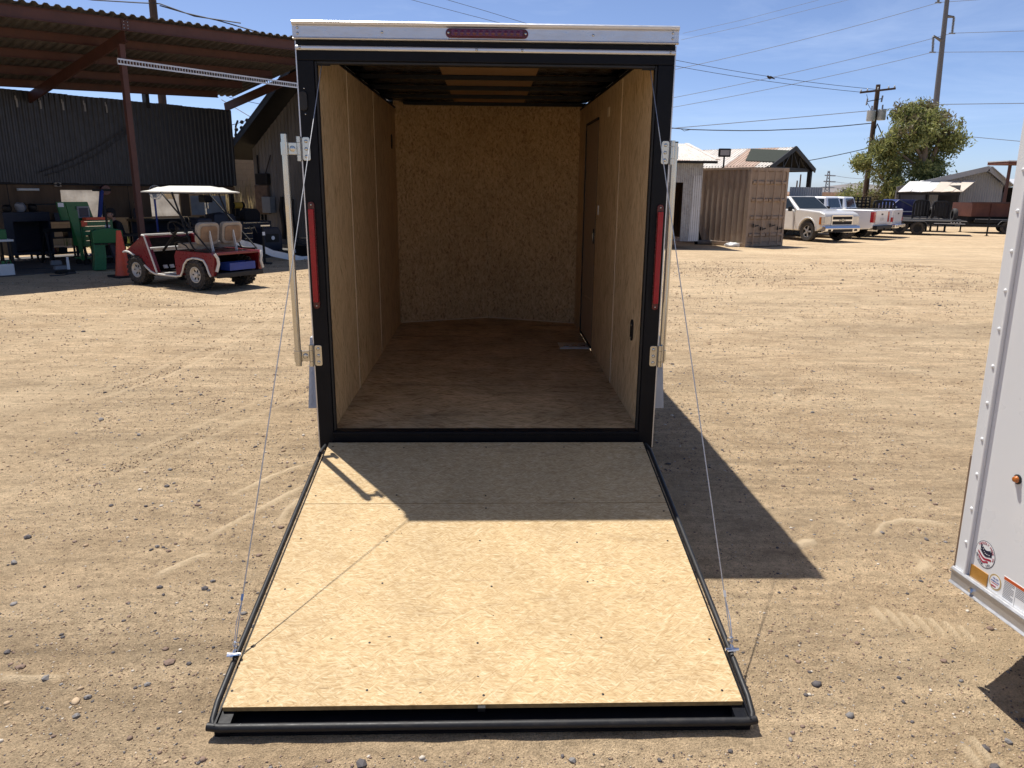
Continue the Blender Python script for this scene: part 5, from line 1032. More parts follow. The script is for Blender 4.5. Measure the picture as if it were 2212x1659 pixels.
mb = MB(); mb.box(-0.40,0.40,-0.25,-0.22,0.05,0.80); mb.build('front_panel', M['black'], t); mb = MB(); mb.box(-0.40,0.40,0.22,0.25,0.05,0.80); mb.build('back_panel', M['black'], t); mb = MB(); mb.box(-0.40,0.40,-0.22,0.22,0.05,0.09); mb.build('bottom', M['black'], t)
for k, (u, v, h, w, lab) in enumerate(((4.6,2.0,1.0,0.5,'dark welding machine on wheels behind the golf cart'),(6.1,1.4,0.75,0.6,'low dark compressor beside the slim stand'))):
    t = sthing('shop_machine', lab, 'machine', u, v); mb = MB(); mb.prism([(-w/2,0.14),(w/2,0.14),(w/2,h*.75),(w*.35,h),(-w*.4,h),(-w/2,h*.85)],'y',-0.22,0.22); mb.build('housing', M['navy'], t, bev=0.03)
    mb = MB(); mb.box(-w*.35,w*.3,-0.235,-0.221,h*.5,h*.78); mb.build('control_panel', M['black'], t); mb = MB(); mb.tube([(-w*.5,0,h*.8),(-w*.65,0,h*1.05),(-w*.65,0.2,h*1.05),(-w*.5,0.2,h*.8)],0.015,6); mb.build('handle', M['zinc'], t)
    for x in (-w*.35,w*.35):
        for y in (-0.24,0.24): mb = MB(); mb.cyl((x,y-.03,0.09),(x,y+.03,0.09),0.09,n=14); mb.build('wheel', M['tyre'], t)
    mb = MB(); mb.cyl((0,-0.245,h*.64),(0,-0.235,h*.64),0.05,n=14); mb.build('gauge', M['sticker_white'], t)
t = sthing('tyre_stack', 'two black tyres stacked near the gabled shed', 'tyres', 7.3, 1.6)
for k in range(2): mb = MB(); mb.lathe([(.18,0),(.30,.0),(.33,.05),(.33,.15),(.30,.2),(.18,.2),(.18,0)],(0.03*k,0,0.2*k),n=24); mb.build('tyre', M['tyre'], t, smooth=True)
q = sp(61,408,5.0); t = sthing('light_fixture', 'white fluorescent tube fixture on the brown plywood', 'light', q[0], 4.98)
mb = MB(); mb.box(-0.24,0.24,0,0.06,q[2]-0.03,q[2]+0.03); mb.build('housing', M['transformer'], t); mb = MB(); mb.cyl((-0.22,-0.02,q[2]),(0.22,-0.02,q[2]),0.018,n=8); mb.build('tube', M['white_box'], t)
q = sp(233,410,4.6); t = sthing('hose_reel', 'round dark red reel hanging at the wall opening', 'reel', q[0], 4.75)
mb = MB(); mb.cyl((0,-0.06,q[2]),(0,0.06,q[2]),0.13,n=20); mb.build('drum', M['dark_red'], t, bev=0.01); mb = MB(); mb.bar((0,0.05,q[2]),(0,0.32,q[2]+0.1),0.03,0.03); mb.build('bracket', M['black'], t)
q = sp(125,397,5.0); t = sthing('wall_clock', 'small square pale wall speaker on the plywood', 'speaker', q[0], 4.99); t.name = 'wall_speaker'
mb = MB(); mb.box(-0.075,0.075,0,0.07,q[2]-0.05,q[2]+0.05); mb.build('housing', M['cart_seat'], t); mb = MB(); mb.cyl((0,-0.012,q[2]),(0,0,q[2]),0.042,n=14); mb.build('cone', M['black'], t)
t = sthing('engine_hoist', 'blue leaning steel hoist post by the wall opening', 'hoist', 3.2, 4.2)
mb = MB(); mb.bar((-0.25,0,0.0),(0.12,0.1,1.66),0.07,0.07); mb.build('mast', M['blue_box'], t); mb = MB(); mb.bar((-0.1,0.1,1.66),(0.34,0.1,1.66),0.06,0.06); mb.build('arm', M['black'], t)
mb = MB(); mb.bar((-0.6,-0.25,0.05),(0.3,-0.25,0.05),0.06,0.06); mb.bar((-0.25,-0.25,0.05),(-0.25,0.3,0.05),0.06,0.06); mb.build('foot', M['blue_box'], t)
# ------------------------------------------------------------------ golf cart: local x forward, y to its left, origin under the rear axle
GC = thing('golf_cart', 'old red golf cart with white roof and knobby tyres', 'golf cart', (-4.755, 9.73, 0.0), (0, 0, math.atan2(0.52, -0.853)))
trim_pts = [(2.06,0.60),(1.98,0.62),(1.88,0.61),(1.74,0.56),(1.58,0.47),(1.42,0.36),(1.28,0.27),(1.15,0.23),(0.55,0.22),(0.42,0.24),(0.36,0.32),(0.30,0.45),(0.20,0.54),(0.06,0.575),(-0.10,0.575),(-0.24,0.55),(-0.31,0.46),(-0.36,0.33),(-0.40,0.27)]
for s in (-1, 1):
    mb = MB(); mb.tube([(x, s*0.60, z) for x, z in trim_pts], 0.020, 8); mb.build('edge_trim', M['cart_white'], GC, smooth=True)
    arch_ = trim_pts[8:]; poly = arch_ + [(-0.46,0.28),(-0.50,0.64),(-0.44,0.69),(0.50,0.70),(0.56,0.60)]
    mb = MB(); mb.prism(poly, 'y', s*0.595, s*0.50); mb.build('side_panel', M['cart_red'], GC, bev=0.008)
    mb = MB(); mb.prism([(2.05,0.59)] + trim_pts[2:8] + [(1.08,0.25),(1.34,0.93),(1.44,0.94)], 'y', s*0.595, s*0.52); mb.build('cowl_side', M['cart_red'], GC, bev=0.008)
    mb = MB(); mb.tube([(1.44,s*0.60,0.945),(1.37,s*0.60,0.935),(1.10,s*0.60,0.26)], 0.018, 8); mb.build('edge_trim', M['cart_white'], GC, smooth=True)
    mb = MB(); mb.lathe([(0.0,-0.05),(0.05,-0.04),(0.065,0.0),(0.06,0.02),(0.03,0.035),(0,0.04)], (1.80,s*0.40,0.80), (0.9,0,0.3), 16); hl = mb.build('headlight', M['chrome'], GC, smooth=True)
    mb = MB(); mb.cyl((1.76,s*0.40,0.74),(1.78,s*0.40,0.80),0.02,n=8); mb.build('bracket', M['black'], hl)
    mb = MB(); mb.lathe([(0.0,0.038),(0.05,0.030),(0.055,0.024)], (1.805,s*0.40,0.802), (0.9,0,0.3), 16); mb.build('lens', M['lamp_clear'], hl)
    # roof struts
    mb = MB(); mb.tube([(0.52,s*0.54,1.74),(0.12,s*0.56,0.86),(0.05,s*0.56,0.76),(-0.02,s*0.56,0.715),(-0.35,s*0.56,0.71)], 0.017, 8); mb.build('roof_strut', M['black'], GC, smooth=True)
    mb = MB(); mb.tube([(0.82,s*0.54,1.74),(-0.40,s*0.56,0.71)], 0.015, 8); mb.build('roof_strut', M['black'], GC, smooth=True)
mb = MB(); mb.add([(2.05,-0.52,0.59),(2.05,0.52,0.59),(1.44,0.52,0.93),(1.44,-0.52,0.93),(2.02,-0.52,0.54),(2.02,0.52,0.54),(1.42,0.52,0.89),(1.42,-0.52,0.89)], [(0,1,2,3),(7,6,5,4),(0,4,5,1),(1,5,6,2),(2,6,7,3),(3,7,4,0)]); mb.build('cowl_front', M['cart_red'], GC)
mb = MB(); mb.tube([(1.43,-0.60,0.945),(1.43,0.60,0.945)], 0.020, 8); mb.build('edge_trim', M['cart_white'], GC, smooth=True)
mb = MB(); mb.tube([(1.26,-0.58,0.70),(1.26,0.58,0.70)], 0.022, 8); mb.build('dash_rail', M['cart_white'], GC, smooth=True)
mb = MB(); mb.box(1.28,1.40,-0.51,0.51,0.64,0.68); mb.build('dash_shelf', M['cart_white'], GC); mb = MB(); mb.box(1.40,1.42,-0.51,0.51,0.28,0.88); mb.build('fire_wall', M['void'], GC)
mb = MB(); mb.box(0.54,1.42,-0.56,0.56,0.21,0.25); fl = mb.build('floor_pan', mat('dusty_floor',(0.12,0.09,0.07),0.9), GC)
for y in (0.42,0.50): mb = MB(); mb.box(0.62,1.0,y-.02,y+.02,0.25,0.258); mb.build('tread_strip', M['cart_white'], fl)
for y in (0.15,0.30): mb = MB(); mb.obox((1.22,y,0.34),(0.02,0.09,0.07),Matrix.Rotation(0.5,3,'Y')); mb.build('pedal', M['cart_white'], fl)
mb = MB(); mb.box(0.16,0.54,-0.50,0.50,0.25,0.69); mb.build('seat_box', M['cart_red'], GC)
mb = MB(); mb.box(-0.50,0.16,-0.50,0.50,0.645,0.69); mb.build('rear_deck', M['cart_red'], GC, bev=0.01)
mb = MB(); mb.box(-0.48,0.10,-0.36,0.36,0.30,0.33); mb.build('battery_tray', M['void'], GC); mb = MB(); mb.box(0.02,0.10,-0.48,0.48,0.33,0.64); mb.build('bay_wall', M['void'], GC)
mb = MB(); mb.box(-0.55,-0.47,-0.54,0.54,0.24,0.33); mb.build('rear_bumper', M['rubber'], GC, bev=0.01)
for s in (-1, 1): mb = MB(); mb.tube([(-0.50,s*0.56,0.68),(-0.54,s*0.53,0.60),(-0.53,s*0.51,0.50),(-0.52,s*0.56,0.36)], 0.026, 8); mb.build('tail_trim', M['cart_white'], GC, smooth=True)
o = MB(); o.box(-0.28,0.28,-0.12,0.12,0,0.012); o.box(-0.28,-0.268,-0.12,0.12,0.012,0.13); o.box(0.268,0.28,-0.12,0.12,0.012,0.13); o.box(-0.268,0.268,-0.12,-0.108,0.012,0.13); o.box(-0.268,0.268,0.108,0.12,0.012,0.13)
hd = Matrix.Rotation(math.atan2(0.52,-0.853),4,'Z'); o = o.build('storage_tray', M['blue_box']); o.location = Vector((-4.755,9.73,0)) + hd @ Vector((-0.37,-0.06,0.335)); o.rotation_euler = (0,0,math.atan2(0.52,-0.853)+PI/2); tag(o, 'blue plastic tray in the rear bay of the golf cart', 'tray')
mb = MB(); mb.prism(rounded(0.24,0.22,0.06), 'z', 0.0, 0.09); cu = mb.mesh('cushion', M['cart_seat'])
for y in (-0.27,0.27): o = bpy.data.objects.new('seat_cushion', cu); COL.objects.link(o); o.parent = GC; o.location = (0.30,y,0.69)
for y in (-0.28,0.28):
    R_ = Matrix.Rotation(-0.16,4,'Y'); T_ = Matrix.Translation((-0.05,y,1.01)) @ R_
    mb = MB(); mb.prism(rounded(0.245,0.20,0.09,5), 'x', -0.02, 0.075); mb.xf(T_); sb = mb.build('seat_back', M['cart_seat'], GC, bev=0.015)
    mb = MB(); mb.prism(rounded(0.19,0.145,0.07,5), 'x', -0.035, -0.0205); mb.xf(T_); mb.build('back_shell', M['foam'], sb, bev=0.006)
    mb = MB(); mb.bar((-0.15,y,0.69),(-0.06-0.02,y,1.06),0.05,0.02,up=(0,1,0)); mb.xf(Matrix.Identity(4)); mb.obox((-0.07,y,1.08),(0.02,0.10,0.10)); mb.build('back_bracket', M['cart_white'], sb)
mb = MB(); mb.torus((0.80,0.27,1.06),(-0.75,0,0.66),0.19,0.016,24,7); sw = mb.build('steering_wheel', M['black'], GC, smooth=True)
mb = MB()
for k in range(3): a = k*2*PI/3+PI/2; Mx = Vector((-0.75,0,0.66)).to_track_quat('Z','Y').to_matrix(); mb.tube([Vector((0.80,0.27,1.06)), Vector((0.80,0.27,1.06))+Mx @ Vector((0.18*math.cos(a),0.18*math.sin(a),0))],0.012,5)
mb.lathe([(0.05,-0.01),(0.06,0.01),(0,0.02)],(0.80,0.27,1.06),(-0.75,0,0.66),12); mb.build('spokes', M['black'], sw); mb = MB(); mb.cyl((0.80,0.27,1.06),(1.30,0.27,0.62),0.024,n=8); mb.build('steering_column', M['black'], sw)
mb = MB(); mb.tube([(0.50,0.57,0.70),(0.50,0.60,0.84),(0.40,0.60,0.87),(0.20,0.60,0.80),(0.12,0.58,0.71)],0.014,6); mb.build('arm_rail', M['black'], GC, smooth=True)
# roof: shallow crowned shell with two raised steps
n, m_ = 14, 10; vs = []
for j in range(m_+1):
    for i in range(n+1):
        x = -0.08+1.50*i/n; y = -0.53+1.06*j/m_; ex = min(i, n-i)/n; ey = min(j, m_-j)/m_
        vs.append((x, y, 1.755 + 0.05*min(1,ex*9)*min(1,ey*7) + (0.03 if ex > 0.12 and ey > 0.12 else 0) + (0.025 if ex > 0.26 and ey > 0.22 else 0)))
fs = [(j*(n+1)+i, j*(n+1)+i+1, (j+1)*(n+1)+i+1, (j+1)*(n+1)+i) for j in range(m_) for i in range(n)]
mb = MB(); mb.add(vs, fs); k0 = len(vs); mb.box(-0.08,1.42,-0.53,0.53,1.735,1.754); mb.build('roof', mat('cream_roof',(0.66,0.64,0.56),0.5,var=0.05,dirt=((0.4,0.35,0.28),0.25)), GC)
mb = MB(); mb.obox((1.15,0.1,1.66),(0.02,0.22,0.09),Matrix.Rotation(0.3,3,'Y')); mb.build('mirror', M['lamp_clear'], GC)
mb = MB(); mb.box(-0.04,1.38,-0.50,-0.47,1.715,1.735); mb.box(-0.04,1.38,0.47,0.50,1.715,1.735); mb.build('roof_frame', M['black'], GC)
mb = MB(); mb.bar((0,-0.46,0.26),(0,0.46,0.26),0.07,0.07); mb.bar((1.6,-0.44,0.24),(1.6,0.44,0.24),0.05,0.05); mb.bar((-0.45,0.22,0.25),(1.9,0.22,0.25),0.05,0.06); mb.bar((-0.45,-0.22,0.25),(1.9,-0.22,0.25),0.05,0.06); mb.build('chassis', M['black'], GC)
def knobby(parent, c, R, W, s, rimm):
    mb = MB(); mb.lathe([(R*0.52,-W/2*0.8),(R*0.8,-W/2),(R*0.95,-W*0.40),(R*0.97,0),(R*0.95,W*0.40),(R*0.8,W/2),(R*0.52,W/2*0.8)], c, (0,1,0), 28)
    w = mb.build('wheel', M['tyre'], parent, smooth=True); mb = MB(); nn = 18
    for k in range(nn):
        for j, yy in enumerate((-0.36,-0.12,0.12,0.36)):
            a = 2*PI*(k+0.5*(j % 2))/nn; Rm_ = Matrix.Rotation(-a,3,'Y'); mb.obox(Vector(c)+Rm_ @ Vector((R*0.965,yy*W,0)), (R*0.10,W*0.18,R*0.20), Rm_)
    t_ = mb.build('tread_blocks', M['tyre'], w); t_['kind'] = 'stuff'
    mb = MB(); mb.lathe([(R*0.53,-0.02),(R*0.53,W*0.42),(R*0.48,W*0.42),(R*0.40,W*0.30),(R*0.20,W*0.26),(R*0.16,W*0.38),(0,W*0.40)], c, (0,s,0), 24); rm = mb.build('rim', rimm, w, smooth=True)
    for k in range(6): a = 2*PI*k/6; mb = MB(); mb.obox(Vector(c)+Vector((R*0.30*math.cos(a), s*W*0.285, R*0.30*math.sin(a))), (R*0.16,0.008,R*0.09), Matrix.Rotation(-a,3,'Y')); mb.build('rim_slot', M['void'], rm)
    return w
for x, y, s in ((0,0.46,1),(0,-0.46,-1),(1.60,0.46,1),(1.60,-0.46,-1)): knobby(GC, (x,y,0.262), 0.262, 0.23, s, M['cart_rim'])

for o in GC.children:
    if o.name.split('.')[0] != 'wheel': o.scale = (0.95, 0.90, 0.94)
# ------------------------------------------------------------------ right side of the yard
def z4(x, y): return ((1660 + x/2.458)/1.1573, y/2.458/1.1573)
def z5(x, y): return ((1660 + x/5.353)/1.1573, (330 + y/5.353)/1.1573)
def z6(x, y): return ((1940 + x/3.568)/1.1573, (380 + y/3.568)/1.1573)
def z7(x, y): return ((1960 + x/7.373)/1.1573, (470 + y/7.373)/1.1573)
def slab(mb, pts, t):
    """flat piece through four points, thickness t along its normal"""
    p = [Vector(q) for q in pts]; n = (p[1]-p[0]).cross(p[-1]-p[0]).normalized()*t; k = len(p)
    return mb.add(p + [q-n for q in p], [tuple(range(k)), tuple(range(2*k-1, k-1, -1))] + [(i, k+i, k+(i+1)%k, (i+1)%k) for i in range(k)])
def corr_on(name, p0, du, dv, width, length, pitch, amp, m, parent, sheet_w=0.8, var=None, mats=None):
    """ribbed sheets laid side by side on a plane: p0 corner, du across the ribs, dv along them"""
    du, dv = Vector(du).normalized(), Vector(dv).normalized(); n = du.cross(dv); k = max(1, round(width/sheet_w)); w = width/k
    me = corr(w+0.02, length, pitch, amp).mesh(name, m); r = random.Random(int(width*1000)+k)
    Mx = Matrix((du, dv, n)).transposed()
    for i in range(k):
        me_i = me
        if mats:
            mm_ = r.choice(mats)
            if mm_ is not m: me_i = me.copy(); me_i.materials[0] = mm_
        o = bpy.data.objects.new(name, me_i); COL.objects.link(o); o.parent = parent
        o.matrix_local = Matrix.Translation(Vector(p0) + du*(i*w) + n*(0.006*(i % 2))) @ Mx.to_4x4()
# ---- grey corrugated shed
pc = gp(1506, 538); y0 = pc.y; x1 = pc.x
GS = thing('corrugated_shed', 'grey corrugated shed with open doorway and rust-streaked roof', 'shed', (x1, y0, 0.0))
zt = on_y(1517, 350, y0).z
corr_on('wall_sheet', (-3.2,0,2.06), (1,0,0), (0,0,1), 3.2, zt-2.06, 0.075, 0.02, M['corr_grey'], GS)
corr_on('wall_sheet', (-0.66,0,0), (1,0,0), (0,0,1), 0.66, 2.06, 0.075, 0.02, M['corr_grey'], GS, 0.66)
corr_on('wall_sheet', (-3.2,0,0), (1,0,0), (0,0,1), 1.55, 2.06, 0.075, 0.02, M['corr_grey'], GS)
o = MB(); slab(o, [(-0.36,-0.02,0.0),(-0.02,-0.02,0.02),(0.0,-0.01,2.3),(-0.30,-0.01,2.3)], 0.01); o.build('loose_sheet', mat('bright_sheet',(0.50,0.51,0.53),0.45,metal=0.3,var=0.12,scale=1), GS)
mb = MB(); mb.box(-3.2,0.0,3.0,3.04,0,zt); mb.box(-0.03,0.0,0.03,3.0,0,zt); mb.box(-3.2,-3.17,0.03,3.0,0,zt); mb.build('inner_walls', M['ply_brown'], GS)
mb = MB(); mb.box(-1.62,-1.0,0.5,0.54,0,2.0); mb.build('inner_door', mat('grey_board',(0.17,0.15,0.13),0.8), GS)
rx = 0.42; za, zr_, yr = zt+0.04, zt+0.85, 4.2
corr_on('roof_sheet', (-3.7,-0.35,za), (1,0,0), (0,yr+0.35,zr_-za), 3.7+rx, math.hypot(yr+0.35,zr_-za), 0.075, 0.018, M['roof_rust'], GS, 0.7, mats=[M['roof_rust'],M['roof_rust'],M['roof_rust'],M['roof_rusty']])
mb = MB(); mb.bar((rx,-0.36,za+0.03),(rx,yr,zr_+0.03),0.16,0.03); mb.build('ridge_cap', M['roof_rust'], GS); mb = MB(); mb.box(-3.7,rx,-0.36,-0.34,za-0.10,za-0.01); mb.build('eave_board', M['black'], GS)
mb = MB(); slab(mb, [(-3.7,yr,zr_),(rx,yr,zr_),(rx,yr+4,za),(-3.7,yr+4,za)], 0.03); mb.build('rear_roof', M['roof_rust'], GS)
# debris along its foot
r = random.Random(12)
for i, (px, py, L, a, m, nm, lab) in enumerate(((1545,528,1.5,0.15,'corr_shade','pipe','grey pipe lying at the foot of the container'),(1585,533,0.8,-0.1,'white_box','paper_sack','torn pale sack on the dirt beside the container'),(1512,528,0.5,0.9,'void','scrap_pile','dark scrap leaning in the gap between shed and container'))):
    p = gp(px, py); mb = MB()
    if nm == 'pipe': mb.cyl((-L/2,0,0.09),(L/2,0,0.09),0.09,n=12)
    elif nm == 'paper_sack':
        mb.ball((0,0,0.07),0.38,0.14,0.09,14,8); mb.v = [(x+0.03*math.sin(40*y),y+0.03*math.sin(29*x),max(0,z+0.025*math.sin(37*x))) for x,y,z in mb.v]
    else:
        for k in range(7): b = r.uniform(-0.25,0.25); mb.bar((b,r.uniform(0,.3),0),(b+r.uniform(-.2,.2),0.4,r.uniform(0.9,1.7)),r.uniform(.04,.12),0.03)
    o = mb.build(nm, M[m]); o.location = p; o.rotation_euler = (0,0,a); tag(o, lab, nm.replace('_',' '))
mb = MB(); rr_ = random.Random(4)
for k in range(26):
    p = gp(1585+rr_.uniform(0,30), 531+rr_.uniform(-2,2)); tuft(mb, p, 6, 0.22, 0.05, rr_)
o = mb.build('weed_clump', M['weed']); tag(o, 'small green weeds at the base of the container', 'weeds', kind='stuff')
# ---- shipping container
pa, pb = gp(1609, 534.5), gp(1690, 531); cd = (pb-pa); cd.z = 0; CWd = cd.length; cd.normalize(); cz = (on_plane(1628, 361, pa, cd.cross(Vector((0,0,1)))).z - pa.z)
CT = thing('shipping_container', 'tan steel shipping container with closed double doors', 'container', pa, (0, 0, math.atan2(cd.y, cd.x)))
CL = 6.0      # local x along the doors, y along its length
mb = MB()
for x in (0.0, CWd-0.12):
    mb.box(x,x+0.12,0,0.12,0.02,cz); mb.box(x,x+0.12,CL-0.12,CL,0.02,cz)
mb.box(0.12,CWd-0.12,0,0.1,0.02,0.17); mb.box(0.12,CWd-0.12,0,0.1,cz-0.13,cz); mb.box(0,0.09,0.12,CL-.12,cz-0.09,cz); mb.box(0,0.09,0.12,CL-.12,0.02,0.16); mb.box(CWd-0.09,CWd,0.12,CL-.12,cz-0.09,cz); mb.box(CWd-.09,CWd,0.12,CL-.12,0.02,0.16)
mb.build('corner_frame', M['container'], CT, bev=0.008)
for s, x in ((-1, 0.045), (1, CWd-0.045)):
    pts = []; n = 20; p_ = (CL-0.24)/n
    for k in range(n):
        y = 0.12+k*p_; pts += [(y,0),(y+p_*0.27,0),(y+p_*0.5,0.045),(y+p_*0.77,0.045)]
    pts.append((CL-0.12,0)); m_ = len(pts); mb = MB(); mb.add([(x-s*d,y,z) for z in (0.16,cz-0.09) for y,d in pts], [((i,i+1,m_+i+1,m_+i) if s > 0 else (i+1,i,m_+i,m_+i+1)) for i in range(m_-1)]); mb.build('side_wall', M['container'], CT)
mb = MB(); mb.box(0.02,CWd-.02,0.1,CL-.02,cz-0.05,cz-0.02); mb.build('top', M['container'], CT)
hw = (CWd-0.26)/2
for k in range(2):
    xx = 0.125+k*(hw+0.01); mb = MB(); mb.box(xx,xx+hw,0.035,0.075,0.18,cz-0.14); d = mb.build('door', M['container'], CT)
    for j in range(4):
        z = 0.30+j*(cz-0.62)/3.6; mb = MB(); mb.prism([(0.034,z+0.08),(-0.03,z+0.12),(-0.03,z+0.20),(0.034,z+0.24)],'x',xx+0.03,xx+hw-0.03); mb.build('rib', M['container'], d)
    for j, fx in enumerate((0.22,0.68)):
        mb = MB(); mb.cyl((xx+hw*fx,-0.065,0.08),(xx+hw*fx,-0.065,cz-0.05),0.026,n=8); lb = mb.build('lock_rod', M['container'], d)
        mb = MB(); mb.bar((xx+hw*fx,-0.10,0.80-0.12*j),(xx+hw*(fx+0.22),-0.10,0.83-0.12*j),0.02,0.045); mb.obox((xx+hw*fx,-0.06,0.82-0.12*j),(0.10,0.04,0.14)); mb.build('lock_handle', M['black'], lb)
    for j in range(4): mb = MB(); hx_ = (xx+0.01) if k == 0 else (xx+hw-0.03); mb.box(hx_-(0.06 if k == 0 else -0.02),hx_+(0.02 if k == 0 else 0.08),0.0,0.034,0.3+j*(cz-0.8)/3,0.40+j*(cz-0.8)/3); mb.build('hinge', M['container'], d)
for x in (0.0, CWd-0.17):
    for z in (0.0, cz-0.118): mb = MB(); mb.box(x-.004,x+0.174,-0.004,0.16,z,z+0.122); mb.build('corner_casting', M['container'], CT, bev=0.015)
# flood light on the container
fl_p = pa + Vector((0,0,cz)) + cd*0.2 + Vector((-cd.y,cd.x,0))*1.6
FLd = thing('flood_light', 'square black floodlight on a short post above the container', 'floodlight', fl_p)
mb = MB(); mb.cyl((0,0,-0.05),(0,0,0.42),0.035,n=8); mb.build('post', M['black'], FLd); mb = MB(); mb.box(-0.24,0.24,-0.06,0.06,0.42,0.74); h = mb.build('housing', M['black'], FLd, bev=0.03); mb = MB(); mb.box(-0.18,0.18,-0.066,-0.061,0.48,0.68); mb.build('lens', mat('lamp_face',(0.30,0.28,0.26),0.3), h)
# ---- open gabled shelter behind
GA, GB = on_y(*z5(1752,208), 36.0), on_y(*z6(440,158), 36.9)
ax = Vector((GB.x-GA.x, GB.y-GA.y, 0)); hwid = ax.length; ax.normalize(); bk = Vector((-ax.y, ax.x, 0))
RD = Vector((-0.72, 0.70, 0)).normalized()
OS = thing('open_shelter', 'open timber shelter with trussed gable and patched rusty white roof', 'shelter', (GA.x, GA.y, -0.32), (0, 0, math.atan2(-RD.x, RD.y)))
# local y = along the ridge (away), x = across
zr2 = GA.z+0.32; ze2 = GB.z+0.32; Hh = 2.75
lsl = math.hypot(Hh, zr2-ze2)
for s in (-1, 1):
    dv = Vector((-s*Hh, 0, zr2-ze2)).normalized()
    if s < 0: corr_on('roof_sheet', (s*Hh,7.6,ze2), (0,-1,0), dv, 7.6, lsl, 0.16, 0.03, M['roof_rust'], OS, 0.85, mats=[M['roof_rust'],M['roof_rust'],M['roof_rust'],M['roof_rusty']])
    else: corr_on('roof_sheet', (s*Hh,0,ze2), (0,1,0), dv, 7.6, lsl, 0.16, 0.03, M['roof_rust'], OS, 0.85)
    mb = MB(); mb.bar((0,-0.06,zr2-0.03),(s*Hh*1.02,-0.06,ze2-0.03),0.06,0.22); mb.build('barge_board', M['black'], OS)
    for yy in (0.1, 3.8, 7.4): mb = MB(); mb.bar((s*(Hh-0.25),yy,0),(s*(Hh-0.25),yy,ze2+0.05),0.20,0.20); mb.build('post', M['black'], OS)
    mb = MB(); mb.bar((s*(Hh-0.25),0,ze2),(s*(Hh-0.25),7.5,ze2),0.14,0.2); mb.build('eave_beam', M['black'], OS)
for yy in (0.12, 2.5, 5.0, 7.4):
    mb = MB(); mb.bar((-Hh,yy,ze2-0.02),(Hh,yy,ze2-0.02),0.10,0.16)
    for k in (-2,-1,0,1,2): x = k*Hh*0.36; mb.bar((x,yy,ze2),(x,yy,zr2-abs(x)/Hh*(zr2-ze2)),0.07,0.07)
    for k in (-1,1): mb.bar((0,yy,zr2-0.1),(k*Hh*0.36,yy,ze2),0.07,0.07); mb.bar((k*Hh*0.36,yy,zr2-0.36*(zr2-ze2)),(k*Hh*0.72,yy,ze2),0.07,0.07)
    mb.build('truss', M['black'], OS)
mb = MB(); mb.add([(-Hh,7.5,ze2-.1),(Hh,7.5,ze2-.1),(0,7.5,zr2-.03),(-Hh,7.45,ze2-.1),(Hh,7.45,ze2-.1),(0,7.45,zr2-.03)],[(0,1,2),(5,4,3)]); mb.build('shade_gable', M['void'], OS)  # dark panel added to block the sky and darken the inside
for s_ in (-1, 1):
    mb = MB(); slab(mb, [(0,0.02,zr2-0.05),(s_*Hh,0.02,ze2-0.05),(s_*Hh,7.5,ze2-0.05),(0,7.5,zr2-0.05)], 0.02); mb.build('shade_lining', M['void'], OS)  # dark sheets added under the pale roof, shade put into their colour
def slp(f): return zr2-(zr2-ze2)*f+0.07
mb = MB(); slab(mb, [(-Hh*0.80,-0.05,slp(.80)),(-Hh*0.70,1.7,slp(.70)),(-Hh*.06,2.3,slp(.06)),(-Hh*.22,-0.05,slp(.22))], -0.03); mb.build('roof_patch', mat('dark_green_patch',(0.028,0.034,0.026),0.8,spec=0.2), OS)
q0, q1 = on_y(*z6(125,312), 35.0), on_y(*z6(414,312), 35.0)
YW = thing('yard_wall', 'grey corrugated sheet wall between shelter and trucks', 'wall', (q0.x, 35.0, -0.32)); corr_on('wall_sheet', (0,0,0), (1,0,0), (0,0,1), q1.x-q0.x, q0.z+0.32, 0.12, 0.025, M['gable_grey'], YW, 0.8)
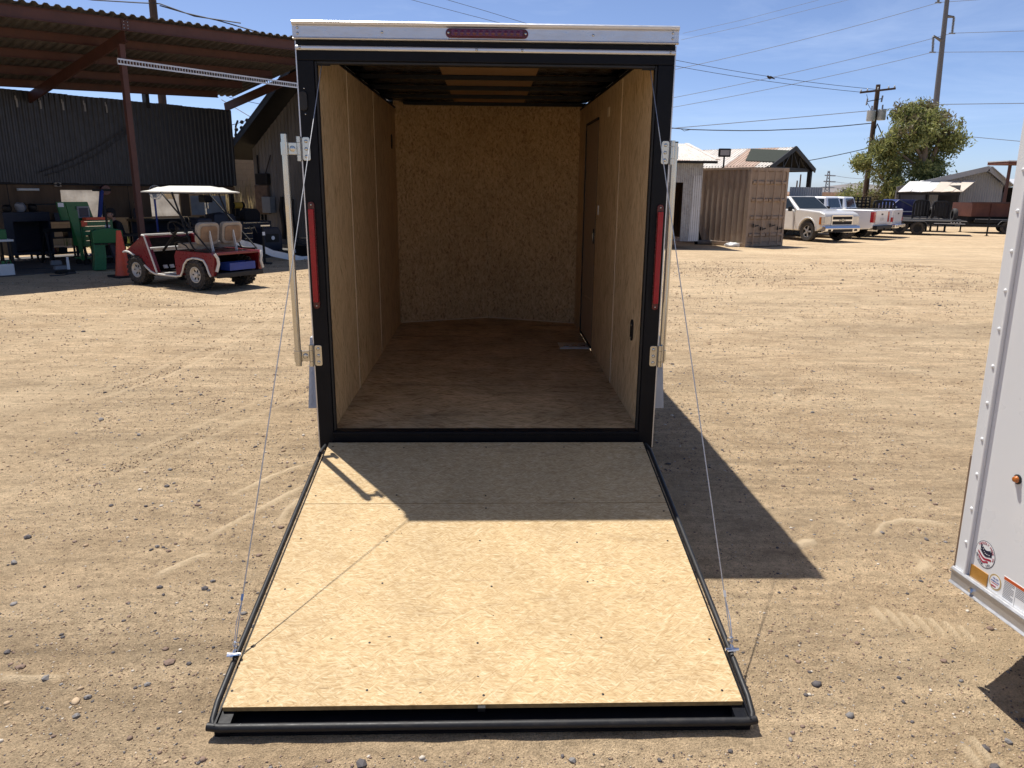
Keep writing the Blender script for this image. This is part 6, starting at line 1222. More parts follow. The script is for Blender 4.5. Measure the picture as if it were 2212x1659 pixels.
# ---- pickups: local x forward, origin under the rear axle
def pickup(name, label, loc, rot, paint, front=True, old=False, dark_glass=M['glass']):
    T = thing(name, label, 'pickup', loc, (0, 0, rot)); W2 = 0.98; WB_ = 3.65; R = 0.43; FO, RO = 0.98, 1.20
    def arch(cx, r=0.50, z0=0.42): return [(cx+r*math.cos(PI-PI*k/10), z0+r*0.95*math.sin(PI*k/10)) for k in range(11)]
    # bed, cab lower, front clip: side profiles with wheel arches, extruded and bevelled
    mb = MB(); mb.prism([(-RO,0.52),(-RO,1.20),(-RO+.02,1.24),(0.92,1.24),(0.92,0.42)] + arch(0)[::-1] + [(-RO+0.15,0.46)], 'y', -W2, W2); bed = mb.build('bed', paint, T, bev=0.05, seg=3)
    mb = MB(); mb.box(-RO+0.10,0.84,-W2+0.10,W2-0.10,1.20,1.246); mb.build('bed_opening', M['void'], bed)
    mb = MB(); mb.prism([(0.94,0.42),(0.94,1.26),(2.70,1.24),(2.78,1.18),(2.82,0.42)], 'y', -W2, W2); cab = mb.build('cab', paint, T, bev=0.05, seg=3)
    hz = 1.20
    mb = MB(); mb.prism([(2.83,0.42),(2.83,1.25),(3.1,1.275),(4.30,1.20),(WB_+FO-0.05,1.12),(WB_+FO,1.03),(WB_+FO,0.66),(WB_+FO-0.06,0.60)] + arch(WB_)[::1][::-1], 'y', -W2+0.01, W2-0.01); fr_ = mb.build('front_clip', paint, T, bev=0.06, seg=3)
    for s in (-1, 1):
        mb = MB(); mb.tube([(x, s*(W2-0.015), z+0.02) for x, z in arch(WB_, 0.53)], 0.035, 8); mb.build('wheel_flare', paint, fr_, smooth=True)
        mb = MB(); mb.tube([(x, s*(W2-0.015), z+0.02) for x, z in arch(0, 0.53)], 0.030, 8); mb.build('wheel_flare', paint, bed, smooth=True)
    # greenhouse
    base = [(0.98,1.24,W2-0.04),(2.86,1.22,W2-0.04)]; top = [(1.12,1.88,W2-0.22),(2.12,1.90,W2-0.22)]
    mb = MB(); vs = [(0.98,-W2+.04,1.22),(3.05,-W2+.06,1.20),(3.05,W2-.06,1.20),(0.98,W2-.04,1.22),(1.14,-W2+.20,1.74),(2.16,-W2+.20,1.76),(2.16,W2-.20,1.76),(1.14,W2-.20,1.74)]
    mb.add(vs, [(0,3,2,1),(4,5,6,7),(0,1,5,4),(1,2,6,5),(2,3,7,6),(3,0,4,7)]); gh = mb.build('cab_roof', paint, T, bev=0.07, seg=3)
    def pane(name, a, b, c, d, f=0.86, off=0.012):
        P = [Vector(vs[i]) for i in (a,b,c,d)]; ce = sum(P, Vector())/4; n = (P[1]-P[0]).cross(P[3]-P[0]).normalized(); mb = MB(); slab(mb, [ce+(p-ce)*f+n*off for p in P], 0.02); return mb.build(name, dark_glass, gh)
    pane('windshield', 1, 2, 6, 5, 0.88); pane('rear_window', 3, 0, 4, 7, 0.74)
    for s, (a,b,c,d) in ((-1,(0,1,5,4)),(1,(2,3,7,6))):
        P = [Vector(vs[i]) for i in (a,b,c,d)]; n = (P[1]-P[0]).cross(P[3]-P[0]).normalized()
        for f0, f1 in ((0.08,0.44),(0.50,0.90)):
            if s > 0: f0, f1 = 1-f1, 1-f0
            q = [P[0].lerp(P[1],f0), P[0].lerp(P[1],f1), P[3].lerp(P[2],f1), P[3].lerp(P[2],f0)]; lo = [q[0].lerp(q[3],0.10), q[1].lerp(q[2],0.10), q[1].lerp(q[2],0.84), q[0].lerp(q[3],0.84)]
            mb = MB(); slab(mb, [p+n*0.012 for p in lo], 0.02); mb.build('side_window', dark_glass, gh)
        mb = MB(); mb.box(1.85,1.865,s*W2-.004,s*W2+.004,0.5,1.22); mb.build('door_gap', M['void'], cab)
        mb = MB(); mb.obox((2.66,s*(W2+0.12),1.27),(0.09,0.20,0.20)); mb.build('mirror', M['black'], cab, bev=0.03)
        mb = MB(); mb.box(1.30,1.48,*sorted((s*W2,s*(W2+.02))),1.05,1.09); mb.build('door_handle', paint if not front else M['chrome'], cab)
    if front:
        X = WB_+FO
        mb = MB(); mb.prism([(X-0.12,0.38),(X+0.10,0.44),(X+0.12,0.56),(X+0.08,0.66),(X-0.10,0.66)], 'y', -W2-0.01, W2+0.01); bp = mb.build('front_bumper', M['chrome'], T, bev=0.03); mb = MB(); mb.box(X+0.095,X+0.125,-0.55,0.55,0.42,0.53); mb.build('air_intake', M['black'], bp)
        for s in (-1,1):
            mb = MB(); mb.box(X-0.02,X+0.118,*sorted((s*0.66,s*0.82)),0.45,0.53); mb.build('fog_lamp', M['black'], bp)
            mb = MB(); mb.box(X-0.28,X+0.015,*sorted((s*0.60,s*(W2+0.004))),0.72,1.04); hl = mb.build('headlight', M['lamp_clear'], T, bev=0.03); mb = MB(); mb.box(X-0.29,X-0.18,*sorted((s*(W2-.1),s*(W2+0.012))),0.70,0.98); mb.build('turn_signal', M['amber'], hl)
        mb = MB(); mb.box(X-0.03,X+0.03,-0.60,0.60,0.68,1.08); g = mb.build('grille', M['chrome'], T, bev=0.015)
        for z0, z1 in ((0.70,0.835),(0.895,1.01)): mb = MB(); mb.box(X+0.02,X+0.036,-0.55,0.55,z0,z1); mb.build('grille_mesh', M['black'], g)
        mb = MB(); mb.prism([(-0.17,0.845),(-0.06,0.845),(-0.05,0.81),(0.07,0.81),(0.05,0.845),(0.17,0.845),(0.15,0.885),(0.05,0.885),(0.05,0.92),(-0.07,0.92),(-0.06,0.885),(-0.15,0.885)], 'x', X+0.036, X+0.055); mb.build('bow_tie_emblem', mat('gold_emblem',(0.50,0.46,0.34),0.3,metal=0.5), g)
    else:
        mb = MB(); mb.box(-RO-0.035,-RO-0.002,-0.74,0.74,0.66,1.22); tg = mb.build('tailgate', paint, T, bev=0.02); mb = MB(); mb.box(-RO-0.05,-RO-0.034,-0.09,0.09,1.02,1.08); mb.build('tailgate_handle', M['black'], tg)
        for s in (-1,1): mb = MB(); mb.box(-RO-0.03,-RO+(0.14 if not old else 0.06),*sorted((s*0.77,s*(W2+0.008))),0.72 if not old else 0.70,1.16 if not old else 0.90); mb.build('tail_lamp', M['tail_red'], T, bev=0.02)
        mb = MB(); mb.box(-RO-0.20,-RO-0.02,-W2+.02,W2-.02,0.44,0.60); bp = mb.build('rear_bumper', M['chrome'] if old else M['black'], T, bev=0.03)
        if not old:
            text_mesh('TITAN', 0.17, Matrix.Translation((-RO-0.037,0,0.84)) @ Matrix.Rotation(-PI/2,4,'Z') @ Matrix.Rotation(PI/2,4,'X'), 'lettering', mat('embossed_white',(0.52,0.52,0.52),0.4), tg, 0.004)
            mb = MB(); mb.cyl((-RO-0.1,0.62,0.40),(-RO+0.3,0.62,0.40),0.055,n=12); mb.build('exhaust', M['chrome'], T)
        mb = MB(); mb.bar((-RO+0.1,0,0.45),(-RO-0.25,0,0.45),0.07,0.07); mb.build('hitch', M['black'], T)
    mb = MB(); mb.box(-RO+.2,WB_+FO-.3,-0.5,0.5,0.38,0.60); mb.cyl((0,-.8,0.4),(0,.8,0.4),0.06,n=8); mb.build('chassis', M['black'], T)
    for x in (0, WB_):
        for s in (-1, 1):
            c = (x, s*(W2-0.14), R); mb = MB(); mb.lathe([(R*.62,-.12),(R*.9,-.135),(R*.98,-.11),(R,-.05),(R,.05),(R*.98,.11),(R*.9,.135),(R*.62,.12)], c, (0,1,0), 26); w = mb.build('wheel', M['tyre'], T, smooth=True)
            mb = MB(); mb.lathe([(R*.63,-.02),(R*.63,.12),(R*.58,.12),(R*.54,.06),(0,.06)], c, (0,s,0), 22); rm = mb.build('rim', M['void'], w)
            for k in range(5): a = 2*PI*k/5; mb = MB(); mb.obox(Vector(c)+Vector((R*.32*math.cos(a),s*.085,R*.32*math.sin(a))),(R*.56,.045,R*.17),Matrix.Rotation(-a,3,'Y')); mb.build('spoke', M['wheel_alloy'], rm)
            mb = MB(); mb.torus(Vector(c)+Vector((0,s*.10,0)),(0,1,0),R*.59,.02,22,6); mb.lathe([(R*.16,.06),(R*.14,.115),(0,.12)],c,(0,s,0),12); mb.build('rim_lip', M['wheel_alloy'], rm, smooth=True)
    for o in T.children:
        if o.name.split('.')[0] == 'wheel': continue
        o.scale = (1, 1, 1.10)
        o.location.z = -0.02
    return T
def placed(wheel_px, heading, wx, wy):
    """ground point under one wheel gives the origin"""
    p = gp(*wheel_px); h = Vector((math.cos(heading), math.sin(heading), 0)); l = Vector((-h.y, h.x, 0)); q = p - h*wx - l*wy; q.z = float(terrain(q.x, q.y)); return q
hd1 = math.atan2(-0.93, 0.36)
pickup('pickup_truck', 'silver-tan pickup facing the yard beside the tan container', placed((1745,521), hd1, 3.65, -0.84), hd1, M['tan_metal'], True)
hd2 = math.atan2(0.72, -0.69)
pickup('pickup_truck', 'white pickup with tall red tail lamps parked behind the tan one', placed((1826,515.5), hd2, 0.0, 0.84), hd2, M['car_white'], False)
hd3 = math.atan2(0.66, -0.75)
pickup('pickup_truck', 'older white pickup with chrome rear bumper next to the trailers', placed((1866,511.5), hd3, 0.0, 0.84), hd3, M['car_white'], False, True)
# ---- black equipment trailers
def flat_trailer(label, loc, rot, L=5.2, gate=False, spare=True, stripes=True, tongue=True):
    T = thing('flatbed_trailer', label, 'trailer', loc, (0, 0, rot)); W2 = 1.0     # local x towards the tongue, origin between the axles; near side -y
    mb = MB(); mb.box(-L*0.45,L*0.55,-W2,W2,0.62,0.70); mb.build('deck', mat('worn_deck',(0.09,0.075,0.06),0.8), T)
    for s in (-1,1):
        mb = MB(); mb.box(-L*0.45,L*0.55,*sorted((s*W2,s*(W2+.05))),0.56,0.72); mb.build('side_rail', M['black'], T)
        mb = MB(); mb.tube([(-L*0.45,s*(W2+.03),0.76),(L*0.5,s*(W2+.03),0.76)],0.02,6); mb.build('rub_rail', M['pole_steel'], T)
        pr = [(-0.95,0.36),(-0.78,0.64),(-0.70,0.69),(0.70,0.69),(0.78,0.64),(0.95,0.36)]; mb = MB()
        for a, b in zip(pr[:-1], pr[1:]): mb.bar((a[0],s*(W2+.17),a[1]),(b[0],s*(W2+.17),b[1]),0.26,0.02)
        mb.build('fender', M['pole_steel'] if s < 0 else M['black'], T)
        for x in (-0.42,0.42):
            c = (x,s*(W2+.17),0.345); mb = MB(); mb.lathe([(.2,-.1),(.31,-.11),(.345,-.06),(.345,.06),(.31,.11),(.2,.1)],c,(0,1,0),24); w = mb.build('wheel', M['tyre'], T, smooth=True); mb = MB(); mb.lathe([(.2,.02),(.2,.09),(.15,.06),(.06,.05),(.05,.1),(0,.1)],c,(0,s,0),18); mb.build('rim', M['black'], w)
        if stripes and s < 0:
            for x0 in (0.95,): mb = MB(); mb.box(x0+.2,x0+1.6,-W2-.056,-W2-.051,0.59,0.615); mb.build('reflective_tape', M['white_box'], T)
            for k in range(4): mb = MB(); mb.box(1.9+0.13*k,1.95+0.13*k,-W2-.057,-W2-.051,0.64,0.68); mb.build('decal', M['white_box'], T)
    if tongue:
        for s in (-1,1): mb = MB(); mb.bar((L*0.5,s*0.7,0.52),(L*0.55+1.35,0,0.50),0.08,0.12); mb.build('drawbar', M['black'], T)
        mb = MB(); mb.cyl((L*.55+0.95,0,0.02),(L*.55+0.95,0,0.95),0.04,n=10); mb.cyl((L*.55+.95,0,0),(L*.55+.95,0,0.02),0.10,n=10); mb.build('jack', M['black'], T); mb = MB(); mb.bar((L*.55+1.3,0,0.50),(L*.55+1.7,0,0.50),0.08,0.08); mb.build('coupler', M['black'], T)
    if spare: mb = MB(); mb.lathe([(.2,-.09),(.30,-.1),(.34,-.05),(.34,.05),(.30,.1),(.2,.09)],(L*.42,0.2,1.02 if L < 5.5 else 1.05),(1,0.25,0),22); mb.build('spare_wheel', M['tyre'], T, smooth=True); mb2 = MB(); mb2.bar((L*.42,0.2,0.7),(L*.42,0.2,1.02),0.06,0.06); mb2.build('spare_bracket', M['black'], T)
    if gate:
        G = MB(); G.bar((-L*.45,-W2,0.7),(-L*.45,-W2,2.05),0.05,0.05); G.bar((-L*.45,W2,0.7),(-L*.45,W2,2.05),0.05,0.05); G.bar((-L*.45,-W2,2.05),(-L*.45,W2,2.05),0.05,0.05); g = G.build('ramp_gate', M['black'], T)
        for k in range(7): mb = MB(); y = -W2+W2*2*(k+1)/8; mb.bar((-L*.45,y,0.7),(-L*.45,y,2.03),0.03,0.05); mb.build('gate_bar', M['black'], g)
    return T
ta, tb = gp(1943,506.5), gp(1977.5,507.0); tc_ = gp(2113,511.5); th = math.atan2(tc_.y-ta.y, tc_.x-ta.x)
mid = (ta+tb)/2; nn_ = Vector((-math.sin(th), math.cos(th), 0)); lc = mid + nn_*1.17; lc.z = float(terrain(lc.x, lc.y))
flat_trailer('black tandem flatbed trailer with bright tape along its side', lc, th, 4.9)
ex = Vector((math.cos(th), math.sin(th), 0))
q = lc + nn_*4.2 - ex*0.8; q.z = -0.32; flat_trailer('black utility trailer with spare wheel behind the tandem flatbed', q, th+0.04, 4.6, False, True, False)
q = on_y(*z6(1900,640), lc.y+1.5); q.z = -0.32; flat_trailer('black trailer carrying the rusty dump box by the metal building', q + ex*1.2, th, 4.4, False, False, True, True)
# upright ramp gates of the trailers parked in the back row
def gate(label, x0, y0_, x1_, y1_, yy, bars, grid=False, arch_=False):
    a, b = on_y(x0, y0_, yy), on_y(x1_, y1_, yy); zl = b.z; T = thing('trailer_gate', label, 'gate', (a.x, yy, -0.32), group=None); w = b.x-a.x; h = a.z+0.32; lo = zl+0.32
    fr_ = MB()
    if arch_: fr_.tube([(0,0,0),(0,0,h-0.2),(0.06,0,h-0.05),(0.2,0,h),(w-0.2,0,h),(w-0.06,0,h-0.05),(w,0,h-0.2),(w,0,0)], 0.055, 6)
    else: fr_.tube([(0,0,0),(0,0,h),(w,0,h),(w,0,0)], 0.06, 6)
    fr_.build('frame', M['black'], T)
    for k in range(bars): mb = MB(); x = w*(k+1)/(bars+1); mb.bar((x,0,lo),(x,0,h),0.08,0.08 if not arch_ else 0.12); mb.build('bar', M['black'], T)
    if grid:
        for k in range(4): mb = MB(); z = lo+(h-lo)*k/4; mb.bar((0,0.03,z),(w,0.03,z),0.06,0.07); mb.build('cross_bar', M['black'], T)
    mb = MB(); mb.bar((0,0,lo),(w,0,lo),0.05,0.06); mb.build('bottom_rail', M['black'], T)
    mb = MB(); mb.bar((w*0.5,0,0.0),(w*0.5,0,lo),0.06,0.06); mb.build('strut', M['black'], T)
gate('tall black ramp gate of crossed square bars behind the white pickup', *z6(662,402), *z6(828,512), 42, 4, True)
gate('black lattice gate rising over the white pickup cab', *z6(440,406), *z6(584,470), 43, 3, True)
gate('black rounded gate of wide bars left of the blue box', *z6(876,436), *z6(1044,590), 40.5, 5, False, True)
gate('black rounded gate of wide bars right of the blue box', *z6(1236,432), *z6(1352,570), 39.5, 4, False, True)
gate('black rounded gate of bars in front of the dark lean-to', *z6(1410,442), *z6(1520,572), 39.0, 4, False, True)
# blue enclosed box and rusty dump box
a, b = on_y(*z6(1050,422), 41.5), on_y(*z6(1232,566), 41.5); T = thing('blue_tank_trailer', 'deep blue slope-shouldered box trailer among black gates', 'trailer', (a.x, 41.5, -0.32)); w, h, lo = b.x-a.x, a.z+.32, b.z+.32
mb = MB(); mb.prism([(0,lo),(w,lo),(w,h-0.02),(w*0.25,h),(0,h-0.32)], 'y', 0, 1.8); mb.build('box', mat('deep_blue_paint',(0.012,0.018,0.10),0.35,coat=0.3), T, bev=0.02); mb = MB(); mb.bar((w*.25,-.02,h-.02),(w,-.02,h*.72),0.03,0.05); mb.build('brace', M['pole_steel'], T); mb = MB(); mb.box(w*.35,w*.95,-.03,-.005,lo+.2,lo+.25); mb.build('tape', M['white_box'], T); mb = MB(); mb.box(0.08,0.25,-.02,-.002,h-.5,h-.4); mb.build('label_plate', M['white_box'], T)
for x in (w*.3,w*.7):
    mb = MB(); mb.lathe([(.2,-.1),(.33,-.1),(.35,0),(.33,.1),(.2,.1)],(x,0.1,0.35),(0,1,0),20); mb.build('wheel', M['tyre'], T, smooth=True)
a, b = on_y(*z6(1752,452), 38.0), on_y(*z6(2085,578), 38.0); T = thing('dump_box', 'rust-red steel dump box with ribbed sides', 'dump box', (a.x, 38.0, 0.52-0.15)); w, h = b.x-a.x+1.2, a.z-0.37
lo = b.z-0.37
mb = MB(); mb.box(0,w,0,0.05,lo,h); mb.box(0,w,1.75,1.8,lo,h); mb.box(0,0.05,0.05,1.75,lo,h); mb.box(w-.05,w,0.05,1.75,lo,h); mb.box(0.05,w-.05,0.05,1.75,lo,lo+.05); mb.build('box', M['rust_red'], T)
for k in range(4): mb = MB(); mb.box(w*k/3.2,w*k/3.2+.08,-.05,-.001,lo,h); mb.build('rib', M['rust_red'], T)
mb = MB(); mb.bar((-.05,-.02,h),(w,-.02,h),0.08,0.08); mb.build('top_rail', M['red_steel'], T); mb = MB(); mb.box(0.1,w-.1,0.4,1.4,lo-0.45,lo-.001); mb.build('subframe', M['black'], T)
# ---- grey metal building with lean-to
Y = 50.0; A_, L_, R_ = on_y(*z6(1856,132), Y), on_y(*z6(1038,318), Y), on_y(*z6(2042,285), Y)
MBd = thing('metal_building', 'grey ribbed metal building with low gable and pale roof', 'building', (A_.x, Y, -0.32)); za, zl, zr3 = A_.z+.32, L_.z+.32, R_.z+.32; xl, xr = L_.x-A_.x, R_.x-A_.x
n = 44; mb = MB()
def gzx(x): return (za+(zl-za)*x/xl if x < 0 else za+(zr3-za)*x/xr) - 0.15
xs = np.linspace(xl+0.4, xr-0.1, 2*n+1)
mb.add([(x,0.05*(i%2),0) for i,x in enumerate(xs)]+[(x,0.05*(i%2),gzx(x)) for i,x in enumerate(xs)], [(i,i+1,2*n+2+i,2*n+1+i) for i in range(2*n)]); mb.build('gable_wall', M['gable_grey'], MBd)
mb = MB(); slab(mb, [(xl,-0.6,zl),(0,-0.6,za),(8,13,za),(xl+8,13,zl)], 0.18); mb.build('roof_slope', M['gable_roof'], MBd); 
d_ = Vector((xr,0,zr3-za)); corr_on('roof_sheet', (8,13,za+.02), (-8.0,-13.6,0), (xr,0,zr3-za), 15.8, d_.length, 0.5, 0.05, M['gable_roof'], MBd, 1.0)
for p, q in (((xl,-.62,zl),(0,-.62,za)),((0,-.62,za),(xr,-.62,zr3))): mb = MB(); mb.bar((p[0],p[1],p[2]-.12),(q[0],q[1],q[2]-.12),0.05,0.34); mb.build('fascia', M['gable_grey'], MBd)
mb = MB(); slab(mb, [(xl+.4,0.06,0),(xl+8.2,12.8,0),(xl+8.2,12.8,zl-.2),(xl+.4,0.06,zl-.2)], 0.1); mb.build('side_wall', M['gable_grey'], MBd); mb = MB(); mb.box(xl+8.2,xr+8,12.8,12.9,0,zl-.2); mb.build('back_wall', M['gable_grey'], MBd)
# wide bay to the right of the gable
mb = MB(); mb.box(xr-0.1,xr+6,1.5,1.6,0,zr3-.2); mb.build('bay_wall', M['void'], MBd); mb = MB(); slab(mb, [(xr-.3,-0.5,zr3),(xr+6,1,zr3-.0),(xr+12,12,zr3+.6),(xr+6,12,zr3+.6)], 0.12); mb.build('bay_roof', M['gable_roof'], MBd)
p0, p1 = on_y(*z6(1880,360), Y), on_y(*z6(2110,440), Y); mb = MB(); mb.box(p0.x-A_.x,p1.x-A_.x,0.9,1.0,0,p0.z+.32); mb.build('bay_door', M['navy'], MBd)
# lean-to in front of it, roofed with loose sheets
Y2 = 47.0; le, re_ = on_y(*z6(1085,352), Y2), on_y(*z6(1650,352), Y2); lt_, rt_ = on_y(*z6(1192,262), Y+0-0.4), on_y(*z6(1775,258), Y-0.4)
LT = thing('lean_to', 'dark lean-to roofed with loose bleached metal sheets', 'lean-to', (le.x, Y2, -0.32)); base_ = Vector((le.x, Y2, -0.32))
nS = 6; tan_s = mat('bleached_tan_sheet',(0.60,0.52,0.43),0.55,var=0.08); wht_s = mat('bleached_white_sheet',(0.74,0.73,0.71),0.5,var=0.05); r = random.Random(8)
for k in range(nS):
    f0, f1 = k/nS, (k+1)/nS+0.02; j = r.uniform(-.12,.12); P = [le.lerp(re_,f0)+Vector((0,j,j*.25)), le.lerp(re_,f1)+Vector((0,j,-j*.2)), lt_.lerp(rt_,f1)+Vector((0,0,0.05*(k%2))), lt_.lerp(rt_,f0)+Vector((0,0,0.05*(k%2)))]
    mb = MB(); slab(mb, [p-base_ for p in P], 0.03); mb.build('roof_sheet', tan_s if k > 2 else wht_s, LT)
wL = re_.x-le.x; hE = le.z+.32-0.06
for x in (0.2, wL*.5, wL-.1): mb = MB(); mb.bar((x,0.1,0),(x,0.1,hE),0.12,0.12); mb.build('post', M['black'], LT)
mb = MB(); mb.bar((0,0.1,hE-.06),(wL,0.1,hE-.06),0.1,0.14); mb.build('eave_beam', M['black'], LT)
for x0, x1_ in ((0.2,wL*.27),(wL*.27+.02,wL*.5)): mb = MB(); mb.box(x0,x1_,0.18,0.22,0,hE-.1); mb.build('panel', M['corr_dark'], LT)
mb = MB(); mb.box(wL+.02,wL+.06,0.2,2.6,0,hE+.5); mb.build('side_panel', M['corr_dark'], LT)
# shade canopy post
a, b = on_y(*z6(1982,80), 44), on_y(*z6(2300,118), 44); T = thing('canopy', 'flat dark canopy on a slim rust-red post by the metal building', 'canopy', (a.x, 44, -0.32)); mb = MB(); mb.box(0,b.x-a.x,-1,1,b.z+.32,a.z+.32-.06); mb.build('canopy_slab', M['rust_red'], T); mb = MB(); mb.box(-.02,b.x-a.x,-1.02,1.02,a.z+.26,a.z+.32); mb.build('canopy_top', M['gable_roof'], T)
p = on_y(*z6(2088,120), 44); mb = MB(); mb.bar((p.x-a.x,0,0),(p.x-a.x,0,b.z+.32),0.14,0.14); mb.build('post', M['red_steel'], T)
# chain-link fence along the far edge
FY = 56.0; fx0, fx1 = on_y(*z6(400,440), FY), on_y(*z6(1200,440), FY); FN = thing('chain_fence', 'grey chain-link fence with pale top rail behind the gates', 'fence', (fx0.x, FY, -0.32)); fh = fx0.z+.32
mb = MB(); mb.bar((0,0,fh),(fx1.x-fx0.x,0,fh),0.10,0.10); mb.build('top_rail', M['gable_roof'], FN)
mb = MB(); W_ = fx1.x-fx0.x; k = -fh
while k < W_:
    mb.bar((max(k,0),0,max(0,-k)),(min(k+fh,W_),0,min(fh,W_-k)),0.02,0.02); mb.bar((max(k,0),0.02,fh-max(0,-k)),(min(k+fh,W_),0.02,fh-min(fh,W_-k)),0.02,0.02); k += 0.16
o = mb.build('mesh_fabric', M['fence'], FN); o['kind'] = 'stuff'
for k in range(6): mb = MB(); mb.cyl((W_*k/5,0,0),(W_*k/5,0,fh+.05),0.05,n=8); mb.build('post', M['fence'], FN)
mb = MB(); mb.box(0,W_,0.5,0.52,0,fh*0.9); mb.build('privacy_sheet', mat('green_grey_screen',(0.16,0.17,0.15),0.85,var=0.3), FN)
# ---- trees and bushes
def leaf_crown(name, lobes, n, size, m, parent, seed, flat=0.0):
    r = np.random.default_rng(seed); vs = []; per = n//len(lobes)
    for (cx,cy,cz_,rx_,ry_,rz_) in lobes:
        ncl = max(8, per//28)
        d = r.normal(size=(ncl,3)); d /= np.linalg.norm(d,axis=1)[:,None]; rad = r.random(ncl)**0.38; cc = d*rad[:,None]*np.array([rx_,ry_,rz_])+np.array([cx,cy,cz_])
        for c in cc:
            k = 28; p = c + r.normal(size=(k,3))*np.array([.26,.26,.20]); a = r.random(k)*2*PI; t = r.normal(size=(k,3)); t[:,2] -= 0.6; t /= np.linalg.norm(t,axis=1)[:,None]
            b = np.cross(t, r.normal(size=(k,3))); b /= np.linalg.norm(b,axis=1)[:,None]; s = size*r.uniform(.6,1.4,k)[:,None]
            vs.append(np.stack([p-t*s, p+b*s*.30, p+t*s, p-b*s*.30], 1).reshape(-1,3))
    v = np.concatenate(vs); f = np.arange(len(v)).reshape(-1,4); me = bpy.data.meshes.new(name); me.from_pydata(v.tolist(), [], f.tolist()); me.materials.append(m); o = bpy.data.objects.new(name, me); COL.objects.link(o); o.parent = parent; return o
TY = 53.0
def tp(x, y): p = on_y(*((2100+x/5.183)/1.1573, (200+y/5.183)/1.1573), TY); return p
tb0 = tp(1080,1500); T1 = thing('shade_tree', 'large leafy green tree behind the wooden utility pole', 'tree', (tb0.x, TY, -0.32)); O_ = Vector((tb0.x, TY, -0.32))
lob = []
for x, y, rx_, rz_ in ((1000,620,300,200),(1250,560,230,170),(760,760,250,180),(1180,860,260,200),(900,980,300,190),(560,900,190,150),(1430,760,150,200),(620,1180,200,170),(1250,1120,200,130),(1150,400,180,120),(900,420,130,90),(330,1060,70,80),(600,1400,100,140),(1000,1200,200,120),(640,1450,120,130)):
    p = tp(x,y)-O_; s = TY/FPX/5.183/1.1573*1.02; lob.append((p.x, random.uniform(-1.6,1.6), p.z, rx_*s*1.02, max(1.0,rx_*s), rz_*s*1.05))
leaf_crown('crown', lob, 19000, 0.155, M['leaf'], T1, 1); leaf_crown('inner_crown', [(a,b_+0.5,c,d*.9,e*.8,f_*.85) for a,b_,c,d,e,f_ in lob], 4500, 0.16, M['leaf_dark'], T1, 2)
top_l = [(a,b_,c+f_*.55,d*.9,e*.9,f_*.5) for a,b_,c,d,e,f_ in lob if c > 5.2]; leaf_crown('dry_pods', top_l, 1500, 0.15, M['leaf_dry'], T1, 3)
def limb(pts, rs, nm='limb'): mb = MB(); mb.tube([p-O_ for p in pts], rs, 9); return mb.build(nm, M['bark'], T1, smooth=True)
limb([tb0, tp(1085,1250), tp(1080,1050), tp(1110,800), tp(1150,600)], [.38,.34,.28,.16,.06], 'trunk')
for pts, rs in (([tp(1085,1260),tp(1200,1000),tp(1300,760),tp(1380,640)],[.22,.16,.10,.04]),([tp(800,1420),tp(760,1250),tp(715,1050),tp(690,930),tp(640,800)],[.22,.20,.17,.12,.05]),([tp(1080,1060),tp(980,860),tp(900,700)],[.16,.10,.04]),([tp(1080,1200),tp(900,1040),tp(700,900),tp(560,860)],[.14,.1,.07,.03]),([tp(690,940),tp(540,760)],[.09,.03]),([tp(640,1420),tp(500,1200),tp(300,1080)],[.1,.07,.03])): limb(pts, rs)
mb = MB(); mb.tube([tb0-O_+Vector((-1.5,0,-0.0)), tp(800,1420)-O_], [.26,.22], 9); mb.build('trunk', M['bark'], T1, smooth=True)
for px, py, w, h, yy, lab in ((z6(738,372)[0], z6(738,372)[1], 1.6, 0.8, 60, 'rounded green bush beside the dark billboard'), (z6(980,400)[0], z6(980,400)[1], 1.3, 0.9, 55, 'low dry bush at the foot of the big tree')):
    p = on_y(px, py, yy); T = thing('bush', lab, 'bush', (p.x, yy, -0.32)); leaf_crown('crown', [(0,0,p.z+.32,w,0.8,h),(w*.6,0,p.z+.1,w*.6,.6,h*.7),(-w*.6,0,p.z,w*.6,.6,h*.7),(0,0,0.5*(p.z+.32),w*.9,.6,0.5*(p.z+.32))], 2200, 0.13, M['leaf'] if 'green' in lab else M['leaf_dry'], T, 6); mb = MB(); mb.tube([(0,0,0),(0.05,0,p.z+.2)],[.12,.05],7); mb.build('stem', M['bark'], T)
# ---- poles and wires
PY = 56.0; pt, pb_ = on_y(*z4(1317,520), PY), on_y(*z6(795,392), PY)
UP = thing('utility_pole', 'dark wooden utility pole with crossarm and two transformers', 'utility pole', (pb_.x, PY, -0.32)); O2 = Vector((pb_.x, PY, -0.32))
mb = MB(); mb.tube([(0,0,0), pt-O2], [.22,.16], 12); mb.build('pole', M['pole_wood'], UP, smooth=True)
a, b = on_y(*z4(1205,569), PY-.2), on_y(*z4(1422,544), PY-.2); mb = MB(); mb.bar(a-O2, b-O2, 0.12, 0.14); arm = mb.build('crossarm', M['pole_wood'], UP)
for f_ in (0.02,0.2,0.5,0.8,0.97): p = a.lerp(b,f_)-O2; mb = MB(); mb.lathe([(.05,0),(.07,.05),(.04,.1),(.06,.14),(0,.2)], p+Vector((0,0,.06)), n=10); mb.build('insulator', M['transformer'], arm)
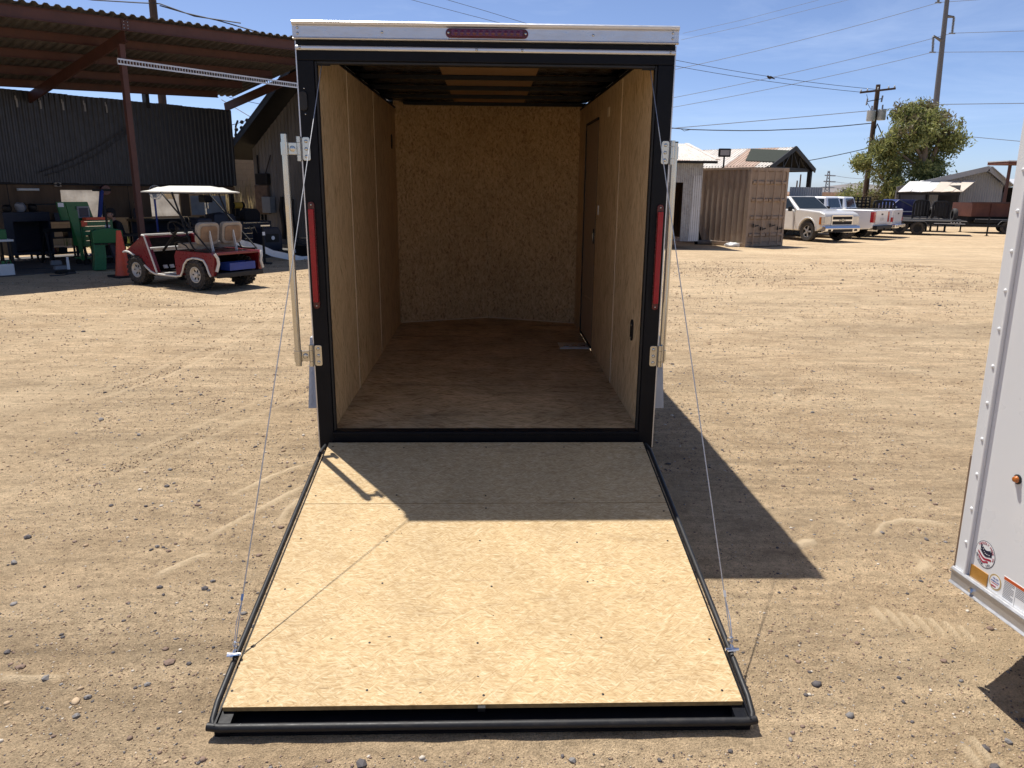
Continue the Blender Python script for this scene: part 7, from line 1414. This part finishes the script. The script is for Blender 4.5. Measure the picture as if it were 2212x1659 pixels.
for zx, zy in ((1272,712),(1337,706)):
    p = on_y(*z4(zx,zy), PY-.3)-O2; mb = MB(); mb.lathe([(0,-.38),(.28,-.38),(.31,-.34),(.31,.30),(.33,.34),(.30,.40),(0,.44)], p, n=18); tr_ = mb.build('transformer', M['transformer'], UP, smooth=True); mb = MB(); mb.cyl(p+Vector((0,0,.42)),p+Vector((0,0,.72)),0.06,n=8); mb.build('bushing', M['sticker_grey'], tr_)
    mb = MB(); mb.bar(p, (0,0,p.z) if False else p+Vector((0.35 if zx < 1300 else -0.5,0.2,0)), .06,.08); mb.build('bracket', M['black'], tr_)
a, b = on_y(*z4(1245,625), PY-.2), on_y(*z4(1338,606), PY-.2); mb = MB(); mb.bar(a-O2, b-O2, 0.06, 0.06); ca_ = mb.build('fuse_arm', M['black'], UP)
for p in (a, b): mb = MB(); mb.bar(p-O2+Vector((0,0,-.25)), p-O2+Vector((0.05,0,.22)), .09,.09); mb.build('fuse_cutout', M['sticker_grey'], ca_)
mb = MB(); mb.tube([on_y(*z4(1245,580), PY-.2)-O2, on_y(*z4(1250,600), PY-.2)-O2, a-O2, on_y(*z4(1262,655), PY-.25)-O2, on_y(*z4(1275,680), PY-.3)-O2], .02, 4); mb.build('jumper', M['wire'], UP)
mb = MB(); mb.tube([on_y(*z4(1300,790), PY-.2)-O2, on_y(*z4(1310,760), PY-.3)-O2, on_y(*z4(1345,840), PY)-O2, on_y(*z4(1400,930), PY)-O2], .04, 5); mb.build('riser_cable', M['wire'], UP)
SY = 100.0; s0, s1 = on_y(*z4(1662,720), SY), on_y(*z4(1746,-60), SY)
SP = thing('transmission_pole', 'tall tapered grey steel transmission pole with insulator strings', 'transmission pole', (s0.x-0.6, SY, -0.32)); O3 = Vector((s0.x-0.6, SY, -0.32))
mb = MB(); mb.tube([(0,0,0), s0-O3, s1-O3], [.42,.38,.27], 14); mb.build('pole', M['pole_steel'], SP, smooth=True)
for p, q, q2 in (((1733,100),(1782,104),(1770,205)),((1712,256),(1656,220),(1650,321)),((1738,-40),(1690,-55),(1685,16))):
    P, Q, Q2 = (on_y(*z4(*k), SY)-O3 for k in (p,q,q2)); mb = MB(); mb.tube([P,Q],[.22,.12],8); ar = mb.build('davit_arm', M['pole_steel'], SP); n = 12
    mb = MB()
    for k in range(n): c = Q.lerp(Q2,(k+.5)/n); mb.lathe([(.05,-.12),(.20,-.03),(.05,.08)], c, n=9)
    mb.build('insulator_string', M['line_far'], ar); mb = MB(); mb.obox(Q2,(0.8,.15,.15)); mb.build('clamp', M['line_far'], ar)
def lines(name, ptsz, yy, rr, label, conv=z4, m='line_far'): wire(name, [on_y(*conv(*k), yy) for k in ptsz], rr, M[m], label, cat='power line')
def sagp(a, b, s, n=12): return [(a[0]+(b[0]-a[0])*k/n, a[1]+(b[1]-a[1])*k/n+4*s*(k/n)*(1-k/n)) for k in range(n+1)]
lines('power_line', sagp((-500,540),(1685,16),30,20), SY, .032, 'uppermost conductor reaching the steel transmission pole'); lines('power_line', sagp((-500,700),(1770,204),30,20), SY, .032, 'conductor on the right-hand insulator string of the steel pole'); lines('power_line', sagp((-500,750),(1650,321),26,20), SY, .032, 'conductor on the left-hand insulator string of the steel pole')
lines('power_line', [(1690,15),(1940,-2)], SY, .032, 'topmost conductor beyond the steel transmission pole'); lines('power_line', [(1770,204),(2000,197),(2300,187)], SY, .032, 'conductor leaving the right-hand insulator string'); lines('power_line', [(1650,321),(2300,317)], SY, .032, 'conductor leaving the left-hand insulator string')
lines('power_line', [(-300,825),(90,785),(700,732),(1445,664)], 75, .035, 'thin conductor passing behind the wooden utility pole'); lines('power_line', [(1560,645),(1730,641),(2300,634)], 75, .035, 'thin level conductor beyond the tree top'); lines('power_line', [(1700,825),(1855,838),(2250,874)], 75, .03, 'thin conductor sloping down right of the tree')
lines('service_cable', [(-400,740),(50,787),(160,796),(300,800),(480,803),(640,801),(900,790),(1100,774),(1275,757)], PY, .035, 'thick twisted cable strung to the wooden utility pole', m='wire'); lines('service_cable', [(40,785),(100,790),(125,805),(160,797)], PY, .02, 'loose loop hanging on the twisted cable', m='wire')
lines('service_wire', sagp((500,1040),(1262,908),14), PY, .03, 'lower wire from the wooden utility pole to the shelter', m='wire')
lines('distribution_wire', sagp((-600,260),(1205,566),34,16), PY, .018, 'lower distribution wire on the wooden crossarm', m='wire'); lines('distribution_wire', sagp((-600,215),(1300,549),40,16), PY, .018, 'upper distribution wire on the wooden crossarm', m='wire')
lines('power_line', [(115,205),(500,118),(950,0)], 140, .03, 'faint distant conductor high in the sky'); lines('power_line', [(105,245),(500,158),(1140,-3)], 140, .03, 'fainter distant conductor just below the highest')
D_ = lambda x, y: (x, y)
lines('overhead_wire', [(860,-8),(1000,29),(1150,68)], 30, .009, 'dark overhead wire crossing above the trailer roof', D_, 'wire'); lines('overhead_wire', [(940,-8),(1050,24),(1200,70)], 30, .009, 'second dark overhead wire beside the first above the trailer', D_, 'wire')
# bird on the wire
p = on_y(*z4(650,491), PY); BD = MB(); BD.ball((0,0,0.12),0.20,0.10,0.11,12,8); BD.ball((-0.17,0,0.20),0.075,0.065,0.07,10,7); BD.tube([(-0.23,0,0.20),(-0.29,0,0.19)],[.02,.004],6); BD.tube([(0.15,0,0.10),(0.38,0,0.02)],[.06,.03],6); BD.tube([(0,0.02,0.02),(0,0.02,-0.04)],.012,5); BD.tube([(0,-0.02,0.02),(0,-0.02,-0.04)],.012,5)
o = BD.build('bird', M['hair'], smooth=True); o.location = p + Vector((0,0,0.05)); tag(o, 'small dark bird perched on the distribution wire', 'bird')
# ---- far background
FYd = 140.0; a, b = on_y(*z6(380,358), FYd), on_y(*z6(1100,366), FYd); T = thing('far_building', 'long low tan building beyond the yard fence', 'building', (a.x, FYd, -0.32)); mb = MB(); mb.box(0,b.x-a.x,0,20,0,a.z+.32-.5); mb.build('wall', M['tan_far'], T); mb = MB(); mb.box(-.5,b.x-a.x+.5,-.6,20.5,a.z+.32-.5,a.z+.32); mb.build('roof', M['roof_rusty'], T)
for k in range(7): mb = MB(); mb.box(4+k*8,6.5+k*8,-.06,-.01,0.8,2.6); mb.build('window', M['glass'], T)
a, b = on_y(*z6(597,331), 90), on_y(*z6(660,386), 90); T = thing('billboard', 'small dark roadside billboard with white lines of lettering', 'billboard', (a.x, 90, -0.32)); w = b.x-a.x; mb = MB(); mb.box(0,w,0,.2,b.z+.32,a.z+.32); mb.build('board', M['sign_dark'], T)
mb = MB(); H_ = a.z-b.z; [mb.box(w*.2,w*(.8-.1*(k%2)),-.04,-.005,b.z+.32+H_*f_,b.z+.32+H_*(f_+.09)) for k,f_ in enumerate((.2,.62,.78))]; mb.build('lettering', M['sticker_grey'], T)
for f_ in (.3,.7): mb = MB(); mb.bar((w*f_,.1,0),(w*f_,.1,b.z+.32),.15,.15); mb.build('post', M['pole_steel'], T)
LY = 420.0; a, b = on_y(*z6(472,168), LY), on_y(*z6(455,360), LY); T = thing('lattice_tower', 'distant slim transmission tower with three crossarms', 'transmission tower', (b.x, LY, -0.4)); O4 = Vector((b.x,LY,-.4))
mb = MB()
for s in (-1,1): mb.tube([(s*1.6,0,0), a-O4+Vector((s*.4,0,0))],[.35,.25],5)
for k in range(9): t0, t1 = k/9, (k+1)/9; tp_ = a-O4; mb.tube([tp_*t0+Vector((1.6-1.2*t0,0,0)), tp_*t1+Vector((-1.6+1.2*t1,0,0))], .15, 4); mb.tube([tp_*t0-Vector((1.6-1.2*t0,0,0)), tp_*t1-Vector((-1.6+1.2*t1,0,0))], .15, 4)
mb.build('mast', M['line_far'], T)
for x0, y0_, x1_, y1_ in ((435,208,530,212),(425,262,530,266),(415,315,520,318)): mb = MB(); mb.tube([on_y(*z6(x0,y0_),LY)-O4, on_y(*z6(x1_,y1_),LY)-O4], .35, 5); mb.build('crossarm', M['line_far'], T)
for i, (p, q) in enumerate((((530,212),(800,240)),((530,266),(800,285)),((520,318),(700,330)))): wire('power_line', [on_y(*z6(*k),LY) for k in sagp(p,q,6,6)], .10, M['line_far'], ('upper','middle','lower')[i]+' conductor strung from the distant lattice tower', cat='power line')
for i, (x, y0_, y1_, yy, lab) in enumerate(((222,200,310,150,'slim far pole seen under the shelter roof'),(190,255,310,150,'short far pole seen under the shelter roof'),(765,268,350,160,'thin far pole in front of the mountain'))):
    a = on_y(*z6(x,y0_),yy); mb = MB(); mb.tube([(0,0,0),(0,0,a.z+.32)],[.18,.14],8); o = mb.build('far_pole', M['pole_wood']); o.location = (a.x,yy,-.32); tag(o, lab, 'pole')
# mountain: ridge mesh with depth, several kilometres off
MY = 5200.0; prof = [(-2200,420),(-1200,372),(-300,352),(415,350),(520,345),(590,336),(640,318),(690,290),(720,273),(745,283),(790,302),(830,312),(880,318),(1000,326),(1300,338),(1900,350),(3000,420)]
xs_ = np.linspace(-2200,3000,260); pz = np.interp(xs_, [q[0] for q in prof], [q[1] for q in prof]); rows = []; nr = 7; r = np.random.default_rng(4)
jit = np.convolve(r.normal(size=260), np.ones(3)/3, 'same')*1.6
for j in range(nr):
    f_ = 1-abs(j-3)/3; row = []
    for i, x in enumerate(xs_):
        p = on_y(*z6(x, pz[i]+jit[i]), MY); row.append((p.x, MY+(j-3)*420+r.normal()*60, -2 + max(0,(p.z+2))*f_*(1 if j == 3 else r.uniform(.75,1.1))))
    rows += row
mb = MB(); mb.add(rows, [(j*260+i, j*260+i+1, (j+1)*260+i+1, (j+1)*260+i) for j in range(nr-1) for i in range(259)]); o = mb.build('mountain', M['mountain'], smooth=True); tag(o, 'bare blue-grey mountain ridge on the horizon', 'mountain', kind='structure')
